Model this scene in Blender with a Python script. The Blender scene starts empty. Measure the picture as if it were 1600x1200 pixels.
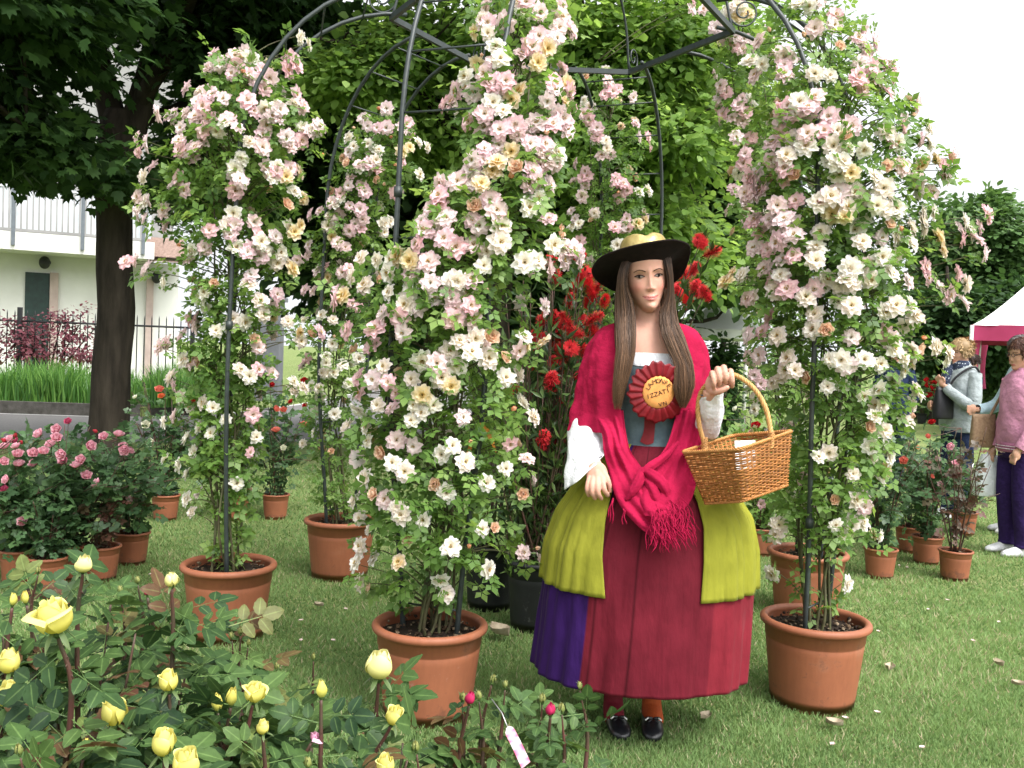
import bpy, math, random
import numpy as np
from mathutils import Vector, Matrix, Quaternion
random.seed(7)
RNG = np.random.default_rng(11)
C = bpy.context.scene.collection
SC = bpy.context.scene
R = math.radians

# ---------------------------------------------------------------- camera
FPX = 1450.0; CAMH = 1.30
PITCH = math.atan(50 / FPX); ROLL = R(2.2)
_f = np.array([0, math.cos(PITCH), -math.sin(PITCH)])
_r0 = np.array([1.0, 0, 0]); _u0 = np.array([0, math.sin(PITCH), math.cos(PITCH)])
_r = math.cos(ROLL) * _r0 + math.sin(ROLL) * _u0
_u = -math.sin(ROLL) * _r0 + math.cos(ROLL) * _u0
cam_data = bpy.data.cameras.new('camera'); cam = bpy.data.objects.new('camera', cam_data); C.objects.link(cam)
cam.matrix_world = Matrix(((_r[0], _u[0], -_f[0], 0), (_r[1], _u[1], -_f[1], 0), (_r[2], _u[2], -_f[2], CAMH), (0, 0, 0, 1)))
cam_data.sensor_width = 36; cam_data.lens = FPX / 1600 * 36
cam_data.clip_start = 0.05; cam_data.clip_end = 600
SC.camera = cam

def W(px, py, Y):
    """point of the place seen at photo pixel (px,py), Y metres ahead"""
    d = _f + (px - 800) / FPX * _r + (600 - py) / FPX * _u
    t = Y / d[1]
    return np.array([0, 0, CAMH]) + d * t
def WG(px, py):
    """ground point seen at a photo pixel"""
    d = _f + (px - 800) / FPX * _r + (600 - py) / FPX * _u
    t = -CAMH / d[2]
    return np.array([0, 0, CAMH]) + d * t

# ---------------------------------------------------------------- light
SUN_EL, SUN_AZ = R(56), R(140)      # azimuth clockwise from +Y: behind and right of the camera
w = bpy.data.worlds.new('World'); SC.world = w; w.use_nodes = True
nt = w.node_tree; bg = nt.nodes['Background']
sky = nt.nodes.new('ShaderNodeTexSky'); sky.sky_type = 'NISHITA'; sky.sun_disc = False
sky.sun_elevation = SUN_EL; sky.sun_rotation = SUN_AZ; sky.air_density = 1.0; sky.dust_density = 6.0; sky.ozone_density = 1.0
hs = nt.nodes.new('ShaderNodeHueSaturation'); hs.inputs['Saturation'].default_value = 0.12; hs.inputs['Value'].default_value = 2.9
nt.links.new(sky.outputs[0], hs.inputs['Color'])
cl = nt.nodes.new('ShaderNodeMix'); cl.data_type = 'RGBA'; cl.blend_type = 'LIGHTEN'; cl.inputs[0].default_value = 1.0; cl.clamp_result = False; cl.inputs[7].default_value = (7.0, 7.2, 7.4, 1)   # even white cloud cover
nt.links.new(hs.outputs[0], cl.inputs[6]); nt.links.new(cl.outputs[2], bg.inputs[0])
bg.inputs[1].default_value = 0.15
sun_d = bpy.data.lights.new('sun', 'SUN'); sun_d.energy = 1.1; sun_d.angle = R(20); sun_d.color = (1.0, 0.95, 0.88)
sun = bpy.data.objects.new('sun', sun_d); C.objects.link(sun)
sdir = Vector((math.sin(SUN_AZ) * math.cos(SUN_EL), math.cos(SUN_AZ) * math.cos(SUN_EL), math.sin(SUN_EL)))
sun.rotation_euler = sdir.to_track_quat('Z', 'Y').to_euler()
SC.view_settings.view_transform = 'Standard'; SC.view_settings.look = 'None'
SC.view_settings.exposure = 0.0; SC.view_settings.gamma = 1.0

# ---------------------------------------------------------------- mesh helpers
def arr(x): return np.asarray(x, dtype=float)
class G:
    def __init__(s): s.V = []; s.F = []; s.C = []; s.n = 0; s.hascol = False
    def add(s, V, F, col=None):
        V = arr(V).reshape(-1, 3)
        if len(V) == 0: return s
        if isinstance(F, np.ndarray): F = [F]
        elif len(F) and not isinstance(F[0], np.ndarray):
            d = {}
            for f in F: d.setdefault(len(f), []).append(f)
            F = [np.array(v) for v in d.values()]
        for f in F: s.F.append(f.astype(np.int64) + s.n)
        s.V.append(V); s.n += len(V)
        if col is None: c = np.full((len(V), 4), 0.5); c[:, 3] = 1
        else:
            s.hascol = True
            c = np.ones((len(V), 4)); col = arr(col)
            if col.ndim == 0: c[:, :3] = col
            elif col.ndim == 1 and len(col) == 3 and len(V) != 3: c[:, :3] = col
            elif col.ndim == 1 and len(col) == len(V): c[:, :3] = col[:, None]
            elif col.ndim == 1: c[:, :3] = col[:3]
            else: c[:, :col.shape[1]] = col
        s.C.append(c); return s
    def merge(s, g):
        for f in g.F: s.F.append(f + s.n)
        s.V += g.V; s.C += g.C; s.n += g.n; s.hascol |= g.hascol; return s
    def verts(s): return np.concatenate(s.V)
    def map(s, fn):
        V = s.verts(); s.V = [arr(fn(V))]; s.C = [np.concatenate(s.C)]; return s
    def mesh(s, name, off=(0, 0, 0), smooth=True):
        V = s.verts() - arr(off); me = bpy.data.meshes.new(name)
        me.vertices.add(len(V)); me.vertices.foreach_set('co', V.astype(np.float32).ravel())
        nl = sum(f.size for f in s.F); nf = sum(len(f) for f in s.F)
        me.loops.add(nl); me.polygons.add(nf)
        me.loops.foreach_set('vertex_index', np.concatenate([f.ravel() for f in s.F]).astype(np.int32))
        tot = np.concatenate([np.full(len(f), f.shape[1]) for f in s.F]); st = np.concatenate([[0], np.cumsum(tot)[:-1]])
        me.polygons.foreach_set('loop_start', st.astype(np.int32))
        me.polygons.foreach_set('use_smooth', np.full(nf, smooth))
        me.update(calc_edges=True)
        if s.hascol:
            a = me.color_attributes.new('Col', 'FLOAT_COLOR', 'POINT')
            a.data.foreach_set('color', np.concatenate(s.C).astype(np.float32).ravel())
        return me

WL = {}
def tag(o, label=None, cat=None, group=None, kind=None):
    if label: o['label'] = label
    if cat: o['category'] = cat
    if group: o['group'] = group
    if kind: o['kind'] = kind
    return o
def thing(name, label, cat, loc, group=None):
    o = bpy.data.objects.new(name, None); C.objects.link(o); o.location = Vector(loc); o.empty_display_size = .1
    WL[o.name] = arr(loc); return tag(o, label, cat, group)
def part(name, g, mat, parent, label=None, smooth=True, kind=None):
    off = WL[parent.name]; me = g.mesh(name, off, smooth) if isinstance(g, G) else g
    o = bpy.data.objects.new(name, me); C.objects.link(o); o.parent = parent; WL[o.name] = off
    if mat: me.materials.append(mat)
    if label: o['label'] = label
    if kind: o['kind'] = kind
    return o
def solo(name, g, mat, label, cat, group=None, kind=None, smooth=True):
    V = g.verts(); off = np.array([(V[:, 0].min() + V[:, 0].max()) / 2, (V[:, 1].min() + V[:, 1].max()) / 2, V[:, 2].min()])
    o = bpy.data.objects.new(name, g.mesh(name, off, smooth)); C.objects.link(o); o.location = off; WL[o.name] = off
    o.data.materials.append(mat); return tag(o, label, cat, group, kind)
def setting(name, g, mat, smooth=False, kind='structure', label=None, cat=None):
    o = bpy.data.objects.new(name, g.mesh(name, smooth=smooth)); C.objects.link(o); WL[o.name] = arr((0, 0, 0))
    o.data.materials.append(mat); return tag(o, label, cat, None, kind)
def inst(name, me, parent, loc, quat=None, scale=1.0, label=None):
    o = bpy.data.objects.new(name, me); C.objects.link(o); o.parent = parent
    o.location = Vector(arr(loc) - WL[parent.name]) if parent else Vector(loc)
    if quat: o.rotation_mode = 'QUATERNION'; o.rotation_quaternion = quat
    o.scale = (scale,) * 3
    WL[o.name] = arr(loc)
    if label: o['label'] = label
    return o

def norm(v):
    v = arr(v); return v / np.maximum(np.linalg.norm(v, axis=-1, keepdims=True), 1e-9)
def crom(P, n):
    """Catmull-Rom resample through points (k,d) -> (n,d)"""
    P = arr(P); k = len(P)
    if k < 3:
        t = np.linspace(0, 1, n)[:, None]; return P[0] * (1 - t) + P[-1] * t
    Q = np.vstack([2 * P[0] - P[1], P, 2 * P[-1] - P[-2]])
    t = np.linspace(0, k - 1, n); i = np.minimum(t.astype(int), k - 2); u = (t - i)[:, None]
    a, b, c, d = Q[i], Q[i + 1], Q[i + 2], Q[i + 3]
    return 0.5 * (2 * b + (c - a) * u + (2 * a - 5 * b + 4 * c - d) * u**2 + (3 * b - a - 3 * c + d) * u**3)
def gridF(nu, nv, wrap_v=False):
    i = np.arange(nu - 1)[:, None]; j = np.arange(nv if wrap_v else nv - 1)[None, :]; j2 = (j + 1) % nv
    return np.stack([i * nv + j, i * nv + j2, (i + 1) * nv + j2, (i + 1) * nv + j], -1).reshape(-1, 4)
def tube(P, rad, sides=6, g=None, col=None, caps=True, smooth_n=None):
    P = arr(P); rad = np.broadcast_to(arr(rad), (len(P),)).copy() if np.ndim(rad) < 2 else arr(rad)
    if smooth_n:
        PR = crom(np.column_stack([P, rad]), smooth_n); P, rad = PR[:, :3], np.maximum(PR[:, 3], 1e-4)
    T = norm(np.gradient(P, axis=0)); a = np.array([0, 0, 1.0]) if abs(T[0][2]) < .9 else np.array([1.0, 0, 0])
    N = [norm(np.cross(T[0], a))]
    for i in range(1, len(P)):
        n = N[-1] - T[i] * np.dot(N[-1], T[i]); N.append(norm(n))
    N = np.array(N); B = np.cross(T, N)
    th = np.arange(sides) / sides * 2 * math.pi
    V = P[:, None] + rad[:, None, None] * (np.cos(th)[None, :, None] * N[:, None] + np.sin(th)[None, :, None] * B[:, None])
    V = V.reshape(-1, 3); F = [gridF(len(P), sides, True)]
    g = g or G()
    if caps: F += [np.arange(sides)[::-1][None], (np.arange(sides) + (len(P) - 1) * sides)[None]]
    c = None
    if col is not None:
        col = arr(col); c = np.repeat(col, sides, axis=0) if col.ndim == 2 else np.tile(col, (len(V), 1)) if col.ndim == 1 else col
    g.add(V, F, c); return g
def box(a, b, g=None, col=None):
    (x0, y0, z0), (x1, y1, z1) = a, b
    V = [(x0, y0, z0), (x1, y0, z0), (x1, y1, z0), (x0, y1, z0), (x0, y0, z1), (x1, y0, z1), (x1, y1, z1), (x0, y1, z1)]
    F = np.array([(0, 3, 2, 1), (4, 5, 6, 7), (0, 1, 5, 4), (1, 2, 6, 5), (2, 3, 7, 6), (3, 0, 4, 7)])
    g = g or G(); g.add(V, F, col); return g
def obox(p0, p1, thick, z0, z1, g=None, col=None):
    """upright slab from p0 to p1 (xy), thickness to the back (left of direction)"""
    p0, p1 = arr(p0)[:2], arr(p1)[:2]; d = norm(p1 - p0); n = np.array([-d[1], d[0]]) * thick
    q = [p0, p1, p1 + n, p0 + n]
    V = [(*p, z0) for p in q] + [(*p, z1) for p in q]
    F = np.array([(0, 3, 2, 1), (4, 5, 6, 7), (0, 1, 5, 4), (1, 2, 6, 5), (2, 3, 7, 6), (3, 0, 4, 7)])
    g = g or G(); g.add(V, F, col); return g
def lathe(prof, n=48, g=None, c=(0, 0, 0), col=None):
    prof = arr(prof); th = np.arange(n) / n * 2 * math.pi
    V = np.stack([prof[:, 0][:, None] * np.cos(th), prof[:, 0][:, None] * np.sin(th), np.repeat(prof[:, 1][:, None], n, 1)], -1).reshape(-1, 3) + arr(c)
    g = g or G(); g.add(V, gridF(len(prof), n, True)[:, ::-1], col); return g
def ell(c, r, g=None, nu=14, nv=18, col=None, rot=None):
    u = np.linspace(0, math.pi, nu); v = np.arange(nv) / nv * 2 * math.pi
    V = np.stack([np.sin(u)[:, None] * np.cos(v), np.sin(u)[:, None] * np.sin(v), np.repeat(np.cos(u)[:, None], nv, 1)], -1).reshape(-1, 3) * arr(r)
    if rot is not None: V = V @ np.array(rot).T
    g = g or G(); g.add(V + arr(c), gridF(nu, nv, True)[:, ::-1], col); return g
def lerp_tab(tab, x):
    tab = arr(tab); return np.array([np.interp(x, tab[:, 0], tab[:, k]) for k in range(1, tab.shape[1])])
def vnoise(P, s=1.0, seed=0):
    """cheap smooth pseudo noise in [-1,1] from sums of sines"""
    P = arr(P) * s; r = np.random.default_rng(seed); o = 0
    for k in range(5):
        d = r.normal(size=3); o = o + np.sin(P @ d * (1 + .5 * k) + r.uniform(0, 6.28)) / (1 + .4 * k)
    return o / 2.6

# leaf templates: length along +Y, normal +Z
LEAF5 = (arr([(0, 0, 0), (.36, .34, .07), (.3, .68, .05), (0, 1, -.06), (-.3, .68, .05), (-.36, .34, .07), (0, .5, -.01)]),
         np.array([(0, 1, 2, 6), (6, 2, 3, 4), (0, 6, 4, 5)]))
LEAF2 = (arr([(0, 0, 0), (.34, .45, .06), (0, 1, -.04), (-.34, .45, .06), (0, .48, 0)]), np.array([(0, 1, 2, 4), (0, 4, 2, 3)]))
def serr_leaf(n=9, w=.27):
    V = [(0, y, -.03 * y * y) for y in np.linspace(0, 1, n)]
    L = []; Rr = []
    for i, y in enumerate(np.linspace(0, 1, n)):
        ww = w * math.sin(math.pi * min(1, y ** .8)) ** .7 * (1 + (.10 if i % 2 else -.03)) if 0 < i < n - 1 else 0
        L.append((-ww, y + .02, .16 * ww / w * .5 - .09 * y * y)); Rr.append((ww, y + .02, .16 * ww / w * .5 - .09 * y * y))
    V = V + L + Rr; F = []
    for i in range(n - 1):
        F.append((i, i + 1, n + i + 1, n + i)); F.append((i + 1, i, 2 * n + i, 2 * n + i + 1))
    return arr(V), np.array(F)
SERR = serr_leaf()
MAPLE = (arr([(0, 0, 0), (.3, .05, .02), (.5, .35, 0), (.28, .42, .03), (.3, .75, 0), (.1, .68, .02), (0, 1, -.04), (-.1, .68, .02), (-.3, .75, 0), (-.28, .42, .03), (-.5, .35, 0), (-.3, .05, .02), (0, .42, -.02)]),
         np.array([(0, 1, 2, 12), (12, 2, 3, 12), (12, 3, 4, 5), (12, 5, 6, 7), (12, 7, 8, 9), (12, 9, 10, 12), (0, 12, 10, 11)]))
MAPLE = (MAPLE[0], np.array([(0, 1, 3, 12), (1, 2, 3, 3), (12, 3, 5, 6), (3, 4, 5, 5), (12, 6, 7, 9), (7, 8, 9, 9), (0, 12, 9, 11), (9, 10, 11, 11)]))
MAPLE = (MAPLE[0], [np.array([(0, 1, 3, 12), (12, 3, 5, 6), (12, 6, 7, 9), (0, 12, 9, 11)]), np.array([(1, 2, 3), (3, 4, 5), (7, 8, 9), (9, 10, 11)])])
def compound(tmpl, pairs=2, L=1.0, ls=.42, ws=1.0):
    """pinnate leaf: terminal leaflet + pairs, total length ~L"""
    V0, F0 = tmpl; Vs = []; Fs = []; n = 0
    items = [(0, L - ls, 0, 1.0)]
    for k in range(pairs):
        y = (L - ls) * (1 - .5 * k) - .04
        items += [(.02, y, -R(68), .86 - .1 * k), (-.02, y, R(68), .86 - .1 * k)]
    for x, y, a, s in items:
        ca, sa = math.cos(a), math.sin(a); v = V0 * ls * s * arr((ws, 1, 1))
        v = np.column_stack([v[:, 0] * ca - v[:, 1] * sa + x, v[:, 0] * sa + v[:, 1] * ca + y, v[:, 2] - .12 * abs(v[:, 0] * ca - v[:, 1] * sa) ** 1.2])
        Vs.append(v); Fs.append(F0 + n); n += len(v)
    # rachis: thin quad
    Vs.append(arr([(-.008, 0, 0), (.008, 0, 0), (.006, L - ls, 0), (-.006, L - ls, 0)])); Fs.append(np.array([[0, 1, 2, 3]]) + n)
    return np.concatenate(Vs), np.concatenate(Fs)
ROSELEAF = compound(LEAF2, 2); ROSELEAF_HI = compound(SERR, 2, 1.0, .42, 1.15)
RIB_HI = np.minimum(1, np.concatenate([np.tile(np.concatenate([np.zeros(9), np.ones(18)]), 5), np.zeros(4)]))
ROSELEAF3 = compound(LEAF5, 2, 1.0, .44, 1.1)
def scatter(tmpl, P, D, N, S, g=None, shade=None, wscale=1.0, rib=None):
    """place template at P, pointing D, normal N, size S (arrays). shade -> Col"""
    V0, F0 = tmpl; P, D, N = arr(P), norm(D), arr(N); m = len(P)
    if m == 0: return g or G()
    S = np.broadcast_to(arr(S), (m,))
    X = norm(np.cross(D, N)); N = np.cross(X, D)
    V = P[:, None] + S[:, None, None] * (V0[None, :, 0, None] * X[:, None] * wscale + V0[None, :, 1, None] * D[:, None] + V0[None, :, 2, None] * N[:, None])
    if not isinstance(F0, list): F0 = [F0]
    off = (np.arange(m) * len(V0))[:, None, None]
    Fs = [(f[None] + off).reshape(-1, f.shape[1]) for f in F0]
    if shade is None: shade = RNG.random(m)
    c = np.repeat(np.column_stack([shade, RNG.random(m), RNG.random(m)]), len(V0), axis=0)
    if rib is not None: c[:, 2] = np.tile(rib, m)
    g = g or G(); g.add(V.reshape(-1, 3), Fs, c); return g
def rdir(n, up=0.0, rng=None):
    d = (rng or RNG).normal(size=(n, 3)); d = norm(d); d[:, 2] += up; return norm(d)

# ---------------------------------------------------------------- materials
MATS = {}
def new_mat(name):
    m = bpy.data.materials.new(name); m.use_nodes = True; MATS[name] = m
    return m, m.node_tree, m.node_tree.nodes['Principled BSDF']
def ramp(nt, fac, stops):
    r = nt.nodes.new('ShaderNodeValToRGB'); nt.links.new(fac, r.inputs[0]); e = r.color_ramp.elements
    while len(e) > 1: e.remove(e[0])
    e[0].position = stops[0][0]; e[0].color = (*stops[0][1], 1)
    for p, c in stops[1:]: x = e.new(p); x.color = (*c, 1)
    return r.outputs[0]
def noise_n(nt, scale, detail=4, coord='Object', stretch=None, rough=.55):
    tc = nt.nodes.new('ShaderNodeTexCoord'); n = nt.nodes.new('ShaderNodeTexNoise'); n.inputs['Scale'].default_value = scale; n.inputs['Detail'].default_value = detail; n.inputs['Roughness'].default_value = rough
    if stretch:
        mp = nt.nodes.new('ShaderNodeMapping'); mp.inputs['Scale'].default_value = stretch; nt.links.new(tc.outputs[coord], mp.inputs[0]); nt.links.new(mp.outputs[0], n.inputs['Vector'])
    else: nt.links.new(tc.outputs[coord], n.inputs['Vector'])
    return n.outputs['Fac']
def bump(nt, b, h, strength=.3, dist=.01):
    n = nt.nodes.new('ShaderNodeBump'); n.inputs['Strength'].default_value = strength; n.inputs['Distance'].default_value = dist
    nt.links.new(h, n.inputs['Height']); nt.links.new(n.outputs[0], b.inputs['Normal']); return n
def mat(name, c1, c2=None, scale=20, rough=.6, spec=.4, bumps=0, bdist=.003, bscale=None, sheen=0, metallic=0, stretch=None, coat=0):
    m, nt, b = new_mat(name); c2 = c2 or tuple(x * .75 for x in c1)
    f = noise_n(nt, scale, 6, stretch=stretch); nt.links.new(ramp(nt, f, [(.32, c2), (.68, c1)]), b.inputs['Base Color'])
    b.inputs['Roughness'].default_value = rough; b.inputs['Specular IOR Level'].default_value = spec; b.inputs['Metallic'].default_value = metallic
    if bumps: bump(nt, b, noise_n(nt, bscale or scale * 3, 6, stretch=stretch), bumps, bdist)
    if sheen: b.inputs['Sheen Weight'].default_value = sheen; b.inputs['Sheen Roughness'].default_value = .4; b.inputs['Sheen Tint'].default_value = (*[min(1, x * 2 + .1) for x in c1], 1)
    if coat: b.inputs['Coat Weight'].default_value = coat
    return m
def leaf_mat(name, stops, rough=.45, trans=.35, tcol=None, spec=.4, rib=False):
    """colour varies per leaf (attribute), part of the light passes through"""
    m, nt, b = new_mat(name); a = nt.nodes.new('ShaderNodeVertexColor'); a.layer_name = 'Col'
    sp = nt.nodes.new('ShaderNodeSeparateColor'); nt.links.new(a.outputs[0], sp.inputs[0])
    col = ramp(nt, sp.outputs[0], stops)
    if rib:
        mx = nt.nodes.new('ShaderNodeMix'); mx.data_type = 'RGBA'; mx.blend_type = 'ADD'; nt.links.new(ramp(nt, sp.outputs[2], [(0, (1, 1, 1)), (.10, (.25, .25, .25)), (.16, (0, 0, 0))]), mx.inputs[0]); nt.links.new(col, mx.inputs[6]); mx.inputs[7].default_value = (.07, .10, .035, 1); col = mx.outputs[2]
        m2 = nt.nodes.new('ShaderNodeMix'); m2.data_type = 'RGBA'; m2.blend_type = 'MULTIPLY'; m2.inputs[0].default_value = .6; nt.links.new(col, m2.inputs[6]); nt.links.new(ramp(nt, noise_n(nt, 70, 5), [(.3, (.6, .62, .6)), (.65, (1.15, 1.15, 1.1))]), m2.inputs[7]); col = m2.outputs[2]
        bump(nt, b, noise_n(nt, 160, 3), .35, .002)
    nt.links.new(col, b.inputs['Base Color'])
    b.inputs['Roughness'].default_value = rough; b.inputs['Specular IOR Level'].default_value = spec
    t = nt.nodes.new('ShaderNodeBsdfTranslucent'); mx = nt.nodes.new('ShaderNodeMixShader'); mx.inputs[0].default_value = trans
    hsv = nt.nodes.new('ShaderNodeHueSaturation'); hsv.inputs['Hue'].default_value = .485; hsv.inputs['Saturation'].default_value = 1.1; hsv.inputs['Value'].default_value = 1.5
    nt.links.new(col, hsv.inputs['Color']); nt.links.new(hsv.outputs[0], t.inputs[0])
    nt.links.new(b.outputs[0], mx.inputs[1]); nt.links.new(t.outputs[0], mx.inputs[2])
    nt.links.new(mx.outputs[0], nt.nodes['Material Output'].inputs[0]); return m
def vcol_mat(name, rough=.6, spec=.3, trans=0, sss=0, sheen=0, bumps=0, bscale=200, bdist=.001, var=0, vscale=30):
    m, nt, b = new_mat(name); a = nt.nodes.new('ShaderNodeVertexColor'); a.layer_name = 'Col'; out = a.outputs[0]
    if var:
        mx = nt.nodes.new('ShaderNodeHueSaturation'); f = noise_n(nt, vscale, 6); mr = nt.nodes.new('ShaderNodeMapRange')
        mr.inputs[1].default_value = .3; mr.inputs[2].default_value = .7; mr.inputs[3].default_value = 1 - var; mr.inputs[4].default_value = 1 + var * .6
        nt.links.new(f, mr.inputs[0]); nt.links.new(mr.outputs[0], mx.inputs['Value']); nt.links.new(out, mx.inputs['Color']); out = mx.outputs[0]
    nt.links.new(out, b.inputs['Base Color']); b.inputs['Roughness'].default_value = rough; b.inputs['Specular IOR Level'].default_value = spec
    if sheen: b.inputs['Sheen Weight'].default_value = sheen; b.inputs['Sheen Roughness'].default_value = .35
    if sss: b.inputs['Subsurface Weight'].default_value = sss; b.inputs['Subsurface Radius'].default_value = (.012, .004, .002); b.inputs['Subsurface Scale'].default_value = 1.0
    if bumps: bump(nt, b, noise_n(nt, bscale, 5), bumps, bdist)
    if trans:
        t = nt.nodes.new('ShaderNodeBsdfTranslucent'); mx = nt.nodes.new('ShaderNodeMixShader'); mx.inputs[0].default_value = trans
        nt.links.new(out, t.inputs[0]); nt.links.new(b.outputs[0], mx.inputs[1]); nt.links.new(t.outputs[0], mx.inputs[2]); nt.links.new(mx.outputs[0], nt.nodes['Material Output'].inputs[0])
    return m

M_leaf_rose = leaf_mat('rose_leaf', [(0, (.06, .13, .03)), (.5, (.135, .245, .055)), (1, (.26, .38, .10))], .45, .46)
M_leaf_rose_dk = leaf_mat('rose_leaf_dark', [(0, (.03, .065, .028)), (.6, (.065, .13, .05)), (1, (.11, .19, .06))], .42, .28, spec=.35)
M_leaf_near = leaf_mat('garden_rose_leaf', [(0, (.018, .045, .018)), (.45, (.052, .102, .030)), (.78, (.088, .15, .042)), (.86, (.14, .19, .055)), (.93, (.11, .065, .03)), (1, (.095, .04, .025))], .46, .25, spec=.22, rib=True)
M_leaf_red = leaf_mat('young_rose_leaf', [(0, (.045, .07, .035)), (.5, (.09, .05, .03)), (1, (.14, .04, .035))], .4, .2)
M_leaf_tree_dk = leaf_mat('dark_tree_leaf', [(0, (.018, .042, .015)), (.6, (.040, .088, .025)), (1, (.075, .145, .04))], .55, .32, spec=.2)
M_leaf_linden = leaf_mat('linden_leaf', [(0, (.09, .17, .04)), (.5, (.18, .30, .07)), (1, (.32, .46, .14))], .5, .52)
M_leaf_mid = leaf_mat('tree_leaf', [(0, (.045, .095, .03)), (.5, (.08, .16, .045)), (1, (.13, .23, .07))], .5, .3)
M_leaf_bb = leaf_mat('bottlebrush_leaf', [(0, (.025, .055, .02)), (.6, (.06, .11, .03)), (1, (.13, .2, .05))], .4, .2)
M_leaf_purple = leaf_mat('purple_maple_leaf', [(0, (.08, .02, .03)), (.5, (.16, .045, .06)), (1, (.25, .09, .10))], .5, .3)
M_iris = leaf_mat('iris_leaf', [(0, (.05, .14, .03)), (.5, (.10, .24, .05)), (1, (.18, .34, .08))], .45, .35)
M_grass = leaf_mat('lawn_blade', [(0, (.105, .18, .065)), (.5, (.20, .305, .115)), (.85, (.29, .40, .17)), (.93, (.36, .33, .19)), (1, (.45, .40, .27))], .7, .4, spec=.1)
M_bark = mat('bark', (.055, .045, .035), (.018, .015, .012), 9, .9, .1, .9, .03, 14, stretch=(1, 1, .22))
M_cane = mat('green_cane', (.11, .12, .05), (.06, .045, .025), 25, .6)
M_cane_red = mat('red_cane', (.10, .035, .03), (.05, .045, .025), 20, .5)
M_pot = None
def pot_mat(name, c1, c2, dust):
    m, nt, b = new_mat(name); f = noise_n(nt, 7, 8); f2 = noise_n(nt, 60, 4, stretch=(1, 1, .15)); tc = nt.nodes.new('ShaderNodeTexCoord'); oi = nt.nodes.new('ShaderNodeObjectInfo'); va = nt.nodes.new('ShaderNodeVectorMath'); va.operation = 'ADD'
    nt.links.new(tc.outputs['Object'], va.inputs[0]); vm = nt.nodes.new('ShaderNodeVectorMath'); vm.operation = 'SCALE'; vm.inputs['Scale'].default_value = 40; nt.links.new(oi.outputs['Random'], vm.inputs[0]); nt.links.new(vm.outputs[0], va.inputs[1])
    for l in [l for l in nt.links if l.from_node.type == 'TEX_COORD' and l.to_node.type in ('TEX_NOISE', 'MAPPING')]: nt.links.new(va.outputs[0], l.to_socket)
    f3 = nt.nodes.new('ShaderNodeTexNoise'); f3.inputs['Scale'].default_value = 14; f3.inputs['Detail'].default_value = 9; f3.inputs['Roughness'].default_value = .7; nt.links.new(va.outputs[0], f3.inputs['Vector']); sz = nt.nodes.new('ShaderNodeSeparateXYZ'); nt.links.new(tc.outputs['Object'], sz.inputs[0])
    zr = nt.nodes.new('ShaderNodeMapRange'); zr.inputs[1].default_value = 0; zr.inputs[2].default_value = .09; zr.inputs[3].default_value = .16; zr.inputs[4].default_value = 0; nt.links.new(sz.outputs[2], zr.inputs[0]); ad = nt.nodes.new('ShaderNodeMath'); ad.operation = 'ADD'; nt.links.new(f3.outputs['Fac'], ad.inputs[0]); nt.links.new(zr.outputs[0], ad.inputs[1])
    spl = ramp(nt, ad.outputs[0], [(.60, (0, 0, 0)), (.70, (.7, .7, .7))]); lime = ramp(nt, f3.outputs['Fac'], [(.28, (.28, .28, .28)), (.37, (0, 0, 0))])
    c = ramp(nt, f, [(.3, c2), (.6, c1), (.8, dust)]); mx = nt.nodes.new('ShaderNodeMix'); mx.data_type = 'RGBA'; mx.blend_type = 'MULTIPLY'; mx.inputs[0].default_value = .35
    nt.links.new(c, mx.inputs[6]); nt.links.new(ramp(nt, f2, [(.35, (.75, .75, .75)), (.6, (1, 1, 1))]), mx.inputs[7]); 
    m3 = nt.nodes.new('ShaderNodeMix'); m3.data_type = 'RGBA'; nt.links.new(spl, m3.inputs[0]); nt.links.new(mx.outputs[2], m3.inputs[6]); m3.inputs[7].default_value = (*[x * .45 + .015 for x in c2], 1)
    m4 = nt.nodes.new('ShaderNodeMix'); m4.data_type = 'RGBA'; nt.links.new(lime, m4.inputs[0]); nt.links.new(m3.outputs[2], m4.inputs[6]); m4.inputs[7].default_value = (*[x * .6 + .22 for x in dust], 1); nt.links.new(m4.outputs[2], b.inputs['Base Color'])
    b.inputs['Roughness'].default_value = .55; b.inputs['Specular IOR Level'].default_value = .35; bump(nt, b, noise_n(nt, 40, 5, stretch=(1, 1, 3)), .12, .003); return m
M_pot = pot_mat('terracotta_plastic', (.30, .105, .052), (.25, .088, .045), (.34, .15, .09))
M_potblk = pot_mat('black_plastic', (.012, .014, .014), (.008, .009, .009), (.03, .03, .028))
M_soil = mat('potting_soil', (.06, .045, .035), (.018, .013, .01), 60, .95, .1, 1, .01, 120)
M_mulch = vcol_mat('bark_mulch', .9, .1, var=.3, vscale=150)
M_metal = mat('dark_green_steel', (.035, .046, .046), (.022, .028, .028), 40, .45, .5, .05)
M_black = mat('black_steel', (.012, .013, .015), (.008, .008, .01), 30, .5, .5)
M_petal = vcol_mat('petal', .55, .2, trans=.42, var=.05, vscale=60)
M_ypetal = vcol_mat('yellow_petal', .45, .3, trans=.25, var=.06, vscale=40)
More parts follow.
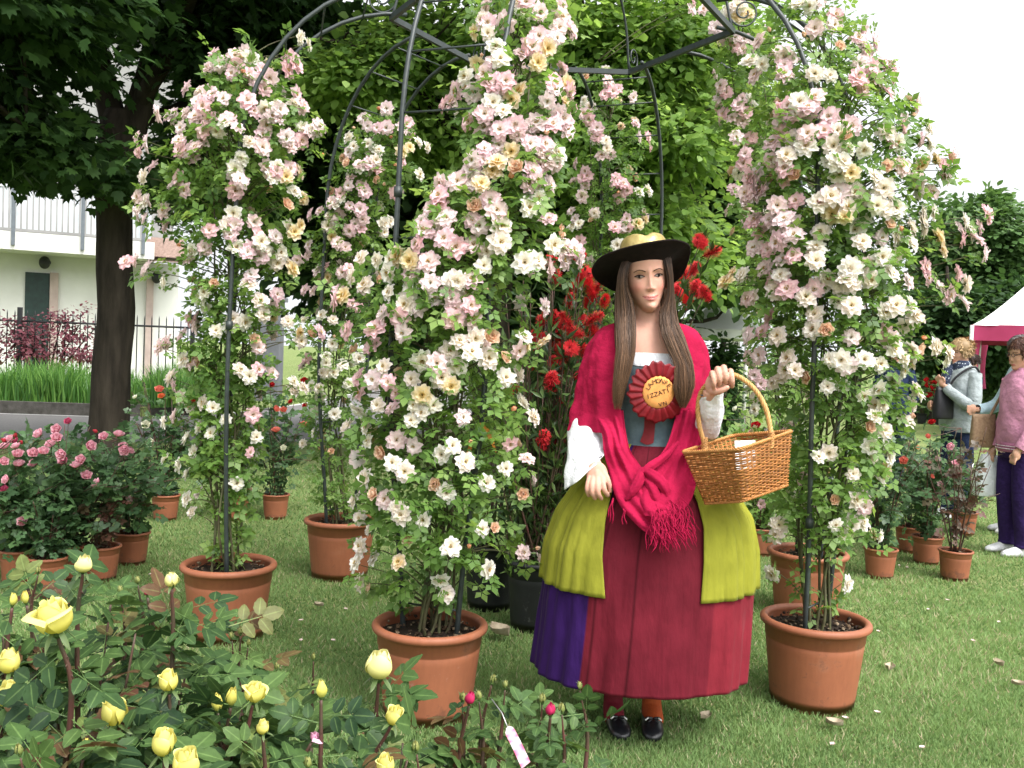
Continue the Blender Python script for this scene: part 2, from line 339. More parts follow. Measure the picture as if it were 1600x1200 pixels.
# ================================================================ THE SETTING
def lawn_mat():
    m, nt, b = new_mat('lawn'); f = noise_n(nt, 1.1, 8, rough=.65); f2 = noise_n(nt, 90, 4)
    c = ramp(nt, f, [(.3, (.13, .18, .06)), (.5, (.18, .235, .08)), (.66, (.23, .265, .11)), (.8, (.29, .265, .16))])
    mx = nt.nodes.new('ShaderNodeMix'); mx.data_type = 'RGBA'; mx.blend_type = 'MULTIPLY'; mx.inputs[0].default_value = .7
    nt.links.new(c, mx.inputs[6]); nt.links.new(ramp(nt, f2, [(.3, (.45, .45, .4)), (.6, (1, 1, 1))]), mx.inputs[7]); nt.links.new(mx.outputs[2], b.inputs['Base Color'])
    b.inputs['Roughness'].default_value = .95; b.inputs['Specular IOR Level'].default_value = .1; bump(nt, b, f2, .8, .02); return m
g = G(); nx, ny = 60, 60
xs = np.concatenate([np.linspace(-300, -12, 10), np.linspace(-11, 14, 40), np.linspace(16, 300, 10)]); ys = np.concatenate([np.linspace(-30, 0, 8), np.linspace(.5, 30, 42), np.linspace(36, 500, 10)])
XX, YY = np.meshgrid(xs, ys); Z = np.zeros_like(XX)
g.add(np.stack([XX, YY, Z], -1).reshape(-1, 3), gridF(60, 60)); setting('lawn', g, lawn_mat(), smooth=True)

# road behind the beds on the left, turning away
M_asph = mat('asphalt', (.17, .165, .16), (.12, .118, .115), 30, .9, .2, .5, .004, 180)
M_line = mat('road_paint', (.5, .49, .46), (.3, .3, .29), 12, .8)
M_kerb = mat('old_concrete', (.10, .095, .085), (.05, .047, .04), 9, .9, .2, .7, .01, 40)
road_in = crom([(-45, 10.6), (-20, 10.9), (-8, 11.2), (-3.5, 11.9), (-1.2, 14.5), (-.4, 20), (0, 45)], 60)
road_out = crom([(-45, 14.3), (-20, 14.6), (-8, 14.85), (-5.8, 15.6), (-4.9, 18), (-4.4, 24), (-4, 45)], 60)
def ribbon(a, b, z, g=None):
    V = np.stack([np.column_stack([a, np.full(len(a), z)]), np.column_stack([b, np.full(len(b), z)])], 1).reshape(-1, 3)
    g = g or G(); g.add(V, gridF(len(a), 2)); return g
setting('road', ribbon(road_in, road_out, .004), M_asph)
setting('road_line', ribbon(road_out * .965 + road_in * .035, road_out * .995 + road_in * .005 , .008), M_line)
# kerb wall and raised bed
kb = G(); V = []
for p, q in zip(road_out[:34], (road_out + norm(np.column_stack([-np.gradient(road_out[:, 1]), np.gradient(road_out[:, 0])])) * .16)[:34]):
    V += [(p[0], p[1], 0), (p[0], p[1], .2), (q[0], q[1], .2), (q[0], q[1], 0)]
kb.add(V, gridF(34, 4)); setting('kerb', kb, M_kerb)
bed = box((-45, 15.2, 0), (-6.0, 60, .17)); setting('raised_bank', bed, MATS['lawn'])

# ---------------------------------------------------------------- house across the road
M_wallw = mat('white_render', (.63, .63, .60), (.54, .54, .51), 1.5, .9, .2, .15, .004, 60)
M_wall_shade = mat('shaded_render', (.30, .30, .29), None, 2, .9)  # white render greyed: shade behind the balcony painted into the wall colour
M_pink = mat('pinkish_render', (.42, .33, .30), None, 3, .9)
M_door = mat('dark_green_door', (.012, .035, .03), (.008, .02, .018), 8, .5)
M_rail = mat('white_painted_boards', (.52, .55, .58), (.42, .45, .48), 4, .6)
M_steelb = mat('grey_rail_post', (.12, .14, .16), None, 8, .5)
M_tile = mat('roof_tile', (.34, .25, .21), (.24, .17, .14), 12, .9, .2, .8, .02, 12)
M_glassd = mat('dark_glass', (.03, .035, .04), None, 3, .1, .7)
hp0 = W(-330, 560, 21.0)[:2]; hp1 = W(276, 560, 24.5)[:2]; hd = norm(hp1 - hp0); hn = np.array([-hd[1], hd[0]])
Lh = np.linalg.norm(hp1 - hp0)
def hpt(s, out=0): return hp0 + hd * s - hn * out
def hs(px): # distance along facade seen at photo column px
    a = W(px, 560, 1)[:2]; A = np.array([[hd[0], -a[0]], [hd[1], -a[1]]]); return np.linalg.solve(A, -hp0)[0]
zt = lambda px, py, s, out=0: W(px, py, hpt(s, out)[1])[2]
slab_t = zt(80, 366, hs(80), 1.2); slab_b = zt(80, 384, hs(80), 1.2)
house = thing('house', 'white house across the road with slatted balcony and dark green door', 'house', (*((hp0 + hp1) / 2), .17))
gg = obox(hpt(0), hpt(Lh), 9.0, .1, slab_b - .15)
part('wall', gg, M_wallw, house, smooth=False)
gg = obox(hpt(0), hpt(Lh * .98), 8.6, slab_b + .4, slab_b + 6.4); part('upper_wall', gg, M_wall_shade, house, smooth=False)
gg = obox(hpt(0, 1.2), hpt(hs(232), 1.2), 1.3, slab_b - .15, slab_t); part('balcony_slab', gg, M_wallw, house, smooth=False)
gg = obox(hpt(-.3, .9), hpt(Lh + .2, .9), 10.5, slab_b + 6.4, slab_b + 6.6); part('roof', gg, M_tile, house, smooth=False)
bal = G(); s = .05; s_end = hs(228)
while s < s_end:
    obox(hpt(s, 1.17), hpt(s + .085, 1.17), .025, slab_t + .08, slab_t + 1.02, bal); s += .125
box_g = obox(hpt(0, 1.20), hpt(s_end, 1.20), .06, slab_t + 1.02, slab_t + 1.08); bal.merge(box_g)
br = part('balcony_railing', bal, M_rail, house, smooth=False)
for px in (-100, 22, 125, 215):
    s = hs(px); part('railing_post', obox(hpt(s - .04, 1.27), hpt(s + .04, 1.27), .06, slab_b - .05, slab_t + 1.15), M_steelb, br, smooth=False)
s0, s1 = hs(37), hs(75); ztop = zt(56, 426, (s0 + s1) / 2)
dr = part('door', obox(hpt(s0, .05), hpt(s1, .05), .12, .2, ztop), M_door, house, smooth=False)
part('handle', obox(hpt(s1 - .14, .09), hpt(s1 - .1, .09), .03, 1.3, 1.42), M_steelb, dr)
part('door_frame', obox(hpt(s1 + .01, .12), hpt(s1 + .2, .12), .11, .2, ztop + .02), M_pink, house, smooth=False)
part('door_frame', obox(hpt(s1 + 2.25, .12), hpt(s1 + 2.42, .12), .11, .2, ztop + .02), M_pink, house, smooth=False)
for px, py in ((67, 411), (241, 434)):
    s = hs(px); p = np.array([*hpt(s, .2), W(px, py, hpt(s)[1])[2]]); gl = ell(p, (.13, .13, .16)); box((p[0] - .04, p[1] + .02, p[2] - .02), (p[0] + .04, p[1] + .25, p[2] + .05), gl)
    part('wall_lamp', gl, M_black, house)
# small tiled canopy roof beside the trunk
s2 = hs(222); s3 = Lh + .1; tr = G(); zt0, zt1 = W(230, 398, 22.5)[2], W(230, 370, 24)[2]
q = [(*hpt(s2, 1.2), zt0), (*hpt(s3, 1.2), zt0), (*hpt(s3, 0), zt1), (*hpt(s2, 0), zt1)]
n = 30; V = []
for i in range(n * 4 + 1):
    t = i / (n * 4); w_ = .035 * abs(math.sin(t * n * math.pi))
    a = arr(q[0]) * (1 - t) + arr(q[1]) * t; b = arr(q[3]) * (1 - t) + arr(q[2]) * t
    V += [a + (0, 0, w_), b + (0, 0, w_)]
tr.add(V, gridF(n * 4 + 1, 2)); V2 = [v - arr((0, 0, .12)) for v in V]; tr.add(V2, gridF(n * 4 + 1, 2)); part('canopy_roof', tr, M_tile, house)
for i, px in enumerate((-220, -120)):
    s = hs(px); wf = part('window', obox(hpt(s, .05), hpt(s + 1.3, .05), .08, 1.2, 2.5), M_rail, house, smooth=False)
    part('pane', obox(hpt(s + .1, .07), hpt(s + 1.2, .07), .06, 1.3, 2.4), M_glassd, wf, smooth=False)

# ---------------------------------------------------------------- iron fence in front of the house
def iron_fence(a, b, z0, h, step, bay, label, name='iron_fence'):
    a, b = arr(a), arr(b); L = np.linalg.norm(b - a); d = (b - a) / L
    t = thing(name, label, 'fence', (*((a + b) / 2), z0)); nb = max(1, int(round(L / bay)))
    for k in range(nb + 1):
        p = a + d * (L * k / nb); part('post', box((p[0] - .035, p[1] - .035, z0), (p[0] + .035, p[1] + .035, z0 + h)), M_black, t, smooth=False)
        if k == nb: break
        gb = G(); s = step
        while s < L / nb - step * .5:
            p = a + d * (L * k / nb + s); tube([(*p, z0 + .05), (*p, z0 + h * .93), (*p, z0 + h * .97)], [.011, .011, .001], 5, gb); s += step
        for z in (.10, .84):
            p, q = a + d * (L * k / nb), a + d * (L * (k + 1) / nb); tube([(*p, z0 + h * z), (*q, z0 + h * z)], .02, 4, gb)
        part('bars', gb, M_black, t)
fy = 17.2
iron_fence(W(-560, 540, 16.6)[:2], W(430, 540, 18.4)[:2], .17, 1.62, .135, 1.65, 'dark iron railing fence in front of the white house')
iron_fence(WG(1040, 640)[:2] * np.array([1, 1]), WG(1340, 652)[:2], 0, 1.35, .16, 2.2, 'thin dark railing far behind the woman, under the white marquee')
gp = W(421, 560, 18)[:2]; solo('gate_pillar', box((gp[0] - .22, gp[1] - .2, .17), (gp[0] + .22, gp[1] + .2, 2.1)).merge(box((gp[0] - .27, gp[1] - .25, 2.1), (gp[0] + .27, gp[1] + .25, 2.18))), mat('grey_pillar', (.16, .17, .18), None, 6, .8), 'grey square pillar at the end of the iron fence', 'pillar', smooth=False)
# iris bed
def blades(xy, h, wd, z, lean, g=None, seed=1):
    rng = np.random.default_rng(seed); n = len(xy); a = rng.uniform(0, 6.28, n); ca, sa = np.cos(a), np.sin(a)
    l = rng.uniform(0, 1, n) * lean * h; b = rng.uniform(0, 6.28, n)
    base = np.column_stack([xy, z]); 
    V = np.stack([base + np.column_stack([-ca * wd, -sa * wd, 0 * h]), base + np.column_stack([ca * wd, sa * wd, 0 * h]),
                  base + np.column_stack([ca * wd * .7 + np.cos(b) * l * .35, sa * wd * .7 + np.sin(b) * l * .35, h * .6]),
                  base + np.column_stack([-ca * wd * .7 + np.cos(b) * l * .35, -sa * wd * .7 + np.sin(b) * l * .35, h * .6]),
                  base + np.column_stack([np.cos(b) * l, np.sin(b) * l, h])], 1).reshape(-1, 3)
    o = (np.arange(n) * 5)[:, None]; sh = np.repeat(rng.random(n), 5)
    g = g or G(); g.add(V, [np.array([[0, 1, 2, 3]]) + o, np.array([[3, 2, 4]]) + o], np.column_stack([sh, sh, sh])); return g
rng = np.random.default_rng(3); n = 9000
x = rng.uniform(-15, -5.2, n); y = 15.3 + rng.uniform(0, 1.6, n)
clump = .75 + .25 * np.sin(x * 2.3) * np.sin(x * 5.1 + y)
gi = blades(np.column_stack([x, y]), rng.uniform(.5, .85, n) * clump, np.full(n, .014), np.full(n, .16), .55, seed=4)
setting('iris_bed', gi, M_iris, kind='stuff', label='tall sword-leaved iris foliage in the raised bank by the road', cat='plants')

# lawn blades
rng = np.random.default_rng(5)
def lawn_pts(n, y0, y1):
    u = rng.random(n); Y = 1 / (1 / y0 - u * (1 / y0 - 1 / y1)); X = (rng.random(n) * 1.24 - .62) * Y; return np.column_stack([X, Y])
P = lawn_pts(330000, 2.0, 11.0)
ok = ~((P[:, 1] > 10) & (P[:, 0] < -1)); P = P[ok]; Y = P[:, 1]
nn = vnoise(np.column_stack([P, 0 * Y]), 2.2, 3); n2 = vnoise(np.column_stack([P, 0 * Y]), 9, 5)
h = (.012 + .016 * rng.random(len(P))) * (1 + .35 * nn + .25 * n2) * (1 + Y * .02); wd = .0016 + .00055 * Y
gl = G(); a = rng.uniform(0, 6.28, len(P)); b = rng.uniform(0, 6.28, len(P)); l = rng.uniform(.2, 1.1, len(P)) * h
base = np.column_stack([P, np.zeros(len(P))])
V = np.stack([base + np.column_stack([-np.cos(a) * wd, -np.sin(a) * wd, 0 * h]), base + np.column_stack([np.cos(a) * wd, np.sin(a) * wd, 0 * h]), base + np.column_stack([np.cos(b) * l, np.sin(b) * l, h])], 1).reshape(-1, 3)
sh = np.clip(.38 + .22 * nn + .12 * n2 + rng.normal(0, .16, len(P)), 0, .9); dry = rng.random(len(P)) < (.07 + .08 * (nn > .3)); sh[dry] = rng.uniform(.9, 1, dry.sum())
gl.add(V, np.arange(len(P) * 3).reshape(-1, 3), np.repeat(sh, 3)); gl.hascol = True
setting('lawn_grass', gl, M_grass, kind='stuff', label='short mown lawn grass with a few dry patches', cat='grass')

# ---------------------------------------------------------------- trees
def crown(g, ells, n_clump, per, lsize, rc, tmpl, seed, droop=.35, shell=.45, ctr=None):
    rng = np.random.default_rng(seed); vols = arr([r[0] * r[1] * r[2] for _, r in ells]) ** .7; vols /= vols.sum(); tips = []
    for (c, r), v in zip(ells, vols):
        m = max(3, int(n_clump * v)); d = norm(rng.normal(size=(m, 3))); rad = rng.random(m) ** shell
        p = arr(c) + d * rad[:, None] * arr(r); p += .12 * np.mean(r) * rng.normal(size=p.shape)
        sz = rng.uniform(.6, 1.3, m); tips.append(p)
        k = (per * sz).astype(int); idx = np.repeat(np.arange(m), k); q = rng.normal(size=(len(idx), 3)) * .42; q[:, 2] *= .45
        out = norm((p - arr(c)) / arr(r)); o2 = out[idx].copy(); o2[:, 2] *= .3
        P = p[idx] + q * rc * sz[idx][:, None]; P[:, 2] -= droop * rc * np.linalg.norm(q[:, :2], axis=1)
        D = norm(norm(q) * .6 + norm(o2 + .001) * .8 + arr((0, 0, -.45)) + rng.normal(size=P.shape) * .3)
        N = norm(arr((0, 0, 1)) + o2 * .5 + rng.normal(size=P.shape) * .45)
        cl = np.clip(.45 + rng.normal(0, .16, m), 0, 1)[idx] + rng.normal(0, .14, len(idx))
        scatter(tmpl, P, D, N, lsize * rng.uniform(.65, 1.15, len(P)), g, np.clip(cl, 0, 1))
    return np.concatenate(tips)
def limbs(g, paths, sides=9):
    for p in paths:
        p = arr(p); PR = crom(p, len(p) * 5); PR[:, :3] += np.column_stack([vnoise(PR[:, :3], 3, 1), vnoise(PR[:, :3], 3, 2), 0 * PR[:, 0]]) * PR[:, 3:4] * .25
        tube(PR[:, :3], np.maximum(PR[:, 3], .004), sides, g)
def twigs(g, tips, anchors, n, r0=.03, seed=0):
    rng = np.random.default_rng(seed); anchors = arr(anchors)
    for i in rng.choice(len(tips), min(n, len(tips)), replace=False):
        t = tips[i]; a = anchors[np.argmin(np.linalg.norm(anchors - t, axis=1) + rng.random(len(anchors)) * .8)]
        m = (a + t) / 2 + rng.normal(size=3) * .12 * np.linalg.norm(t - a) + arr((0, 0, .1)); tube([a, m, t], [r0, r0 * .6, .004], 5, g, smooth_n=7)

# T1: the big dark tree on the left
DT = 9.6
t1 = thing('deciduous_tree', 'large dark tree on the left with thick trunk forking above the balcony', 'tree', (*W(172, 700, DT)[:2], 0))
def wr(px, py, Y, rpx): return (*W(px, py, Y), rpx / FPX * Y)
g = G(); b0 = W(168, 700, DT)
paths = [[(b0[0] - .02, DT, -.1, .24), (b0[0], DT, .12, .215), wr(171, 640, DT, 30), wr(176, 480, DT, 28), wr(182, 320, DT, 27), wr(190, 215, DT, 33), wr(194, 175, DT, 26)],
         [wr(187, 230, DT, 22), wr(168, 150, DT, 19), wr(148, 70, DT - .2, 17), wr(120, 0, DT - .4, 15), wr(90, -120, DT - .8, 12), wr(40, -300, DT - 1.5, 7)],
         [wr(198, 230, DT, 24), wr(225, 150, DT, 19), wr(238, 80, DT, 16), wr(238, -20, DT, 14), wr(250, -200, DT + .3, 9)],
         [wr(215, 170, DT, 14), wr(262, 90, DT - .3, 12), wr(290, 20, DT - .6, 10), wr(330, -80, DT - 1.2, 7)],
         [wr(150, 100, DT, 8), wr(90, 70, DT - .4, 6), wr(20, 20, DT - 1, 5), wr(-60, -10, DT - 1.6, 3)],
         [wr(205, 195, DT, 10), wr(300, 160, DT + .5, 7), wr(400, 120, DT + 1, 5), wr(470, 100, DT + 1.5, 3)],
         [wr(185, 210, DT, 9), wr(110, 190, DT - 1, 7), wr(40, 200, DT - 2, 4)]]
limbs(g, paths, 14)
anch = np.concatenate([crom(arr(p)[:, :3], 12) for p in paths[1:]])
lf = G()
def el(px, py, Y, rx, ry, rz): s = Y / FPX; return (W(px, py, Y), (rx * s, ry, rz * s))
tips = crown(lf, [el(-60, 175, 8.0, 120, 1.0, 65), el(10, 225, 8.6, 80, .8, 30), el(90, 215, 8.0, 50, .6, 30), el(-30, 110, 7.5, 60, 1.0, 36),
                  el(0, -10, 7.2, 150, 1.4, 45), el(340, 60, 10, 60, 1.1, 70), el(420, 130, 10.5, 110, 1.0, 60), el(330, 200, 10.6, 70, .9, 60), el(190, -10, 8.5, 35, .8, 25),
                  el(400, -20, 9.5, 160, 1.2, 60), el(330, 270, 11, 90, .8, 50), el(195, 262, 8.9, 34, .5, 30), el(50, 50, 8, 30, .8, 20)], 520, 44, .14, .5, MAPLE, 21, shell=.6)
t2 = crown(lf, [(W(200, -330, 9), (4.5, 1.5, 1.2)), (W(-200, -330, 7), (2.0, 3, .9))], 420, 34, .24, .8, MAPLE, 22, shell=.7)
twigs(g, np.concatenate([tips, t2]), anch, 130, .02, 1)
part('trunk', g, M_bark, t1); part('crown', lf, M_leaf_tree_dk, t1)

# T2: bright linden behind the arbour
DL = 9.0
t = thing('linden_tree', 'bright green linden tree with drooping sprays behind the middle of the arbour', 'tree', (*W(760, 700, DL + .8)[:2], 0))
g = G(); b0 = W(760, 690, DL + .8)
lp = [[(b0[0], b0[1], -.1, .24), (b0[0], b0[1], .3, .2), (b0[0] + .05, b0[1], 2.2, .17), (b0[0] + .1, b0[1], 4.5, .13), (b0[0], b0[1], 7.5, .05)],
      [wr(770, 420, DL + .8, 12), wr(860, 300, DL + .3, 9), wr(960, 220, DL - .2, 6), wr(1080, 200, DL - .4, 3)],
      [wr(765, 330, DL + .8, 12), wr(690, 180, DL + .3, 9), wr(600, 90, DL - .1, 6), wr(500, 60, DL - .3, 3)],
      [wr(770, 200, DL + .8, 12), wr(900, 80, DL + .2, 9), wr(1050, 30, DL - .1, 5)]]
limbs(g, lp, 10); lf = G()
tips = crown(lf, [el(1000, 60, 8.8, 170, 1.0, 90), el(930, 200, 8.9, 130, .9, 80), el(1060, 200, 8.6, 80, .8, 60), el(980, 330, 9.2, 120, .8, 70), el(1075, 375, 9.6, 60, .7, 45), el(850, 40, 8.6, 120, 1.0, 60),
                  el(600, 90, 9.0, 80, .7, 32), el(540, 110, 8.8, 70, .6, 26), el(680, 40, 9.2, 90, .8, 45), el(1120, 70, 9.4, 70, .8, 60), el(870, 160, 9.2, 90, .8, 60), el(660, 190, 9.6, 70, .7, 60)],
             860, 44, .105, .42, LEAF5, 31, shell=.6, droop=.6)
t2 = crown(lf, [(W(800, -260, 9.5), (3.4, 2.4, 1.3))], 200, 34, .16, .7, LEAF5, 32)
twigs(g, tips, np.concatenate([crom(arr(p)[:, :3], 10) for p in lp]), 160, .015, 2)
part('trunk', g, M_bark, t); part('crown', lf, M_leaf_linden, t)

def simple_tree(name, label, px, Y, hgt, ells, nc, per, ls, rc, mt, seed, tr=.18, tmpl=LEAF5, shell=.45, low=.1):
    b = W(px, 600, Y); t = thing(name, label, 'tree', (b[0], b[1], 0)); g = G()
    main = [(b[0], b[1], -.1, tr * 1.3), (b[0], b[1], .4, tr), (b[0] + .1, b[1], hgt * .5, tr * .7), (b[0], b[1], hgt * .95, .03)]; limbs(g, [main])
    lf = G(); tips = crown(lf, ells, nc, per, ls, rc, tmpl, seed, shell=shell)
    twigs(g, tips, crom(arr(main)[:, :3], 10)[3:], 50, .04, seed); part('trunk', g, M_bark, t); part('crown', lf, mt, t); return t
simple_tree('dark_tree', 'dark leafy tree filling the gap right of the linden, above the hat', 1030, 12.5, 5.2,
            [el(1140, 250, 12.5, 80, 1.3, 110), el(1105, 370, 12.5, 60, 1.1, 65), el(1155, 390, 13, 40, 1.0, 60)], 420, 60, .15, .6, M_leaf_mid, 41)
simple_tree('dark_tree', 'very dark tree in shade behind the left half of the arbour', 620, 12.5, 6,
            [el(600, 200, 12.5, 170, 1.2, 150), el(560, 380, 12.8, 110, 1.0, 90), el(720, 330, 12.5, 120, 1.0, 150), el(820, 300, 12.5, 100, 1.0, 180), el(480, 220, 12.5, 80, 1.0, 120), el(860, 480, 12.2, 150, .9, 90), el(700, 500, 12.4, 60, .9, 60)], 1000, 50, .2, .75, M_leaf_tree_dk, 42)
simple_tree('round_tree', 'distant round-headed green tree at the right edge, against white sky', 1532, 27, 5.6,
            [el(1535, 385, 27, 85, 1.6, 78), el(1560, 440, 27, 80, 1.5, 60), el(1495, 440, 27, 50, 1.2, 60)], 560, 60, .22, .55, M_leaf_mid, 43, shell=.35)
simple_tree('dark_tree', 'broad dark tree behind the crimson marquee, below the round-headed tree', 1470, 23, 4,
            [el(1470, 500, 23, 65, 1.4, 55), el(1540, 515, 23, 70, 1.4, 50), el(1600, 500, 23, 50, 1.4, 60), el(1420, 520, 23, 40, 1.2, 50)], 560, 60, .2, .6, M_leaf_tree_dk, 44)
# clipped hedge under it
hg = G(); rng = np.random.default_rng(9); a, b = W(1380, 600, 24), W(1750, 600, 22)
n = 9000; u = rng.random(n); P = np.outer(1 - u, a) + np.outer(u, b); face = rng.random(n); P[:, 2] = np.where(face < .7, rng.random(n) * 1.5, 1.5 + rng.normal(0, .05, n)); P[:, 1] += np.where(face < .7, rng.normal(0, .06, n), rng.random(n) * 1.0)
scatter(LEAF5, P, rdir(n, -.2, rng), rdir(n, .5, rng) + arr((0, -.8, 0)), .16 * rng.uniform(.6, 1.1, n), hg)
hd_ = thing('hedge', 'long clipped dark hedge at the far edge of the lawn on the right', 'hedge', (*((a + b) / 2)[:2], 0))
part('foliage', hg, M_leaf_mid, hd_); core = obox(a[:2] + (0, .15), b[:2] + (0, .15), .7, 0, 1.4); part('branches', core, mat('hedge_inside', (.02, .03, .015), None, 8, .9), hd_, smooth=False)

# purple maple behind the fence
b = W(75, 600, 17.8); pm = thing('purple_maple', 'purple-leaved maple shrub between the iron fence and the white house', 'shrub', (b[0], b[1], .17)); g = G()
for k in range(6): limbs(g, [[(b[0], b[1], .17, .03), (b[0] + (k - 2.5) * .15, b[1], .8, .02), (b[0] + (k - 2.5) * .35, b[1] + .1, 1.5, .01)]], 5)
lf = G(); crown(lf, [el(50, 540, 17.8, 55, .5, 32), el(110, 505, 17.9, 35, .4, 32), el(30, 510, 17.8, 40, .4, 20), el(120, 545, 17.8, 30, .4, 26)], 110, 24, .075, .3, LEAF5, 51)
part('stems', g, M_bark, pm); part('foliage', lf, M_leaf_purple, pm)
# small ivy-clad cypress behind the woman
b = W(1127, 600, 13); cy = thing('cypress', 'small dark columnar cypress beside the white marquee leg', 'tree', (b[0], b[1], 0)); g = tube([(b[0], b[1], -.05), (b[0], b[1], 1.6)], [.06, .03]); lf = G()
crown(lf, [el(1127, 570, 13, 13, .15, 42), el(1123, 620, 13, 17, .2, 50)], 130, 34, .09, .2, LEAF5, 52); part('trunk', g, M_bark, cy); part('crown', lf, M_leaf_tree_dk, cy)

# ---------------------------------------------------------------- marquees and sign
M_canvas = mat('white_canvas', (.78, .8, .76), (.72, .74, .70), 2, .7); M_crim = mat('crimson_canvas', (.40, .035, .12), (.33, .025, .09), 3, .7); M_wpost = mat('white_post', (.6, .6, .56), None, 5, .5)
def marquee(label, corners, peak, ze, val, mroof, mval, drape=False):
    corners = [arr(c) for c in corners]; c0 = sum(corners) / 4; t = thing('marquee', label, 'marquee', (c0[0], c0[1], 0)); g = G(); nseg = 10
    for i in range(4):
        a, b = corners[i], corners[(i + 1) % 4]; V = []
        for k in range(nseg + 1):
            s = k / nseg; e = (1 - s); zz = ze + (peak - ze) * s ** 1.2
            for j in range(7): u = j / 6; q = (a * (1 - u) + b * u) * e + c0 * s; V.append((q[0], q[1], zz))
        g.add(V, gridF(nseg + 1, 7))
    part('roof', g, mroof, t)
    g = G()
    for i in range(4):
        a, b = corners[i], corners[(i + 1) % 4]; V = []
        for k in range(13): u = k / 12; q = a * (1 - u) + b * u; o = .02 * math.sin(k * 1.9); V += [(q[0] + o, q[1] + o, ze + .01), (q[0] + o, q[1] + o, ze - val)]
        g.add(V, gridF(13, 2))
    part('valance', g, mval, t)
    for c in corners: part('pole', tube([(c[0], c[1], 0), (c[0], c[1], ze)], .035, 8), M_wpost, t)
    if drape:
        for c in corners:
            V = []
            for k in range(10):
                z = ze - val * .8 - k * (ze - .5) / 9 * .62; w_ = .30 - .09 * math.sin(k / 9 * 3.1)
                for j in range(12): a = j / 12 * 2 * math.pi; rr = w_ * .5 * (1 + .2 * math.sin(j * 4)); V.append((c[0] + .1 + rr * math.cos(a), c[1] + .12 + rr * .6 * math.sin(a), z))
            g = G(); g.add(V, gridF(10, 12, True)); part('side_drape', g, mval, t)
    return t
cA = W(1519, 508, 17.2); dx = 3.4; e1 = arr((math.cos(R(29)), -math.sin(R(29)))) * dx; e2 = arr((math.sin(R(29)), math.cos(R(29)))) * dx; c2_ = cA[:2]
marquee('crimson and white marquee at the right edge of the lawn', [c2_, c2_ + e1, c2_ + e1 + e2, c2_ + e2], cA[2] + 1.9, cA[2], .28, M_canvas, M_crim, True)
cA = W(1068, 514, 13.4); cB = W(1222, 522, 13.4)
marquee('white marquee seen between the woman and the right rose column', [(cA[0], cA[1]), (cB[0], cB[1]), (cB[0], cB[1] + 2), (cA[0], cA[1] + 2)], cA[2] + .62, (cA[2] + cB[2]) / 2 + .02, .12, M_canvas, M_canvas)
p = W(1141, 536, 15.5); sg = thing('sign', 'white number sign on a thin post under the white marquee', 'sign', (p[0], p[1], 0))
part('post', tube([(p[0], p[1] + .02, 0), (p[0], p[1] + .02, p[2])], .018, 6), M_metal, sg); bd = part('board', box((p[0] - .16, p[1] - .02, p[2] - .09), (p[0] + .16, p[1], p[2] + .09)), M_wpost, sg, smooth=False)
def text_mesh(s, size, ext=.0006):
    cu = bpy.data.curves.new('t', 'FONT'); cu.body = s; cu.size = size; cu.align_x = 'CENTER'; cu.align_y = 'CENTER'; cu.extrude = ext; cu.resolution_u = 3
    o = bpy.data.objects.new('t', cu); C.objects.link(o); bpy.context.view_layer.update(); me = bpy.data.meshes.new_from_object(o.evaluated_get(bpy.context.evaluated_depsgraph_get()))
    bpy.data.objects.remove(o); return me
me = text_mesh('9-24', .15); me.transform(Matrix.Translation((p[0], p[1] - .023, p[2])) @ Matrix.Rotation(R(90), 4, 'X') ); me.transform(Matrix.Translation(-Vector(WL[sg.name]))); part('lettering', me, M_black, bd)
# ================================================================ POTS, ARBOUR, CLIMBING ROSES
def pot_geo(r, h):
    """rolled-rim nursery pot, rim radius r, height h"""
    e = r * .075; p = [(r * .72, 0), (r * .745, .004), (r * .755, .02)]
    p += [(r * (.755 + .125 * t), h * (.06 + .69 * t)) for t in np.linspace(0, 1, 10)]
    p += [(r * .872, h * .765), (r * .893, h * .775), (r * .905, h * .90)]
    p += [(r - e + e * math.cos(a), h - e + e * math.sin(a)) for a in np.linspace(-1.5, 3.6, 12)]
    p += [(r * .88, h * .9), (r * .86, h * .7)]
    return lathe(p, 56)
def soil_geo(r, z, seed, chips=160):
    rng = np.random.default_rng(seed); n = 40; rr = np.linspace(0, r, 12); th = np.arange(n) / n * 2 * math.pi
    V = np.stack([rr[:, None] * np.cos(th), rr[:, None] * np.sin(th), np.zeros((12, n)) + z], -1).reshape(-1, 3); V[:, 2] += vnoise(V, 45, seed) * .006 + .012 * (1 - (np.hypot(V[:, 0], V[:, 1]) / r) ** 2)
    g = G(); g.add(V, gridF(12, n, True)[:, ::-1], (.03, .022, .017))
    a = rng.uniform(0, 6.28, chips); q = r * .95 * np.sqrt(rng.random(chips)); P = np.column_stack([q * np.cos(a), q * np.sin(a), z + .012 + rng.random(chips) * .012])
    D = rdir(chips, 0, rng); D[:, 2] *= .3; V0 = arr([(-.5, 0, 0), (.5, 0, 0), (.4, 1, 0), (-.4, 1, 0), (-.5, 0, .25), (.5, 0, .25), (.4, 1, .25), (-.4, 1, .25)]); F0 = np.array([(0, 3, 2, 1), (4, 5, 6, 7), (0, 1, 5, 4), (1, 2, 6, 5), (2, 3, 7, 6), (3, 0, 4, 7)])
    gg = G(); scatter((V0, F0), P, D, rdir(chips, 1.2, rng), rng.uniform(.006, .016, chips) * (r / .2) ** .5, gg)
    base = np.array([(.05, .033, .022), (.10, .065, .04), (.2, .15, .10), (.03, .02, .016)]); cc = base[rng.integers(0, 4, chips)]; gg.C = [np.column_stack([np.repeat(cc, 8, 0), np.ones(chips * 8)])]
    g.merge(gg); g.hascol = True; return g
POT_BIG = pot_geo(.207, .33).mesh('pot'); POT_BIG.materials.append(M_pot)
POT_SM = pot_geo(.104, .185).mesh('pot'); POT_SM.materials.append(M_pot)
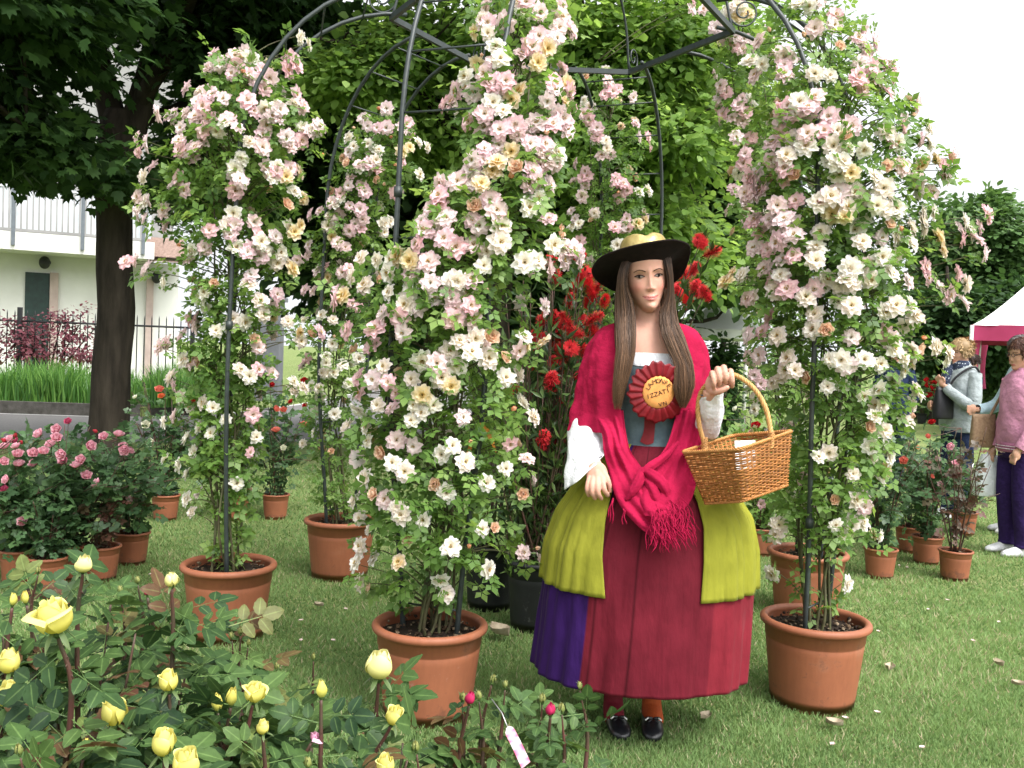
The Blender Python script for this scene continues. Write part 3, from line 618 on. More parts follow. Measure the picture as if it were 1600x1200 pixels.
POT_BLK = pot_geo(.15, .33).mesh('pot'); POT_BLK.materials.append(M_potblk)
POT_BLKS = pot_geo(.12, .24).mesh('pot'); POT_BLKS.materials.append(M_potblk)
def add_pot(t, me, r, h, seed, chips=160):
    loc = WL[t.name]; p = inst('pot', me, t, loc); p.rotation_euler[2] = seed * 1.3
    s = G(); s.merge(soil_geo(r * .87, h * .86, seed, chips)); s.map(lambda V: V + loc); part('soil', s, M_mulch, t); return p

# ---- blossoms: semi-double rambler flowers (several heads, shared by copies)
def petal(g, ang, L, wd, tilt, cup, c_in, c_out, rng, z0=0, r0=.004, notch=.12, n=5, m=4):
    u = np.linspace(-1, 1, n)[None, :]; v = np.linspace(0, 1, m)[:, None]
    wv = wd * (np.sin(np.clip(v * .8 + .12, 0, 1) * math.pi) ** .6)
    x = u * wv; y = L * (v * (1 - .18 * u**2 * v) - notch * v**3 * np.exp(-(u / .35) ** 2))
    z = cup * L * (v**1.7) + .25 * wd * u**2 * (.4 + v) + .05 * L * np.sin(u * 3 + rng.uniform(0, 6)) * v
    ct, st = math.cos(tilt), math.sin(tilt); yy = y * ct - z * st + r0; zz = y * st + z * ct + z0
    ca, sa = math.cos(ang), math.sin(ang); V = np.stack([x * ca - yy * sa, x * sa + yy * ca, zz + 0 * x], -1).reshape(-1, 3)
    t = np.clip(v * 1.05 - .1 + 0 * u + .1 * abs(u), 0, 1)[..., None] ** 1.3; col = arr(c_in) * (1 - t) + arr(c_out) * t; col = col * rng.uniform(.94, 1.04)
    g.add(V, gridF(m, n), col.reshape(-1, 3))
def blossom(c_in, c_out, kind, seed):
    rng = np.random.default_rng(seed); g = G()
    if kind == 'open':
        for k, (n, L, wd, tl, z) in enumerate([(8, .050, .0185, .08, 0), (7, .043, .017, .32, .003), (6, .033, .013, .65, .005)]):
            for i in range(n): petal(g, i / n * 6.283 + k * .5 + rng.uniform(-.18, .18), L * rng.uniform(.86, 1.1), wd * rng.uniform(.85, 1.12), tl + rng.uniform(-.16, .16), -.12 + rng.uniform(-.12, .1), c_in, c_out, rng, z)
        for i in range(22):
            a = rng.uniform(0, 6.28); q = rng.uniform(.002, .009); p = arr((q * math.cos(a), q * math.sin(a), .006)); tube([p, p * (1.3, 1.3, 1) + (0, 0, .008)], [.0006, .0011], 3, g, (.62, .42, .07), caps=False)
    elif kind == 'double':
        for k, (n, L, wd, tl) in enumerate([(6, .036, .019, .2), (6, .031, .017, .6), (5, .026, .015, .95), (5, .020, .012, 1.2), (3, .014, .009, 1.4)]):
            for i in range(n): petal(g, i / n * 6.283 + k * .55, L * rng.uniform(.92, 1.08), wd, tl + rng.uniform(-.08, .08), .2, c_in, c_out, rng, .001 * k, .003, .06)
    elif kind == 'bud':
        for k in range(5): petal(g, k * 1.257, .026, .012, 1.25, .35, c_in, c_out, rng, 0, .005, .02)
    # calyx
    for k in range(5): petal(g, k * 1.257 + .3, .012, .003, -.3, 0, (.08, .13, .03), (.10, .16, .04), rng, -.002, .001, 0, 3, 3)
    tube([(0, 0, -.022), (0, 0, -.010), (0, 0, -.001)], [.0015, .0035, .0045], 6, g, (.08, .13, .03)); me = g.mesh('blossom'); me.materials.append(M_petal); return me
PK = (.90, .57, .65); PK2 = (.92, .72, .76); WH = (.93, .90, .87); CR = (.92, .86, .70); YEL = (.86, .68, .30); PE = (.88, .56, .36); PEL = (.91, .73, .58); ORR = (.82, .30, .13)
BL = {'p': [blossom((.92, .82, .76), PK2, 'open', 1), blossom((.90, .78, .74), PK, 'open', 2), blossom(WH, PK2, 'open', 3), blossom((.90, .82, .80), (.88, .62, .69), 'open', 4)],
      'w': [blossom(CR, WH, 'open', 5), blossom((.90, .84, .72), (.92, .89, .87), 'open', 6), blossom(CR, (.92, .82, .82), 'open', 7)],
      'y': [blossom(YEL, (.85, .76, .60), 'open', 8), blossom(YEL, (.85, .74, .66), 'open', 9)],
      'o': [blossom(PE, PEL, 'double', 10), blossom((.85, .5, .3), (.86, .66, .5), 'double', 11)],
      'r': [blossom(ORR, PE, 'bud', 12), blossom(PE, PEL, 'bud', 13)]}

# ---- arbour geometry
ARC = W(859 + 18, 50, 4.4)[:2]; ARC = arr([.17, 4.4]); RZ = 2.84; RR = .80
def ringpt(k): a = k * math.pi / 3; return arr([ARC[0] + RR * math.cos(a), ARC[1] + RR * math.sin(a), RZ])
def xy_at(px, py, Y): return W(px, py, Y)[:2]
POTS = {'A': xy_at(668, 1090, 3.28), 'B': xy_at(355, 980, 4.05), 'C': xy_at(531, 880, 5.2), 'D': xy_at(1259, 930, 4.8), 'E': xy_at(1268, 1090, 3.53), 'F': xy_at(966, 820, 5.55)}
arb = thing('arbour', 'dark steel rose arbour with hexagonal crown ring, curved ladder legs and wire scrolls', 'arbour', (ARC[0], ARC[1], 0))
rg = G()
for k in range(6):
    a, b = ringpt(k), ringpt(k + 1); d = norm(b - a); n_ = arr([-d[1], d[0], 0])
    V = [p + n_ * s * .010 + arr((0, 0, z)) for p in (a - d * .005, b + d * .005) for s, z in ((-1, -.013), (1, -.013), (1, .013), (-1, .013))]
    rg.add(V, np.array([(0, 1, 5, 4), (1, 2, 6, 5), (2, 3, 7, 6), (3, 0, 4, 7), (0, 3, 2, 1), (4, 5, 6, 7)]))
part('crown_ring', rg, M_metal, arb, smooth=False)
LEGS = {}
def rung_offs(z): return np.interp(z, [.2, .5, 1.1, 3], [.10, .12, .185, .185])
for key, p in POTS.items():
    c = arr([*p, 0]); out = norm(np.append(p - ARC, 0)); side = arr([-out[1], out[0], 0]); rb = np.linalg.norm(p - ARC)
    rin = RR * .88; prof = []
    for z in np.linspace(.22, 2.02, 12): prof.append((rb + .02 * math.sin((z - .2) / 1.8 * 3.14), z))
    for a in np.linspace(0, math.pi / 2, 12)[1:]: prof.append((rin + (rb - rin) * math.cos(a), 2.02 + (RZ + .02 - 2.02) * math.sin(a)))
    prof = arr(prof); rods = []
    for s in (-1, 1):
        P = arr([arr([*ARC, z]) + out * r_ + side * s * rung_offs(z) * (1 if z < 2.9 else 1) for r_, z in prof]); rods.append(P)
    LEGS[key] = rods
    lg = G(); tube(rods[0], .0095, 8, lg); tube(rods[1], .0095, 8, lg); leg = part('leg', lg, M_metal, arb)
    for j in (1, 4, 7, 9, 12, 14, 16, 18, 20):
        part('rung', tube([rods[0][j], rods[1][j]], .004, 6), M_metal, leg)
    for j, s in ((3, 0), (7, 1), (10, 0)):
        q = rods[s][j]; part('clip', tube([q - (0, 0, .018), q + (0, 0, .018)], .0155, 8), M_metal, leg)
# finial ribs with scrolls rising from the ring corners
for k in range(6):
    a = ringpt(k); c = arr([*ARC, RZ + .75]); inn = norm(arr([*ARC, RZ]) - a); rb_ = G()
    P = crom([a, a + inn * .10 + (0, 0, .28), a + inn * .42 + (0, 0, .60), c - inn * .05], 20); tube(P, .007, 6, rb_)
    sp = []
    for t_ in np.linspace(0, 1, 40):
        an = t_ * 4.2 * math.pi / 2 * 1.5; rr_ = .075 * (1 - t_ * .82); sp.append(a + arr((0, 0, .09)) - inn * (rr_ * math.cos(an) * -1 + .0) * 1 + arr((0, 0, 1)) * rr_ * math.sin(an) * -1 - inn * .05)
    tube(sp, .0045, 6, rb_); part('scroll_rib', rb_, M_metal, arb)

# ---- climbing roses
def climbing(key, label, profile, blossoms, Yoff, seed, extra=30, fill=1600, maxR=.22, leafL=.085, canes=8):
    """profile rows (py, left px, right px); blossoms [(px,py,kind)]"""
    rng = np.random.default_rng(seed); p = POTS[key]; Y0 = p[1]; loc = (p[0], p[1], 0)
    t = thing('climbing_rose', label, 'potted rose', loc, 'climbing roses in large terracotta pots round the arbour')
    add_pot(t, POT_BIG, .207, .33, seed)
    prof = arr(profile)
    def row(py):
        l = np.interp(py, prof[:, 0], prof[:, 1]); r_ = np.interp(py, prof[:, 0], prof[:, 2]); Y = Y0 + Yoff(py); return (l + r_) / 2, (r_ - l) / 2, Y
    axis = []
    for py in np.linspace(prof[0, 0], prof[-1, 0], 24): m, h, Y = row(py); axis.append(W(m, py, Y))
    axis = arr(axis)[::-1]
    # blossoms
    pos = []; out = []
    items = list(blossoms); blossoms = list(blossoms)
    for px, py, kd in blossoms:   # trusses of several flowers
        for _ in range(int(rng.random() < .75) if py < 420 else (int(rng.random() < .35) if py < 640 else 0)):
            a = rng.uniform(0, 6.28); q = rng.uniform(17, 27) * 3.3 / Y0; items.append((px + q * math.cos(a), py + q * math.sin(a), kd if kd in 'pwy' and rng.random() < .95 else ('p' if rng.random() < .7 else 'r')))
    for px, py, kd in items:
        m, h, Y = row(py); hm = min(h / FPX * Y, maxR); dx = (px - m) / max(h, 1); k = math.sqrt(max(.04, 1 - min(1, dx * dx))) * rng.uniform(.7, 1.08)
        q = W(px, py, Y - k * hm - .015); pos.append(q); a = W(m, py, Y); o = q - a; o = norm(arr([o[0], o[1], 0]) + 1e-6) * .9 + arr((0, -.35, .22)); out.append(norm(o + rng.normal(0, .32, 3)))
    nfront = len(items)
    for i in range(extra):   # flowers on the sides and the back
        j = rng.uniform(.12, 1); py = prof[0, 0] + (prof[-1, 0] - prof[0, 0]) * (1 - j) * .97; m, h, Y = row(py); hm = min(h / FPX * Y, maxR); a = W(m, py, Y); an = rng.uniform(-.1, math.pi + .1)
        o = arr([math.cos(an), math.sin(an), 0]); q = a + o * arr((h / FPX * Y, hm, 0)) * rng.uniform(.85, 1.05); pos.append(q); out.append(norm(o + arr((0, 0, .25)) + rng.normal(0, .3, 3))); items.append((0, 0, rng.choice(list('pppwwyo'))))
    pos = arr(pos); out = arr(out)
    # foliage: volume fill + tufts behind the flowers
    P = []; O = []
    while len(P) < fill:
        py = rng.uniform(prof[0, 0], prof[-1, 0]); m, h, Y = row(py)
        if rng.random() > min(1, h / (np.max(prof[:, 2] - prof[:, 1]) / 2)): continue
        an = rng.uniform(0, 6.283); q = rng.random() ** .42; hm = min(h / FPX * Y, maxR); o = arr([math.cos(an), math.sin(an), 0])
        a = W(m, py, Y); pt = a + o * arr((h / FPX * Y, hm, 0)) * q * .86
        if vnoise(pt[None], 7.5, seed)[0] < -.12 and q > .35: continue
        P.append(pt); O.append(o)
    P = arr(P); O = arr(O); rep = 3
    bi = np.repeat(np.arange(len(pos)), rep); PB = pos[bi] - out[bi] * .06 + rng.normal(0, .028, (len(bi), 3)); OB = out[bi]
    P = np.vstack([P, PB]); O = np.vstack([O, OB])
    D = norm(O * .7 + rng.normal(0, .55, P.shape) + arr((0, 0, -.25))); N = norm(O * .7 + arr((0, -.15, .75)) + rng.normal(0, .35, P.shape))
    sh = np.clip(.5 + .2 * vnoise(P, 6, seed + 1) + rng.normal(0, .15, len(P)), 0, 1)
    lf = scatter(ROSELEAF, P, D, N, leafL * rng.uniform(.7, 1.25, len(P)), None, sh)
    part('foliage', lf, M_leaf_rose, t)
    # canes
    cg = G(); zb = .27
    for i in range(canes):
        a = i / canes * 6.283 + rng.uniform(-.3, .3); top = rng.uniform(.55, 1); b0 = arr([p[0] + .05 * math.cos(a) - .0, p[1] + .05 * math.sin(a), zb]); pts = [b0]
        for f in np.linspace(.04, top, 8): q = axis[int(f * 23)]; w_ = .05 + .06 * f; pts.append(q + arr((math.cos(a + f * 2) * w_, math.sin(a + f * 2) * w_, 0)) + rng.normal(0, .015, 3))
        tube(pts, np.linspace(.0065, .0025, len(pts)), 5, cg, smooth_n=30)
    for q, o in zip(pos, out):
        j = np.argmin(np.linalg.norm(axis - (q - arr((0, 0, .12))), axis=1)); a = axis[j] + rng.normal(0, .02, 3); mid = (a + q) / 2 + arr((0, 0, .03)); tube([a, mid, q - o * .02], [.003, .0022, .0013], 4, cg, smooth_n=7)
    part('canes', cg, M_cane, t)
    # flower heads: the most visible as parts, the others as one mass
    seen = 0; rest = G()
    order = list(range(len(items)))
    for i in order:
        kd = items[i][2]; me = BL[kd][rng.integers(len(BL[kd]))]; qt = Vector(out[i]).to_track_quat('Z', 'Y'); qt = qt @ Quaternion((0, 0, 1), rng.uniform(0, 6.28)); sc = rng.uniform(.68, .96) * (.88 if items[i][1] > 600 else 1) * (.95 if kd != 'r' else .9)
        if seen < 99: inst('blossom', me, t, pos[i], qt, sc); seen += 1
        else:
            n_ = len(me.vertices); V = np.empty(n_ * 3, np.float32); me.vertices.foreach_get('co', V); V = V.reshape(-1, 3) * sc @ np.array(qt.to_matrix()).T + pos[i]
            cc = np.empty(n_ * 4, np.float32); me.color_attributes['Col'].data.foreach_get('color', cc); F = {}
            for pl in me.polygons: F.setdefault(len(pl.vertices), []).append(tuple(pl.vertices))
            rest.add(V, [np.array(v) for v in F.values()], cc.reshape(-1, 4))
    if rest.n: part('blossoms', rest, M_petal, t, kind='stuff')
    return t
def bl(s):
    o = []
    for tok in s.split():
        k = 'p'
        if tok[-1] in 'pwyor': k = tok[-1]; tok = tok[:-1]
        x, y = tok.split(','); o.append((int(x), int(y), k))
    return o
def autokind(items, seed, pw):
    rng = np.random.default_rng(seed); out = []
    for x, y, k in items:
        if k == 'p' and rng.random() < pw(x, y): k = 'w'
        out.append((x, y, k))
    return out
A_BL = bl("760,13 763,37 763,52 820,20 823,3 843,20 843,57 877,10 877,27 873,43 870,60 775,73 753,87r 815,85 840,98y 727,120 757,115 713,143 740,145 707,160 790,127 783,142 812,143y 770,160 783,165 867,132 885,133y 855,158 873,177 885,202 733,190 757,200 782,203 808,203 828,225 853,207r 852,227 870,240 867,255 757,233 757,250 777,253y 690,287 715,283 737,267 752,287y 688,320 767,312 742,322o 808,262o 832,268 838,280 660,347 680,357 750,353 783,353 857,343 873,362o 840,310 713,387 740,383 760,393 653,383 883,387 897,390 820,410 880,407 905,403 590,407 640,407y 550,432 570,450 537,462y 608,457 607,427 670,410 645,448 673,442 703,437 737,437 730,457 758,452r 633,477 655,482 680,467 735,477 713,483 737,497 710,497 850,480 630,520 587,513 543,517 582,540 555,547o 743,528w 767,527o 703,547w 713,570w 737,550w 763,560w 787,560o 820,527w 845,533y 810,547 660,563w 600,573w 607,597 583,593 643,593 563,613 705,603y 660,617y 677,633w 590,633w 613,638 647,633w 723,652 543,667 572,668w 643,657w 833,652w 620,688 647,697 558,717 597,707o 613,723w 633,737w 690,710w 707,697w 727,722w 790,732 797,693 823,717 832,748 760,755w 680,757o 697,770w 817,772o 585,772o 570,747 553,783w 620,793w 602,780 562,810w 578,827w 563,853w 557,880w 585,873w 638,842o 623,878y 662,813w 627,805w 705,855w 688,907w 698,928w 762,890w 772,825o 753,827w 578,920o 563,910w 817,863 837,857r 842,877 733,855r 660,645w 575,690 560,640 525,470 600,490 790,590w 690,590 640,430 800,640r 735,690r")
B_BL = bl("335,103 367,87 392,92 363,115 468,58w 448,110 463,102 403,128 413,140 462,147 460,163 313,143 327,147 310,160 327,187 357,185 397,175 433,167 415,195 437,187 267,180 290,178 283,200 280,220 293,237 303,247 230,223 217,237 240,260 225,277 317,220 390,222w 453,230 473,200 483,207 470,220 377,248w 367,272 367,298 433,260 453,263 427,273 447,277y 460,300 473,310y 447,320o 280,280 290,297 233,313 217,328 227,343 257,330 260,353 328,360 365,333 367,350 397,347 460,363y 430,370 450,353 320,387 300,393 370,387 390,390 407,377w 213,407 230,420 257,443w 297,403 320,457w 335,442o 315,467 322,480 388,443w 393,430 428,470 433,460 407,470 448,410 433,410w 457,420y 297,497 308,497 285,525 338,517 360,510w 382,503w 397,530o 403,543 450,503w 467,520y 470,533w 485,523o 300,567 287,563 310,563o 250,543 268,590 273,603 282,620w 333,637w 390,588w 403,577 425,583 458,597w 457,610w 353,655w 395,648 273,650 257,660 302,643 312,667w 330,677w 292,685w 400,683 390,707 258,717w 280,727w 293,740w 303,707 370,755w 292,780w 310,770 300,800w 345,100 410,108 380,112r 350,155 410,230 340,205")
C_BL = bl("592,170r 568,185 590,200 637,192 653,222w 537,247o 543,255o 587,250 590,263 627,237y 627,250 563,260 587,280o 533,310 570,300 563,327 567,343 597,350w 600,363 540,387 655,273w 518,300o 520,317 513,353w 520,370y 483,383 497,423 510,417 513,433y 477,453 503,493 520,500 520,537 510,557w 510,567w 510,583w 487,603w 493,642w 523,647w 490,677w 473,693w 518,705o 500,330 545,290 555,350 530,335 545,420 530,455 545,600w 480,560 500,620w 475,500w 560,560w 535,570 555,200r 610,215r 620,290r 545,215 575,225 625,205r 505,240r 560,480 470,395 490,455")
E_BL = bl("1266,10 1275,2 1306,24 1347,47 1203,49r 1257,56r 1311,73o 1192,101 1181,118 1215,81 1235,94 1225,115 1273,115 1354,81 1343,101 1360,105 1394,105 1340,125 1370,132 1387,145 1418,159o 1431,165 1411,189 1411,202 1249,159 1232,165 1273,152 1262,169 1239,182 1222,172 1296,182 1308,204w 1322,213o 1323,233w 1350,233w 1401,223w 1438,219 1451,223 1484,250o 1490,245 1462,250y 1316,253w 1310,273w 1330,270y 1208,223 1229,243 1205,250 1262,209 1259,229 1242,273o 1178,287 1185,270 1225,280 1384,260o 1408,260 1367,277w 1381,294 1431,280 1435,297 1244,314 1279,317w 1215,321 1300,334y 1325,324w 1349,310w 1370,321w 1384,327w 1347,344w 1202,344 1188,361 1283,363w 1389,351o 1377,371 1401,368 1441,331w 1440,345w 1465,371y 1499,358 1529,354 1527,375 1515,362 1347,378w 1273,395w 1215,378 1424,381w 1144,427y 1161,430w 1176,464 1168,467 1274,407w 1293,437w 1220,430 1230,452 1259,464w 1273,451 1330,417w 1354,413 1330,442 1360,437 1392,427w 1445,417 1448,434 1418,440 1495,427 1509,444 1482,461 1310,471w 1330,478w 1382,488w 1423,478w 1431,494w 1273,491 1291,515o 1330,527 1215,525w 1192,518 1187,555 1382,518 1387,535 1435,545o 1397,545w 1411,559w 1298,562w 1323,572 1350,562w 1375,569 1411,579w 1462,542w 1478,562w 1229,579w 1242,579w 1262,589o 1219,592 1208,599 1293,604w 1349,618w 1365,633w 1379,633 1430,609w 1424,633w 1416,658w 1357,667o 1382,673w 1360,697w 1384,700w 1389,714w 1364,714w 1279,714w 1295,707w 1333,741w 1374,751w 1337,781 1350,791 1303,781o 1217,820w 1212,837w 1207,896 1305,820w 1316,837w 1330,817w 1364,834y 1374,837w 1347,817w 1323,913w 1190,300 1200,390 1195,420 1240,400 1310,300 1400,400 1235,350 1170,310")
D_BL = bl("1100,15 1119,44 1133,61 1153,10 1153,25y 1163,61 1161,78 1127,135 1126,152 1153,165 1144,184 1165,314 1141,327 1168,348 1150,215 1165,240 1160,300 1190,788 1190,600 1180,640 1185,700w 1160,190 1175,215")
F_BL = bl("915,122o 952,133 950,127 957,143 988,152 913,157 913,177 933,200 933,217 947,220 940,243 955,242 993,193 1012,213 1015,230 915,267 910,307 963,277 960,290 980,297 998,300 893,330 930,333 980,357 997,350y 965,383 907,377 915,290 925,210r 965,300r 905,350 925,345o 1080,15 960,355")
low_pink = lambda x, y: .15 + .5 * np.clip((y - 150) / 650, 0, 1)
A_BL, B_BL, C_BL, E_BL, D_BL, F_BL = [autokind(b, i, low_pink) for i, b in enumerate((A_BL, B_BL, C_BL, E_BL, D_BL, F_BL))]
climbing('A', 'fullest pink and white climbing rose, in the nearest pot, left of the woman',
         [(-60, 780, 880), (0, 755, 885), (100, 705, 885), (200, 718, 895), (300, 665, 870), (400, 600, 880), (480, 560, 830), (600, 555, 825), (700, 555, 830), (800, 560, 838), (880, 585, 800), (930, 615, 745), (958, 640, 710)], A_BL,
         lambda py: np.interp(py, [-60, 100, 300], [.35, .12, 0]), 61, 45, 1650, .24, canes=10)
climbing('B', 'leftmost climbing rose, thin bare stems at its pot, before the dark tree',
         [(85, 335, 430), (150, 300, 455), (200, 270, 475), (300, 250, 470), (400, 285, 440), (500, 308, 425), (600, 310, 410), (700, 305, 405), (790, 312, 392), (840, 335, 375), (885, 342, 368)], B_BL,
         lambda py: np.interp(py, [80, 160], [.12, 0]), 62, 35, 1500, .25, canes=7)
climbing('C', 'half hidden climbing rose with peach flowers in the rear left pot',
         [(165, 545, 640), (250, 515, 645), (350, 490, 610), (480, 480, 575), (600, 480, 565), (700, 480, 565), (760, 485, 560), (805, 515, 548)], C_BL,
         lambda py: 0, 63, 35, 1050, .24, leafL=.08, canes=6)
climbing('D', 'sparse climbing rose rooted in the terracotta pot directly behind the front right one',
         [(30, 1100, 1200), (150, 1120, 1220), (300, 1140, 1260), (450, 1160, 1270), (600, 1170, 1290), (750, 1190, 1300), (830, 1225, 1290), (858, 1240, 1280)], D_BL,
         lambda py: np.interp(py, [0, 200], [-.2, 0]), 64, 50, 1000, .22, canes=6)
climbing('E', 'broad leaning climbing rose in the front right pot, against the white sky',
         [(-40, 1240, 1320), (0, 1225, 1320), (60, 1195, 1350), (120, 1180, 1395), (200, 1195, 1420), (300, 1185, 1440), (400, 1190, 1440), (500, 1200, 1435), (600, 1215, 1410), (700, 1225, 1385), (800, 1210, 1365), (860, 1235, 1320), (930, 1250, 1300), (955, 1258, 1292)], E_BL,
         lambda py: np.interp(py, [-40, 100, 220], [.3, .1, 0]), 65, 45, 1750, .26, canes=10)
climbing('F', 'thin climbing rose with few flowers on the rear post above the hat',
         [(95, 895, 975), (200, 895, 1010), (300, 890, 1010), (400, 890, 1010), (560, 900, 1000), (700, 930, 1000), (795, 950, 985)], F_BL,
         lambda py: 0, 66, 30, 700, .22, leafL=.08, canes=5)

# orange ribbon knotted round the front post
rb = LEGS['A'][1]; q = rb[np.argmin(abs(rb[:, 2] - W(795, 645, 3.28)[2]))]; M_rib = mat('orange_ribbon', (.70, .28, .05), (.55, .2, .04), 30, .5)
t = thing('ribbon', 'orange ribbon knotted round the front arbour post among the flowers', 'ribbon', q)
part('knot', tube([q + arr((0, 0, -.014)), q + arr((0, 0, .014))], .0145, 10), M_rib, t)
for i, (ex, ez, w_) in enumerate(((.055, -.085, .012), (-.045, -.11, .010))):
    P = crom([q + arr((0, -.016, 0)), q + arr((ex * .5, -.034, ez * .25)), q + arr((ex, -.03, ez))], 12); V = []
    for k_, p_ in enumerate(P): a_ = k_ * .14 + i; V += [p_ - arr((math.cos(a_), math.sin(a_) * .6, .3)) * w_, p_ + arr((math.cos(a_), math.sin(a_) * .6, .3)) * w_]
    g = G(); g.add(V, gridF(12, 2)); part('tail', g, M_rib, t)
# ================================================================ SMALLER POTTED ROSES
def rosehead(c_in, c_out, seed, r=.035, green=False):
    """full hybrid-tea bloom seen as a cupped spiral of petals"""
    rng = np.random.default_rng(seed); g = G()
    for k, (n, L, wd, tl) in enumerate([(5, 1.0, .62, .35), (5, .95, .58, .8), (5, .85, .5, 1.15), (4, .7, .4, 1.35), (3, .6, .28, 1.5)]):
        for i in range(n): petal(g, i / n * 6.283 + k * .6, L * r, wd * r, tl, .28, c_in, c_out, rng, .001 * k, .002, .02)
    for k in range(5): petal(g, k * 1.257, .5 * r, .1 * r, -.4, 0, (.06, .1, .03), (.08, .13, .04), rng, -.002, .001, 0, 3, 3)
    me = g.mesh('bloom'); me.materials.append(M_petal); return me
def cupped(R0, H, n, c_in, c_out, seed, openness=.3, tip=.5):
    """urn-shaped rose: overlapping cup petals, outer ones curling back"""
    rng = np.random.default_rng(seed); g = G(); nl = n
    u = np.linspace(-1, 1, 13)[None, :]; v = np.linspace(0, 1, 11)[:, None]
    for k in range(nl):
        f = k / max(1, nl - 1); th0 = k * 2.4 + rng.uniform(-.2, .2); span = 1.25 - .25 * f; Rk = R0 * (1 - .66 * f); Hk = H * (1 - .06 * f + rng.uniform(-.03, .03)) * (1 if k > 1 else .9)
        op = openness * (1 - f) ** 1.2 * rng.uniform(.7, 1.3)
        prof = np.sin(np.clip(.16 + v * .80, 0, 1) * math.pi) ** .75; topn = .42 + .58 * (1 - v) ** .8
        rr = Rk * (prof * topn * .85 + .30 * v) * (1 + .05 * u**2) + op * R0 * v**4 * (1.0 + .25 * np.cos(u * 3 + k))
        zz = Hk * v * (1 - .20 * abs(u) ** 2.4 * v) - op * R0 * .8 * v**6 + .012 * R0 * 10 * np.sin(u * 5 + k * 2) * v**3 * .25
        th = th0 + u * span * (.55 + .45 * np.sin(v * 2.3)); V = np.stack([rr * np.cos(th), rr * np.sin(th), zz + 0 * th], -1).reshape(-1, 3)
        t = np.clip(v + 0 * u, 0, 1)[..., None]; col = arr(c_in) * (1 - t) + arr(c_out) * t; g.add(V, gridF(11, 13), col.reshape(-1, 3))
    return g
def sepals(R0, g, down=.7, L=1.1, n=5, seed=0):
    rng = np.random.default_rng(seed)
    tube([(0, 0, -R0 * .55), (0, 0, -R0 * .3), (0, 0, 0), (0, 0, R0 * .06)], [R0 * .16, R0 * .34, R0 * .36, R0 * .3], 10, g, (.075, .13, .035))
    for k in range(n): petal(g, k * 1.257 + .4, L * R0, .20 * R0, (1.1 - 1.9 * down) + rng.uniform(-.2, .2), -.25 * down, (.07, .12, .03), (.14, .19, .08), rng, 0, R0 * .3, 0, 3, 6)
    return g
def small_pot_cols(): pass
def shrub(px, py, h, wd, label, seed, blooms=(), pot=None, r=.104, ph=.185, nleaf=260, leafL=.075, mt=None, name='potted_rose', group='small potted roses', sparse=False, low=.12, stems=7, cane=None, cat='potted rose', gnd=None):
    """blooms [(px,py,meshkey,scale)] in photo pixels, placed at the plant's own distance"""
    rng = np.random.default_rng(seed); b = WG(px, py) if gnd is None else arr(gnd); b[2] = 0; t = thing(name, label, cat, b, group)
    if pot is not None: add_pot(t, pot, r, ph, seed, 60)
    tips = []; cg = G(); P = []; O = []
    for i in range(stems):
        a = i / stems * 6.283 + rng.uniform(-.4, .4); hh = h * rng.uniform(.65, 1.0); sp = wd * .5 * rng.uniform(.4, 1.0)
        pts = crom([b + (.02 * math.cos(a), .02 * math.sin(a), ph * .85), b + (sp * .45 * math.cos(a), sp * .45 * math.sin(a), ph + (hh - ph) * .45), b + (sp * math.cos(a), sp * math.sin(a), hh)], 12)
        tube(pts, np.linspace(.0055, .002, 12), 5, cg); tips.append(pts[-1])
        for j in range(2):
            q = pts[rng.integers(4, 9)]; e = q + rng.normal(0, 1, 3) * arr((.22 * wd, .22 * wd, .1 * h)) + arr((0, 0, h * .18)); tube([q, (q + e) / 2 + (0, 0, .02), e], [.0035, .0025, .0015], 4, cg, smooth_n=6); tips.append(e)
            for s in rng.uniform(.2, 1, max(2, nleaf // (stems * 6))): P.append(q * (1 - s) + e * s); O.append(rdir(1, 0, rng)[0])
        for s in rng.uniform(low * 11, 11, max(3, nleaf // (stems * 2))): P.append(pts[int(s)] + rng.normal(0, .012, 3)); O.append(rdir(1, 0, rng)[0])
    if not sparse:
        while len(P) < nleaf: 
            o = rdir(1, 0, rng)[0]; q = rng.random() ** .4; P.append(b + arr((0, 0, ph + (h - ph) * .5)) + o * arr((wd * .52, wd * .52, (h - ph) * .52)) * q); O.append(o)
    P = arr(P); O = arr(O); D = norm(O * arr((1, 1, .4)) + rng.normal(0, .35, P.shape) + arr((0, 0, .05))); N = norm(arr((0, -.25, 1)) + rng.normal(0, .45, P.shape))
    part('foliage', scatter(ROSELEAF3, P, D, N, leafL * rng.uniform(.7, 1.25, len(P)), None, np.clip(.45 + rng.normal(0, .2, len(P)), 0, 1)), mt or M_leaf_rose_dk, t)
    pos = []
    for bx, by, mk, sc in blooms:
        q = W(bx, by, b[1] - rng.uniform(.5, 1.05) * min(wd, .8) * .5); tip = min(tips + [arr(b) + (0, 0, h * .6)], key=lambda z: np.linalg.norm(z - q)); tube([tip, (tip + q) / 2 - (0, 0, .01), q], [.002, .0018, .0015], 4, cg, smooth_n=6)
        o = norm(arr((0, -.6, .7)) + rng.normal(0, .35, 3)); inst('bloom', HEAD[mk], t, q, Vector(o).to_track_quat('Z', 'Y'), sc * 1.12)
    part('stems', cg, cane or M_cane_red, t); return t
HEAD = {'pink': rosehead((.80, .32, .42), (.88, .54, .62), 1), 'dpink': rosehead((.55, .06, .16), (.68, .14, .26), 2), 'red': rosehead((.30, .006, .01), (.48, .015, .02), 3), 'orange': rosehead((.80, .30, .08), (.82, .22, .10), 4),
        'white': rosehead((.80, .78, .55), (.84, .84, .74), 5), 'coral': rosehead((.75, .16, .10), (.78, .26, .20), 6), 'bud': None, 'peach': rosehead((.82, .45, .2), (.85, .6, .38), 7)}
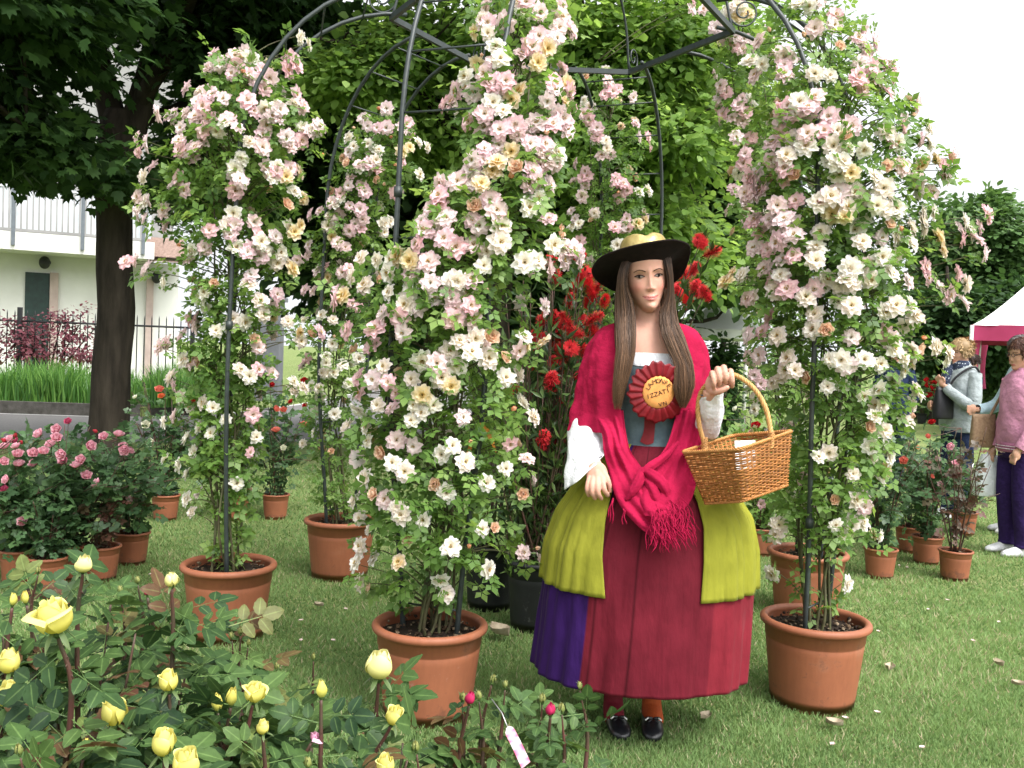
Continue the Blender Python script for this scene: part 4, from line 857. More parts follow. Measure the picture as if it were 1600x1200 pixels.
bg_ = cupped(.012, .026, 4, (.3, .02, .03), (.5, .04, .06), 5, 0); sepals(.013, bg_, -.3, 1.4); HEAD['bud'] = bg_.mesh('bud'); HEAD['bud'].materials.append(M_petal)
def H(s, k, sc=1.0): return [(int(a.split(',')[0]), int(a.split(',')[1]), k, sc) for a in s.split()]
shrub(100, 905, .80, 1.0, 'wide dark-leaved rose bush with many pink roses, at the left edge', 101, H('63,680 90,672 80,697 28,712 52,710 68,708 98,710 100,722 55,726 128,720 140,697 185,682 195,703 135,745 153,757 30,728 15,690 88,686 120,730 10,700 37,816', 'pink', .85) + H('107,660 98,720 8,765 25,688', 'dpink', .6), POT_SM, nleaf=1000, stems=14, leafL=.085, low=0)
shrub(30, 912, .80, .9, 'dark rose bush cut by the left frame edge, with pink buds', 102, H('18,688 26,700 5,722 12,750', 'pink', .7) + H('8,690 22,684 33,692', 'bud', 1), POT_SM, nleaf=750, stems=10, leafL=.085, low=0)
shrub(205, 880, .80, .42, 'dark potted rose with two bright pink blooms beside the tree trunk', 103, H('163,684 186,680 193,700 200,706', 'pink', .85) + H('152,675', 'bud', 1), POT_SM, nleaf=330, stems=8)
shrub(157, 905, .5, .36, 'low potted rose with reddish leaves before the dark pots on the left', 104, (), POT_SM, nleaf=130, stems=6, mt=M_leaf_red)
shrub(74, 925, .5, .4, 'low dark potted rose nearest the left edge, with bare lower stems', 105, (), POT_SM, nleaf=200, stems=6)
shrub(258, 812, 1.0, .62, 'tall potted rose with white, orange and small red blooms behind the left arbour pot', 106, H('228,665 237,692', 'white', 1.0) + H('249,611', 'coral', 1.0) + H('253,621', 'orange', .8) + H('300,628', 'red', .7) + H('240,752 214,765', 'red', .6) + H('236,766', 'coral', .8) + H('212,622', 'white', .6), POT_SM, nleaf=420, stems=11)
shrub(430, 810, 1.0, .52, 'potted rose with orange and red blooms between the two left rose columns', 107, H('432,675 475,666', 'coral', 1.0) + H('430,640 443,642', 'coral', .8) + H('475,598', 'red', 1.0) + H('456,629 478,635 423,600', 'red', .7) + H('443,700', 'white', .7), POT_SM, nleaf=400, stems=9)
shrub(368, 812, .7, .36, 'small potted rose showing behind the base of the left arbour post', 108, H('352,700', 'peach', .7), POT_SM, nleaf=200, stems=6)
shrub(1374, 902, .92, .46, 'dark leafy potted rose just right of the front right rose column', 109, H('1412,720', 'coral', .8) + H('1390,700', 'bud', 1), POT_SM, nleaf=420, stems=9)
shrub(1447, 880, .95, .5, 'dense dark potted rose with small pink buds, second pot from the right', 110, H('1483,697 1493,726', 'pink', .8) + H('1413,735 1455,745', 'coral', .5), POT_SM, nleaf=420, stems=9)
shrub(1491, 905, 1.02, .48, 'open potted rose with tall dark red shoots, rightmost pot on the lawn', 111, H('1457,662', 'red', .7) + H('1449,682', 'coral', .5), POT_SM, nleaf=150, stems=8, mt=M_leaf_red, sparse=True)
shrub(1187, 866, .95, .55, 'leafy potted rose behind the basket, its terracotta pot beside the skirt', 112, H('1182,668', 'red', 1.0) + H('1172,676', 'pink', .7) + H('1150,640 1125,655', 'white', .6), POT_SM, nleaf=460, stems=10, mt=M_leaf_rose)
shrub(1130, 850, 1.0, .6, 'bushy green potted rose hidden to the knee by the skirt and basket', 113, H('1165,600 1110,620', 'white', .7), POT_SM, nleaf=460, stems=9, mt=M_leaf_rose)
shrub(1505, 835, .55, .4, 'small potted rose farther back, behind the rightmost lawn pot', 114, (), POT_SM, nleaf=180, stems=6)
shrub(1420, 862, .8, .42, 'slender potted rose behind the dense dark one on the right', 115, H('1432,700', 'peach', .6), POT_SM, nleaf=260, stems=6)
for i, (px, py, lab) in enumerate(((1440, 662, 'far red-flowered rose in a black pot, leftmost of the row before the hedge'), (1468, 664, 'far red-flowered rose in a black pot, second of the row before the hedge'), (1412, 668, 'far red-flowered rose in a black pot, half hidden by the right rose column'))):
    rng = np.random.default_rng(i + 50); shrub(px, py, 1.2, .8, lab, 120 + i, [(px + rng.integers(-22, 23), 600 + rng.integers(-8, 22), 'red', 1.5) for _ in range(14)], POT_BLKS, .12, .24, 200, .12, M_leaf_mid, stems=8)

# ---------------------------------------------------------------- bottlebrush behind the woman
b = WG(818, 985); bb = thing('bottlebrush', 'tall bottlebrush shrub with scarlet brush flowers in black pots behind the woman', 'shrub', (b[0] + .05, b[1] + .05, 0)); by = b[1] + .08
add_pot(bb, POT_BLK, .15, .33, 3)
M_brush = vcol_mat('scarlet_filament', .5, .3, trans=.2)
def brush(seed):
    rng = np.random.default_rng(seed); n = 900; z = rng.uniform(0, .095, n); a = rng.uniform(0, 6.28, n); el = rng.normal(.25, .34, n); L = .034 * np.sin(np.clip(z / .095 * 2.6 + .35, 0, 3.1)) ** .5 * rng.uniform(.7, 1.25, n)
    d = np.column_stack([np.cos(a) * np.cos(el), np.sin(a) * np.cos(el), np.sin(el)]); s = np.column_stack([-np.sin(a), np.cos(a), 0 * a]) * .0009; p = np.column_stack([0 * a, 0 * a, z])
    V = np.stack([p - s, p + s, p + d * L[:, None] + s * .8, p + d * L[:, None] - s * .8], 1).reshape(-1, 3); c0 = arr((.42, .01, .02)); c1 = arr((.85, .05, .06)); cc = np.stack([np.tile(c0, (n, 1)), np.tile(c0, (n, 1)), np.tile(c1, (n, 1)), np.tile(c1, (n, 1))], 1).reshape(-1, 3)
    g = G(); g.add(V, np.arange(4 * n).reshape(-1, 4), cc); tube([(0, 0, -.02), (0, 0, .1)], [.003, .003], 5, g, (.2, .02, .02)); me = g.mesh('flower'); me.materials.append(M_brush); return me
BR = [brush(i) for i in range(3)]
rng = np.random.default_rng(77); cg = G(); P = []; Dd = []
fl = [(1095, 378), (1088, 452), (1074, 470), (1102, 458), (1112, 395), (1070, 430), (876, 532), (885, 578), (868, 572), (896, 566), (890, 470), (868, 432), (905, 440), (914, 425), (922, 470), (945, 470), (878, 628), (850, 672), (848, 690), (802, 607), (832, 612), (862, 420), (918, 432), (935, 448), (843, 525), (838, 545), (866, 545), (905, 590), (893, 545), (870, 690), (860, 405), (1060, 452), (925, 500), (932, 520), (912, 548), (900, 520), (885, 500), (868, 505), (915, 575), (880, 552), (862, 600), (895, 610), (845, 580), (858, 640), (875, 655), (925, 455), (895, 455), (910, 500), (848, 500), (915, 520), (905, 400), (1085, 420), (830, 575)]
tips = []
for px, py in fl + [(rng.uniform(790, 1090), rng.uniform(400, 560)) for _ in range(26)] + [(rng.uniform(770, 930), rng.uniform(540, 860)) for _ in range(60)]:
    e = W(px, py, by + rng.uniform(-.12, .35)); tips.append(e); base = arr((bb.location[0], bb.location[1], .3)) + arr((rng.uniform(-.06, .06), rng.uniform(-.05, .05), 0))
    m = base * .45 + e * .55 + arr((0, 0, -.12)) ; pts = crom([base, m, e], 16); tube(pts, np.linspace(.006, .002, 16), 5, cg)
    for s in rng.uniform(4, 15.9, 44): P.append(pts[int(s)]); d = rdir(1, 0, rng)[0]; Dd.append(norm(d + norm(pts[-1] - pts[-3]) * .9))
P = arr(P); Dd = arr(Dd)
part('stems', cg, M_cane_red, bb)
part('foliage', scatter(LEAF2, P, Dd, rng.normal(size=P.shape), .075 * rng.uniform(.7, 1.2, len(P)), None, None, .34), M_leaf_bb, bb)
for i, (px, py) in enumerate(fl):
    o = norm(arr((0, -.2, .6)) + rng.normal(0, .4, 3)); inst('flower', BR[i % 3], bb, tips[i] - o * .04, Vector(o).to_track_quat('Z', 'Y'), rng.uniform(.75, 1.1))
b = WG(765, 948); bq = thing('potted_shrub', 'leafy dark shrub in a plain black pot behind the bottlebrush pot', 'shrub', (b[0], b[1], 0)); add_pot(bq, POT_BLK, .15, .33, 5)
lf = G(); rng = np.random.default_rng(78); P = []; 
o = rdir(900, 0, rng); P = b + arr((.05, 0, .85)) + o * arr((.25, .25, .55)) * rng.random((900, 1)) ** .4; part('foliage', scatter(LEAF2, P, norm(o + arr((0, 0, .4))), rng.normal(size=P.shape), .07, None, None, .4), M_leaf_bb, bq)
sg_ = G()
for i in range(9): tube([b + (0, 0, .28), b + arr((rng.normal(0, .04), rng.normal(0, .04), .7)), b + arr((rng.normal(.05, .12), rng.normal(0, .1), 1.2))], [.006, .004, .002], 5, sg_, smooth_n=10)
part('stems', sg_, M_cane_red, bq)

# ================================================================ FOREGROUND YELLOW ROSES
Y_IN, Y_OUT = (.62, .56, .07), (.85, .79, .28)
def ymesh(nm, g): me = g.mesh(nm); me.materials.append(M_ypetal); return me
YB = {'open': [ymesh('bloom', sepals(.02, cupped(.029, .047, 9, Y_IN, Y_OUT, i, .6), .9, 1.5, seed=i)) for i in (1, 2)],
      'half': [ymesh('bloom', sepals(.02, cupped(.024, .046, 8, Y_IN, Y_OUT, i, .38), .75, 1.5, seed=i)) for i in (3, 4, 5)],
      'round': [ymesh('bloom', sepals(.018, cupped(.024, .038, 8, (.62, .60, .16), (.85, .80, .38), 6, .10), .8, 1.4, seed=6))],
      'bud': [ymesh('bud', sepals(.012, cupped(.0125, .030, 5, (.42, .45, .08), (.80, .68, .16), 7, .02), -.32, 2.3, seed=7))],
      'green': [ymesh('bud', sepals(.007, cupped(.007, .015, 4, (.14, .2, .05), (.3, .3, .1), 8, 0), -.5, 2.3, seed=8))],
      'crim': [ymesh('bud', sepals(.012, cupped(.012, .024, 5, (.30, .01, .05), (.58, .03, .13), 9, .05), .2, 1.4, seed=9))],
      'pinkold': [ymesh('bloom', cupped(.028, .035, 6, (.6, .2, .35), (.8, .45, .6), 10, .8))]}
def near_bush(cx, cy, rad, top, label, seed, blooms, nleaf=150, leafL=.125, red=.0, canes=6, grp='foreground garden roses', dens=1.35):
    """blooms [(px,py,Y,kind,scale,lean)]"""
    rng = np.random.default_rng(seed); t = thing('rose_bush', label, 'rose bush', (cx, cy, 0), grp); b = arr((cx, cy, 0)); cg = G(); P = []; O = []
    tops = []
    for px, py, Y, kd, sc, ln in blooms:
        q = W(px, py, Y); o = norm(arr((ln, -.12 if kd != 'open' else -.1, 1.0)) + rng.normal(0, .08, 3)); ms = YB[kd]; me = ms[rng.integers(len(ms))]
        hgt = {'open': .040, 'half': .040, 'round': .034, 'bud': .026, 'green': .014, 'crim': .02, 'pinkold': .03}[kd] * sc
        base = q - o * hgt * .5; inst('bud' if kd in ('bud', 'green', 'crim') else 'bloom', me, t, base, Vector(o).to_track_quat('Z', 'Y') @ Quaternion((0, 0, 1), rng.uniform(0, 6.28)), sc)
        foot = b + arr((rng.normal(0, .05), rng.normal(0, .05), 0)); foot[2] = .02; m1 = base - o * .12; m2 = base * .55 + foot * .45; m2[2] = base[2] * .5
        m2[:2] = base[:2] * .75 + foot[:2] * .25
        pts = crom([foot, m2, m1, base - o * .006], 40); rr = np.interp(np.arange(40), [0, 26, 39], [.0065, .0042, .0026 if kd != 'green' else .0012]); tube(pts, rr, 7, cg)
        tops.append(pts)
        for s in rng.uniform(12, 37, 9): P.append(pts[int(s)]); O.append(rdir(1, 0, rng)[0])
        for s in range(10, 36, 2):  # thorns
            d = rdir(1, 0, rng)[0]; tube([pts[s], pts[s] + d * .008 - (0, 0, .002)], [.0022, .0002], 4, cg)
    for i in range(canes):
        a = rng.uniform(0, 6.28); rr = rad * rng.uniform(.3, 1); e = b + arr((rr * math.cos(a), rr * math.sin(a), top * rng.uniform(.72, 1.0))); pts = crom([b + (.03 * math.cos(a), .03 * math.sin(a), .02), b + (rr * .6 * math.cos(a), rr * .6 * math.sin(a), e[2] * .5), e], 24)
        tube(pts, np.linspace(.006, .002, 24), 6, cg)
        for s in rng.uniform(8, 23.9, 11): P.append(pts[int(s)]); O.append(rdir(1, 0, rng)[0])
    while len(P) < nleaf * dens:
        a = rng.uniform(0, 6.28); q = rng.random() ** .5; z = top * (1 - .62 * rng.random() ** 1.6) - .10 * q * top * .6; P.append(b + arr((rad * q * math.cos(a), rad * q * math.sin(a), z))); O.append(arr((math.cos(a), math.sin(a), 0)))
    P = arr(P); O = arr(O); D = norm(O * arr((1, 1, .35)) + rng.normal(0, .4, P.shape) + arr((0, 0, -.02))); N = norm(arr((0, -.3, 1)) + rng.normal(0, .38, P.shape))
    sh = np.clip(.36 + rng.normal(0, .2, len(P)), 0, .78); rd = rng.random(len(P)) < .10 + red; sh[rd] = rng.uniform(.84, 1, rd.sum())
    part('foliage', scatter(ROSELEAF_HI, P, D, N, .82 * leafL * rng.uniform(.65, 1.2, len(P)), None, sh, 1.0, RIB_HI), M_leaf_near, t); part('canes', cg, M_cane_red, t); return t
nb = near_bush
def gx(px, Y): return W(px, 900, Y)[0]
nb(gx(60, 1.5), 1.5, .27, .80, 'yellow rose bush at the left edge with the widest open bloom facing left', 201, [(84, 962, 1.30, 'open', 1.1, -.25), (15, 1032, 1.45, 'half', .85, 0), (12, 1083, 1.4, 'half', .9, .1), (20, 936, 1.6, 'bud', .75, 0), (40, 933, 1.6, 'bud', .75, 0), (66, 1130, 1.4, 'bud', .8, 0)], 190)
nb(gx(140, 1.75), 1.78, .26, .80, 'yellow rose bush with one round pale bud standing highest, before the left pots', 202, [(131, 880, 1.62, 'round', .78, 0), (60, 890, 1.8, 'green', 1, .1), (215, 905, 1.8, 'green', 1, 0), (188, 920, 1.8, 'green', 1, 0), (230, 925, 1.8, 'crim', .6, 0)], 200, canes=8, red=.15)
nb(gx(265, 1.6), 1.6, .24, .72, 'yellow rose bush with a tall pale bud directly left of the left arbour pot', 203, [(268, 905, 1.62, 'round', .68, .05), (264, 1062, 1.45, 'half', .78, .1), (178, 1111, 1.38, 'half', 1.0, 0), (132, 1168, 1.3, 'bud', .85, .05)], 190, red=.08)
nb(gx(350, 1.4), 1.42, .25, .68, 'yellow rose bush with a ruffled open bloom and two tight buds near the bottom centre-left', 204, [(398, 1081, 1.48, 'open', .72, .1), (340, 1097, 1.5, 'bud', .95, -.05), (363, 1088, 1.5, 'bud', 1.0, .05), (256, 1158, 1.25, 'half', .86, 0), (292, 1190, 1.2, 'half', .9, .1), (411, 1135, 1.4, 'half', .5, 0)], 210)
nb(gx(480, 1.6), 1.62, .24, .62, 'rose bush with one slim yellow bud and small green buds, left of the nearest pot', 205, [(502, 1076, 1.5, 'bud', .95, 0), (362, 992, 1.9, 'green', 1, 0), (376, 985, 1.9, 'green', 1.1, 0), (388, 1003, 1.9, 'green', 1, .1), (432, 1040, 1.85, 'green', 1, 0), (490, 1025, 1.85, 'green', 1, 0), (492, 1150, 1.5, 'pinkold', .42, .3)], 150, leafL=.115, dens=1.0)
nb(gx(590, 1.45), 1.45, .22, .62, 'rose bush with a large pale yellow bloom standing before the nearest terracotta pot', 206, [(594, 1037, 1.58, 'round', 1.28, .0), (617, 1117, 1.5, 'half', .72, .4), (603, 1193, 1.35, 'half', .7, 0)], 150, canes=8, dens=1.0)
nb(gx(740, 1.55), 1.55, .25, .60, 'rose bush with small crimson buds and a hanging plant tag at the bottom centre', 207, [(735, 1090, 1.62, 'crim', 1.0, .1), (770, 1060, 1.7, 'green', 1.2, 0), (748, 1085, 1.65, 'green', 1.2, 0), (722, 1088, 1.65, 'green', 1.2, 0), (790, 1068, 1.7, 'green', 1, 0)], 130, leafL=.105, canes=8, dens=1.0)
nb(gx(830, 1.65), 1.62, .13, .58, 'rose bush with one crimson bud reaching across the lawn before the skirt', 208, [(861, 1108, 1.62, 'crim', 1.0, .05), (848, 1090, 1.65, 'green', 1.3, 0), (905, 1070, 1.72, 'green', 1.0, 0), (878, 1105, 1.62, 'green', 1.2, .1)], 80, leafL=.10, canes=6, dens=1.0)
nb(gx(430, 1.15), 1.16, .22, .62, 'low rose bush cut by the bottom frame edge, mostly dark glossy leaves', 209, [(480, 1190, 1.15, 'green', 1, 0)], 150)
nb(gx(60, 1.15), 1.15, .22, .74, 'rose bush filling the bottom left corner, dark leaves only', 210, [(30, 1170, 1.15, 'green', 1, 0)], 170)
nb(gx(690, 1.22), 1.2, .2, .56, 'rose bush with bronze young leaves at the bottom edge below the plant tag', 211, [(650, 1165, 1.2, 'green', 1, 0)], 110, red=.3, dens=1.2)
# plant tag
p = W(768, 1092, 1.5); q = W(793, 1136, 1.46); e = W(822, 1196, 1.4); tg = thing('plant_tag', 'pink and white striped plant tag hanging from a wire on the crimson-budded bush', 'plant tag', p)
part('wire', tube([p, (p + q) / 2 + (.004, 0, 0), q], .0009, 5), mat('bright_wire', (.5, .5, .5), None, 5, .3, .5, metallic=.8), tg)
sd = norm(np.cross(e - q, (0, 1, 0))) * .0085; g = G(); V = []; cc = []
for k in range(13):
    f = k / 12; c_ = q * (1 - f) + e * f + arr((0, .004 * math.sin(f * 3), 0)); wv = 1 if f > .1 else .3 + f * 7; V += [c_ - sd * wv, c_, c_ + sd * wv]; colr = (.75, .7, .7) if k in (0, 1, 5, 6, 10) else (.70, .10, .24) if k % 3 else (.78, .35, .45); cc += [colr, (.80, .5, .58), colr]
g.add(V, gridF(13, 3), arr(cc)); part('label_strip', g, vcol_mat('tag_print', .3, .5), tg)

# small things on the lawn
M_dry = mat('dry_leaf', (.42, .36, .26), (.28, .22, .15), 40, .8); M_fallen = mat('fallen_petal', (.75, .62, .58), (.6, .45, .4), 60, .7)
rng = np.random.default_rng(90)
def bit(px, py, size, m, name, label, cat, grp, curl=.5):
    c_ = WG(px, py); u = np.linspace(-1, 1, 5)[None, :]; v = np.linspace(0, 1, 5)[:, None]; a = rng.uniform(0, 6.28); x = u * np.sin(v * 2.9 + .12) * .38 * size; y = (v - .5) * size; z = .026 + curl * size * (u**2 * .3 + .3 * (v - .5) ** 2) + 0 * y
    V = np.stack([x * math.cos(a) - y * math.sin(a) + c_[0], x * math.sin(a) + y * math.cos(a) + c_[1], z + 0 * x], -1).reshape(-1, 3); V2 = V - (0, 0, .0008); g = G(); g.add(V, gridF(5, 5)); g.add(V2, gridF(5, 5)[:, ::-1])
    return solo(name, g, m, label, cat, grp)
for (px, py, s, lab) in ((1102, 1133, .055, 'curled dry leaf on the grass right of the black shoes'), (1303, 1144, .06, 'curled dry leaf on the grass below the front right pot'), (1560, 1048, .06, 'flat brown leaf on the lawn near the right edge'), (1390, 1055, .06, 'dry leaf on the lawn right of the front right pot'), (1590, 1080, .05, 'brown leaf at the right frame edge'), (780, 1000, .12, 'brown dead leaf beside the nearest pot and the black pot'), (498, 955, .05, 'pale dry leaf on the lawn between the two left pots')): bit(px, py, s, M_dry, 'dry_leaf', lab, 'leaf', None, 1.0)
plab = ('beside the left arbour pot, nearest of two', 'before the small left pots', 'just left of the nearest pot rim', 'midway between the two left pots', 'right of the front right pot, upper one', 'right of the front right pot, farther out', 'below and right of the front right pot, small', 'directly below the front right pot', 'between the skirt and the front right pot', 'under the rear right pot', 'before the middle small pots, right one', 'before the middle small pots, left one', 'in the open right part, farthest up', 'near the bottom right corner', 'at the bottom edge right of centre', 'near the right frame edge, middle height', 'in the open right part, middle', 'right of the front right pot at its foot', 'near the right frame edge, farthest away', 'between the left pots, lower left', 'between the left pots, lower right')
for i, (px, py) in enumerate(((470, 978), (235, 905), (600, 985), (540, 960), (1340, 1000), (1372, 995), (1370, 1124), (1320, 1133), (1060, 1010), (1230, 900), (1417, 893), (1405, 890), (1480, 945), (1440, 1180), (1300, 1175), (1520, 1010), (1450, 960), (1335, 1050), (1560, 980), (470, 1010), (520, 1010))):
    bit(px, py, .024, M_fallen, 'fallen_petal', 'pale fallen rose petal on the lawn ' + plab[i], 'petal', 'fallen petals scattered on the lawn', .6)
# ================================================================ PEOPLE
def loft(secs, n=28, g=None, caps=True, col=None, res=None, wave=None):
    """secs: list of (center, a_vec, b_vec) -> closed tube of ellipses; res = resample count; wave(i_frac, theta)->radial factor"""
    S = arr([np.concatenate([arr(c), arr(a), arr(b)]) for c, a, b in secs])
    if res: S = crom(S, res)
    m = len(S); th = np.arange(n) / n * 2 * math.pi; f = np.ones((m, n)) if wave is None else wave(np.linspace(0, 1, m)[:, None], th[None, :])
    V = S[:, None, :3] + f[..., None] * (np.cos(th)[None, :, None] * S[:, None, 3:6] + np.sin(th)[None, :, None] * S[:, None, 6:9])
    F = [gridF(m, n, True)]
    if caps: F += [np.arange(n)[::-1][None], (np.arange(n) + (m - 1) * n)[None]]
    g = g or G(); g.add(V.reshape(-1, 3), F, col); return g
def remesh(g, voxel, smooth=2, name='body'):
    me = g.mesh(name); me.update(); o = bpy.data.objects.new('tmp', me); C.objects.link(o)
    m = o.modifiers.new('r', 'REMESH'); m.mode = 'VOXEL'; m.voxel_size = voxel; m.use_smooth_shade = True
    s = o.modifiers.new('s', 'SMOOTH'); s.iterations = smooth; s.factor = .5
    dg = bpy.context.evaluated_depsgraph_get(); dg.update(); out = bpy.data.meshes.new_from_object(o.evaluated_get(dg)); bpy.data.objects.remove(o); out.name = name; return out
def mesh_co(me): V = np.empty(len(me.vertices) * 3, np.float32); me.vertices.foreach_get('co', V); return V.reshape(-1, 3).astype(float)
def set_col(me, c):
    a = me.color_attributes.get('Col') or me.color_attributes.new('Col', 'FLOAT_COLOR', 'POINT'); c4 = np.ones((len(c), 4), np.float32); c4[:, :3] = c; a.data.foreach_set('color', c4.ravel())
HT = arr([(-.120, .010, .064, .0), (-.113, .021, .080, .005), (-.102, .0315, .087, .03), (-.087, .0410, .086, .05), (-.070, .0495, .084, .065), (-.050, .0580, .083, .078), (-.030, .0655, .083, .086), (0, .069, .083, .09), (.02, .0705, .087, .092), (.04, .071, .086, .095), (.065, .070, .080, .094), (.09, .061, .066, .082), (.108, .043, .045, .06), (.119, .015, .016, .02)])
def headG(x, z):
    x, z = arr(x), arr(z); e = np.exp; ax = np.abs(x)
    h = np.interp(z, [-.056, -.050, -.043, -.036, -.02, 0, .012, .03], [0, .007, .0175, .0165, .0115, .0075, .005, 0]); sx = np.interp(z, [-.05, -.042, -.03, 0, .02], [.009, .0100, .0085, .0070, .008])
    o = h * e(-(x / sx) ** 2) + .0065 * e(-((ax - .0115) / .0048) ** 2 - ((z + .0435) / .005) ** 2)
    o = o - .010 * e(-((ax - .031) / .015) ** 2 - ((z - .001) / .0105) ** 2) + .0055 * e(-((ax - .031) / .0105) ** 2 - ((z) / .006) ** 2) + .003 * e(-((ax - .03) / .016) ** 2 - ((z - .019) / .006) ** 2)
    zz = z - 11 * x**2
    o = o + .0055 * e(-(x / .019) ** 2 - ((zz + .0695) / .0038) ** 2) + .0065 * e(-(x / .017) ** 2 - ((zz + .0785) / .0045) ** 2) - .0035 * e(-(x / .024) ** 2 - ((zz + .0740) / .0016) ** 2)
    o = o - .003 * e(-(x / .016) ** 2 - ((z + .0895) / .005) ** 2) + .006 * e(-(x / .015) ** 2 - ((z + .104) / .010) ** 2) + .005 * e(-((ax - .040) / .016) ** 2 - ((z + .038) / .016) ** 2) - .002 * e(-((ax - .028) / .006) ** 2 - ((z + .066) / .010) ** 2)
    return o
def face_y(x, z):
    wv = np.interp(z, HT[:, 0], HT[:, 1]); f = np.interp(z, HT[:, 0], HT[:, 2]); return f * np.sqrt(np.clip(1 - (arr(x) / wv) ** 2, 0, 1)) ** .85 + headG(x, z)
def head_geo(M, T, g, ears=True, sc=1.0):
    zz = np.concatenate([np.linspace(-.120, .03, 90), np.linspace(.033, .119, 30)]); n = 128; th = np.arange(n) / n * 2 * math.pi; tab = crom(HT, 200)
    wv, f, b = [np.interp(zz, tab[:, 0], tab[:, k])[:, None] for k in (1, 2, 3)]
    sn, cs = np.sin(th)[None], np.cos(th)[None]; x = wv * sn; y = np.where(cs > 0, f * np.maximum(cs, 0) ** .85, b * cs) + np.where(cs > 0, headG(x, np.repeat(zz[:, None], n, 1)) * np.clip(cs * 3, 0, 1), 0)
    V = np.stack([x, y, np.repeat(zz[:, None], n, 1)], -1).reshape(-1, 3) * sc @ M.T + T
    g.add(V, [gridF(len(zz), n, True), np.arange(n)[::-1][None], (np.arange(n) + (len(zz) - 1) * n)[None]])
    if ears:
        for s in (-1, 1): ell(arr((s * .070, -.008, -.018)) * sc @ M.T + T, (.010 * sc, .018 * sc, .030 * sc), g, 10, 12)
def head_frame(yaw, roll, pitch=0):
    y_ = arr((math.sin(yaw), -math.cos(yaw), 0)); x_ = arr((math.cos(yaw), math.sin(yaw), 0)); z_ = arr((0, 0, 1.0))
    x2 = math.cos(roll) * x_ + math.sin(roll) * z_; z2 = -math.sin(roll) * x_ + math.cos(roll) * z_
    y3 = math.cos(pitch) * y_ - math.sin(pitch) * z2; z3 = math.cos(pitch) * z2 + math.sin(pitch) * y_
    return np.column_stack([x2, y3, z3])
M_skin = vcol_mat('skin', .55, .25, sss=.12, var=.04, vscale=90)
M_iris_eye = vcol_mat('eye', .4, .12)
SK = arr((.57, .305, .228))

YW = 3.19
def WP(px, py, d=0.0): return W(px, py, YW + d)
px_m = YW / FPX
foot = WP(987, 1150); woman = thing('person', 'woman in crimson shawl, wide dark hat and full chartreuse and burgundy skirts holding a basket', 'person', (foot[0], YW, 0))
HM = head_frame(R(1.5), R(7), R(2)); HTc = WP(1008.5, 432.5, -.015)
g = G()
def tsec(py, cx, hw, hd, d=0): c_ = WP(cx, py, d); return (c_, (hw * px_m, 0, 0), (0, hd, 0))
TOR = [tsec(780, 1019, 68, .12), tsec(740, 1019, 62, .11), tsec(695, 1019, 51, .088), tsec(655, 1018, 50, .085), tsec(610, 1018, 56, .104, -.004), tsec(575, 1017, 59, .106, -.004), tsec(545, 1015, 66, .092), tsec(525, 1014, 74, .074), tsec(513, 1013, 60, .062, .004), tsec(505, 1012.5, 34, .052, .006), tsec(497, 1012, 22.5, .048, .004), tsec(480, 1011.5, 20, .045, .002), tsec(462, 1011, 20, .046, .0), tsec(445, 1010, 19, .045, 0)]
loft(TOR, 40, g, res=70); head_geo(HM, HTc, g)
def limb(pts, g, sides=16, n=24):
    P = arr([[*WP(a, b_, d), r_] for a, b_, d, r_ in pts]); PR = crom(P, n); tube(PR[:, :3], PR[:, 3], sides, g)
limb([(950, 528, .01, .037), (932, 570, .01, .038), (920, 620, .01, .037), (908, 668, -.02, .033), (917, 697, -.095, .024), (929, 722, -.165, .0205), (932, 732, -.18, .0225)], g)
limb([(1074, 528, .01, .037), (1087, 570, .015, .038), (1092, 620, .01, .036), (1098, 668, -.03, .034), (1103, 645, -.13, .030), (1107, 622, -.22, .0215), (1110, 612, -.238, .0235)], g)
# right hand, resting on the skirt
def chain(pts, g, n=16, sides=10):
    P = arr([[*WP(a, b_, d), r_ * .9] for a, b_, d, r_ in pts]); PR = crom(P, n); tube(PR[:, :3], PR[:, 3], sides, g); ell(PR[-1, :3], (PR[-1, 3],) * 3, g, 8, 10)
Z5 = lambda x, y: (860 + x / 3.53, 540 + y / 3.53)
def ch5(pts, g): chain([(*Z5(x, y), d, r_) for x, y, d, r_ in pts], g)
pc = WP(*Z5(257, 712), -.195); ell(pc, (.036, .016, .044), g, 14, 20, rot=Matrix.Rotation(R(-6), 3, 'Y'))
ch5([(252, 655, -.17, .021), (256, 690, -.19, .023), (258, 720, -.2, .021)], g)
ch5([(222, 715, -.195, .0110), (209, 755, -.214, .0098), (203, 795, -.220, .0088), (212, 826, -.206, .0078)], g)
ch5([(240, 722, -.203, .0118), (231, 768, -.226, .0104), (231, 812, -.228, .0094), (246, 842, -.212, .0082)], g)
ch5([(262, 722, -.205, .0120), (260, 770, -.230, .0107), (264, 815, -.232, .0096), (280, 843, -.214, .0084)], g)
ch5([(283, 715, -.203, .0120), (291, 760, -.226, .0105), (300, 800, -.230, .0094), (316, 826, -.214, .0082)], g)
ch5([(276, 682, -.188, .0130), (303, 715, -.206, .0115), (321, 757, -.214, .0100), (331, 800, -.208, .0085)], g)
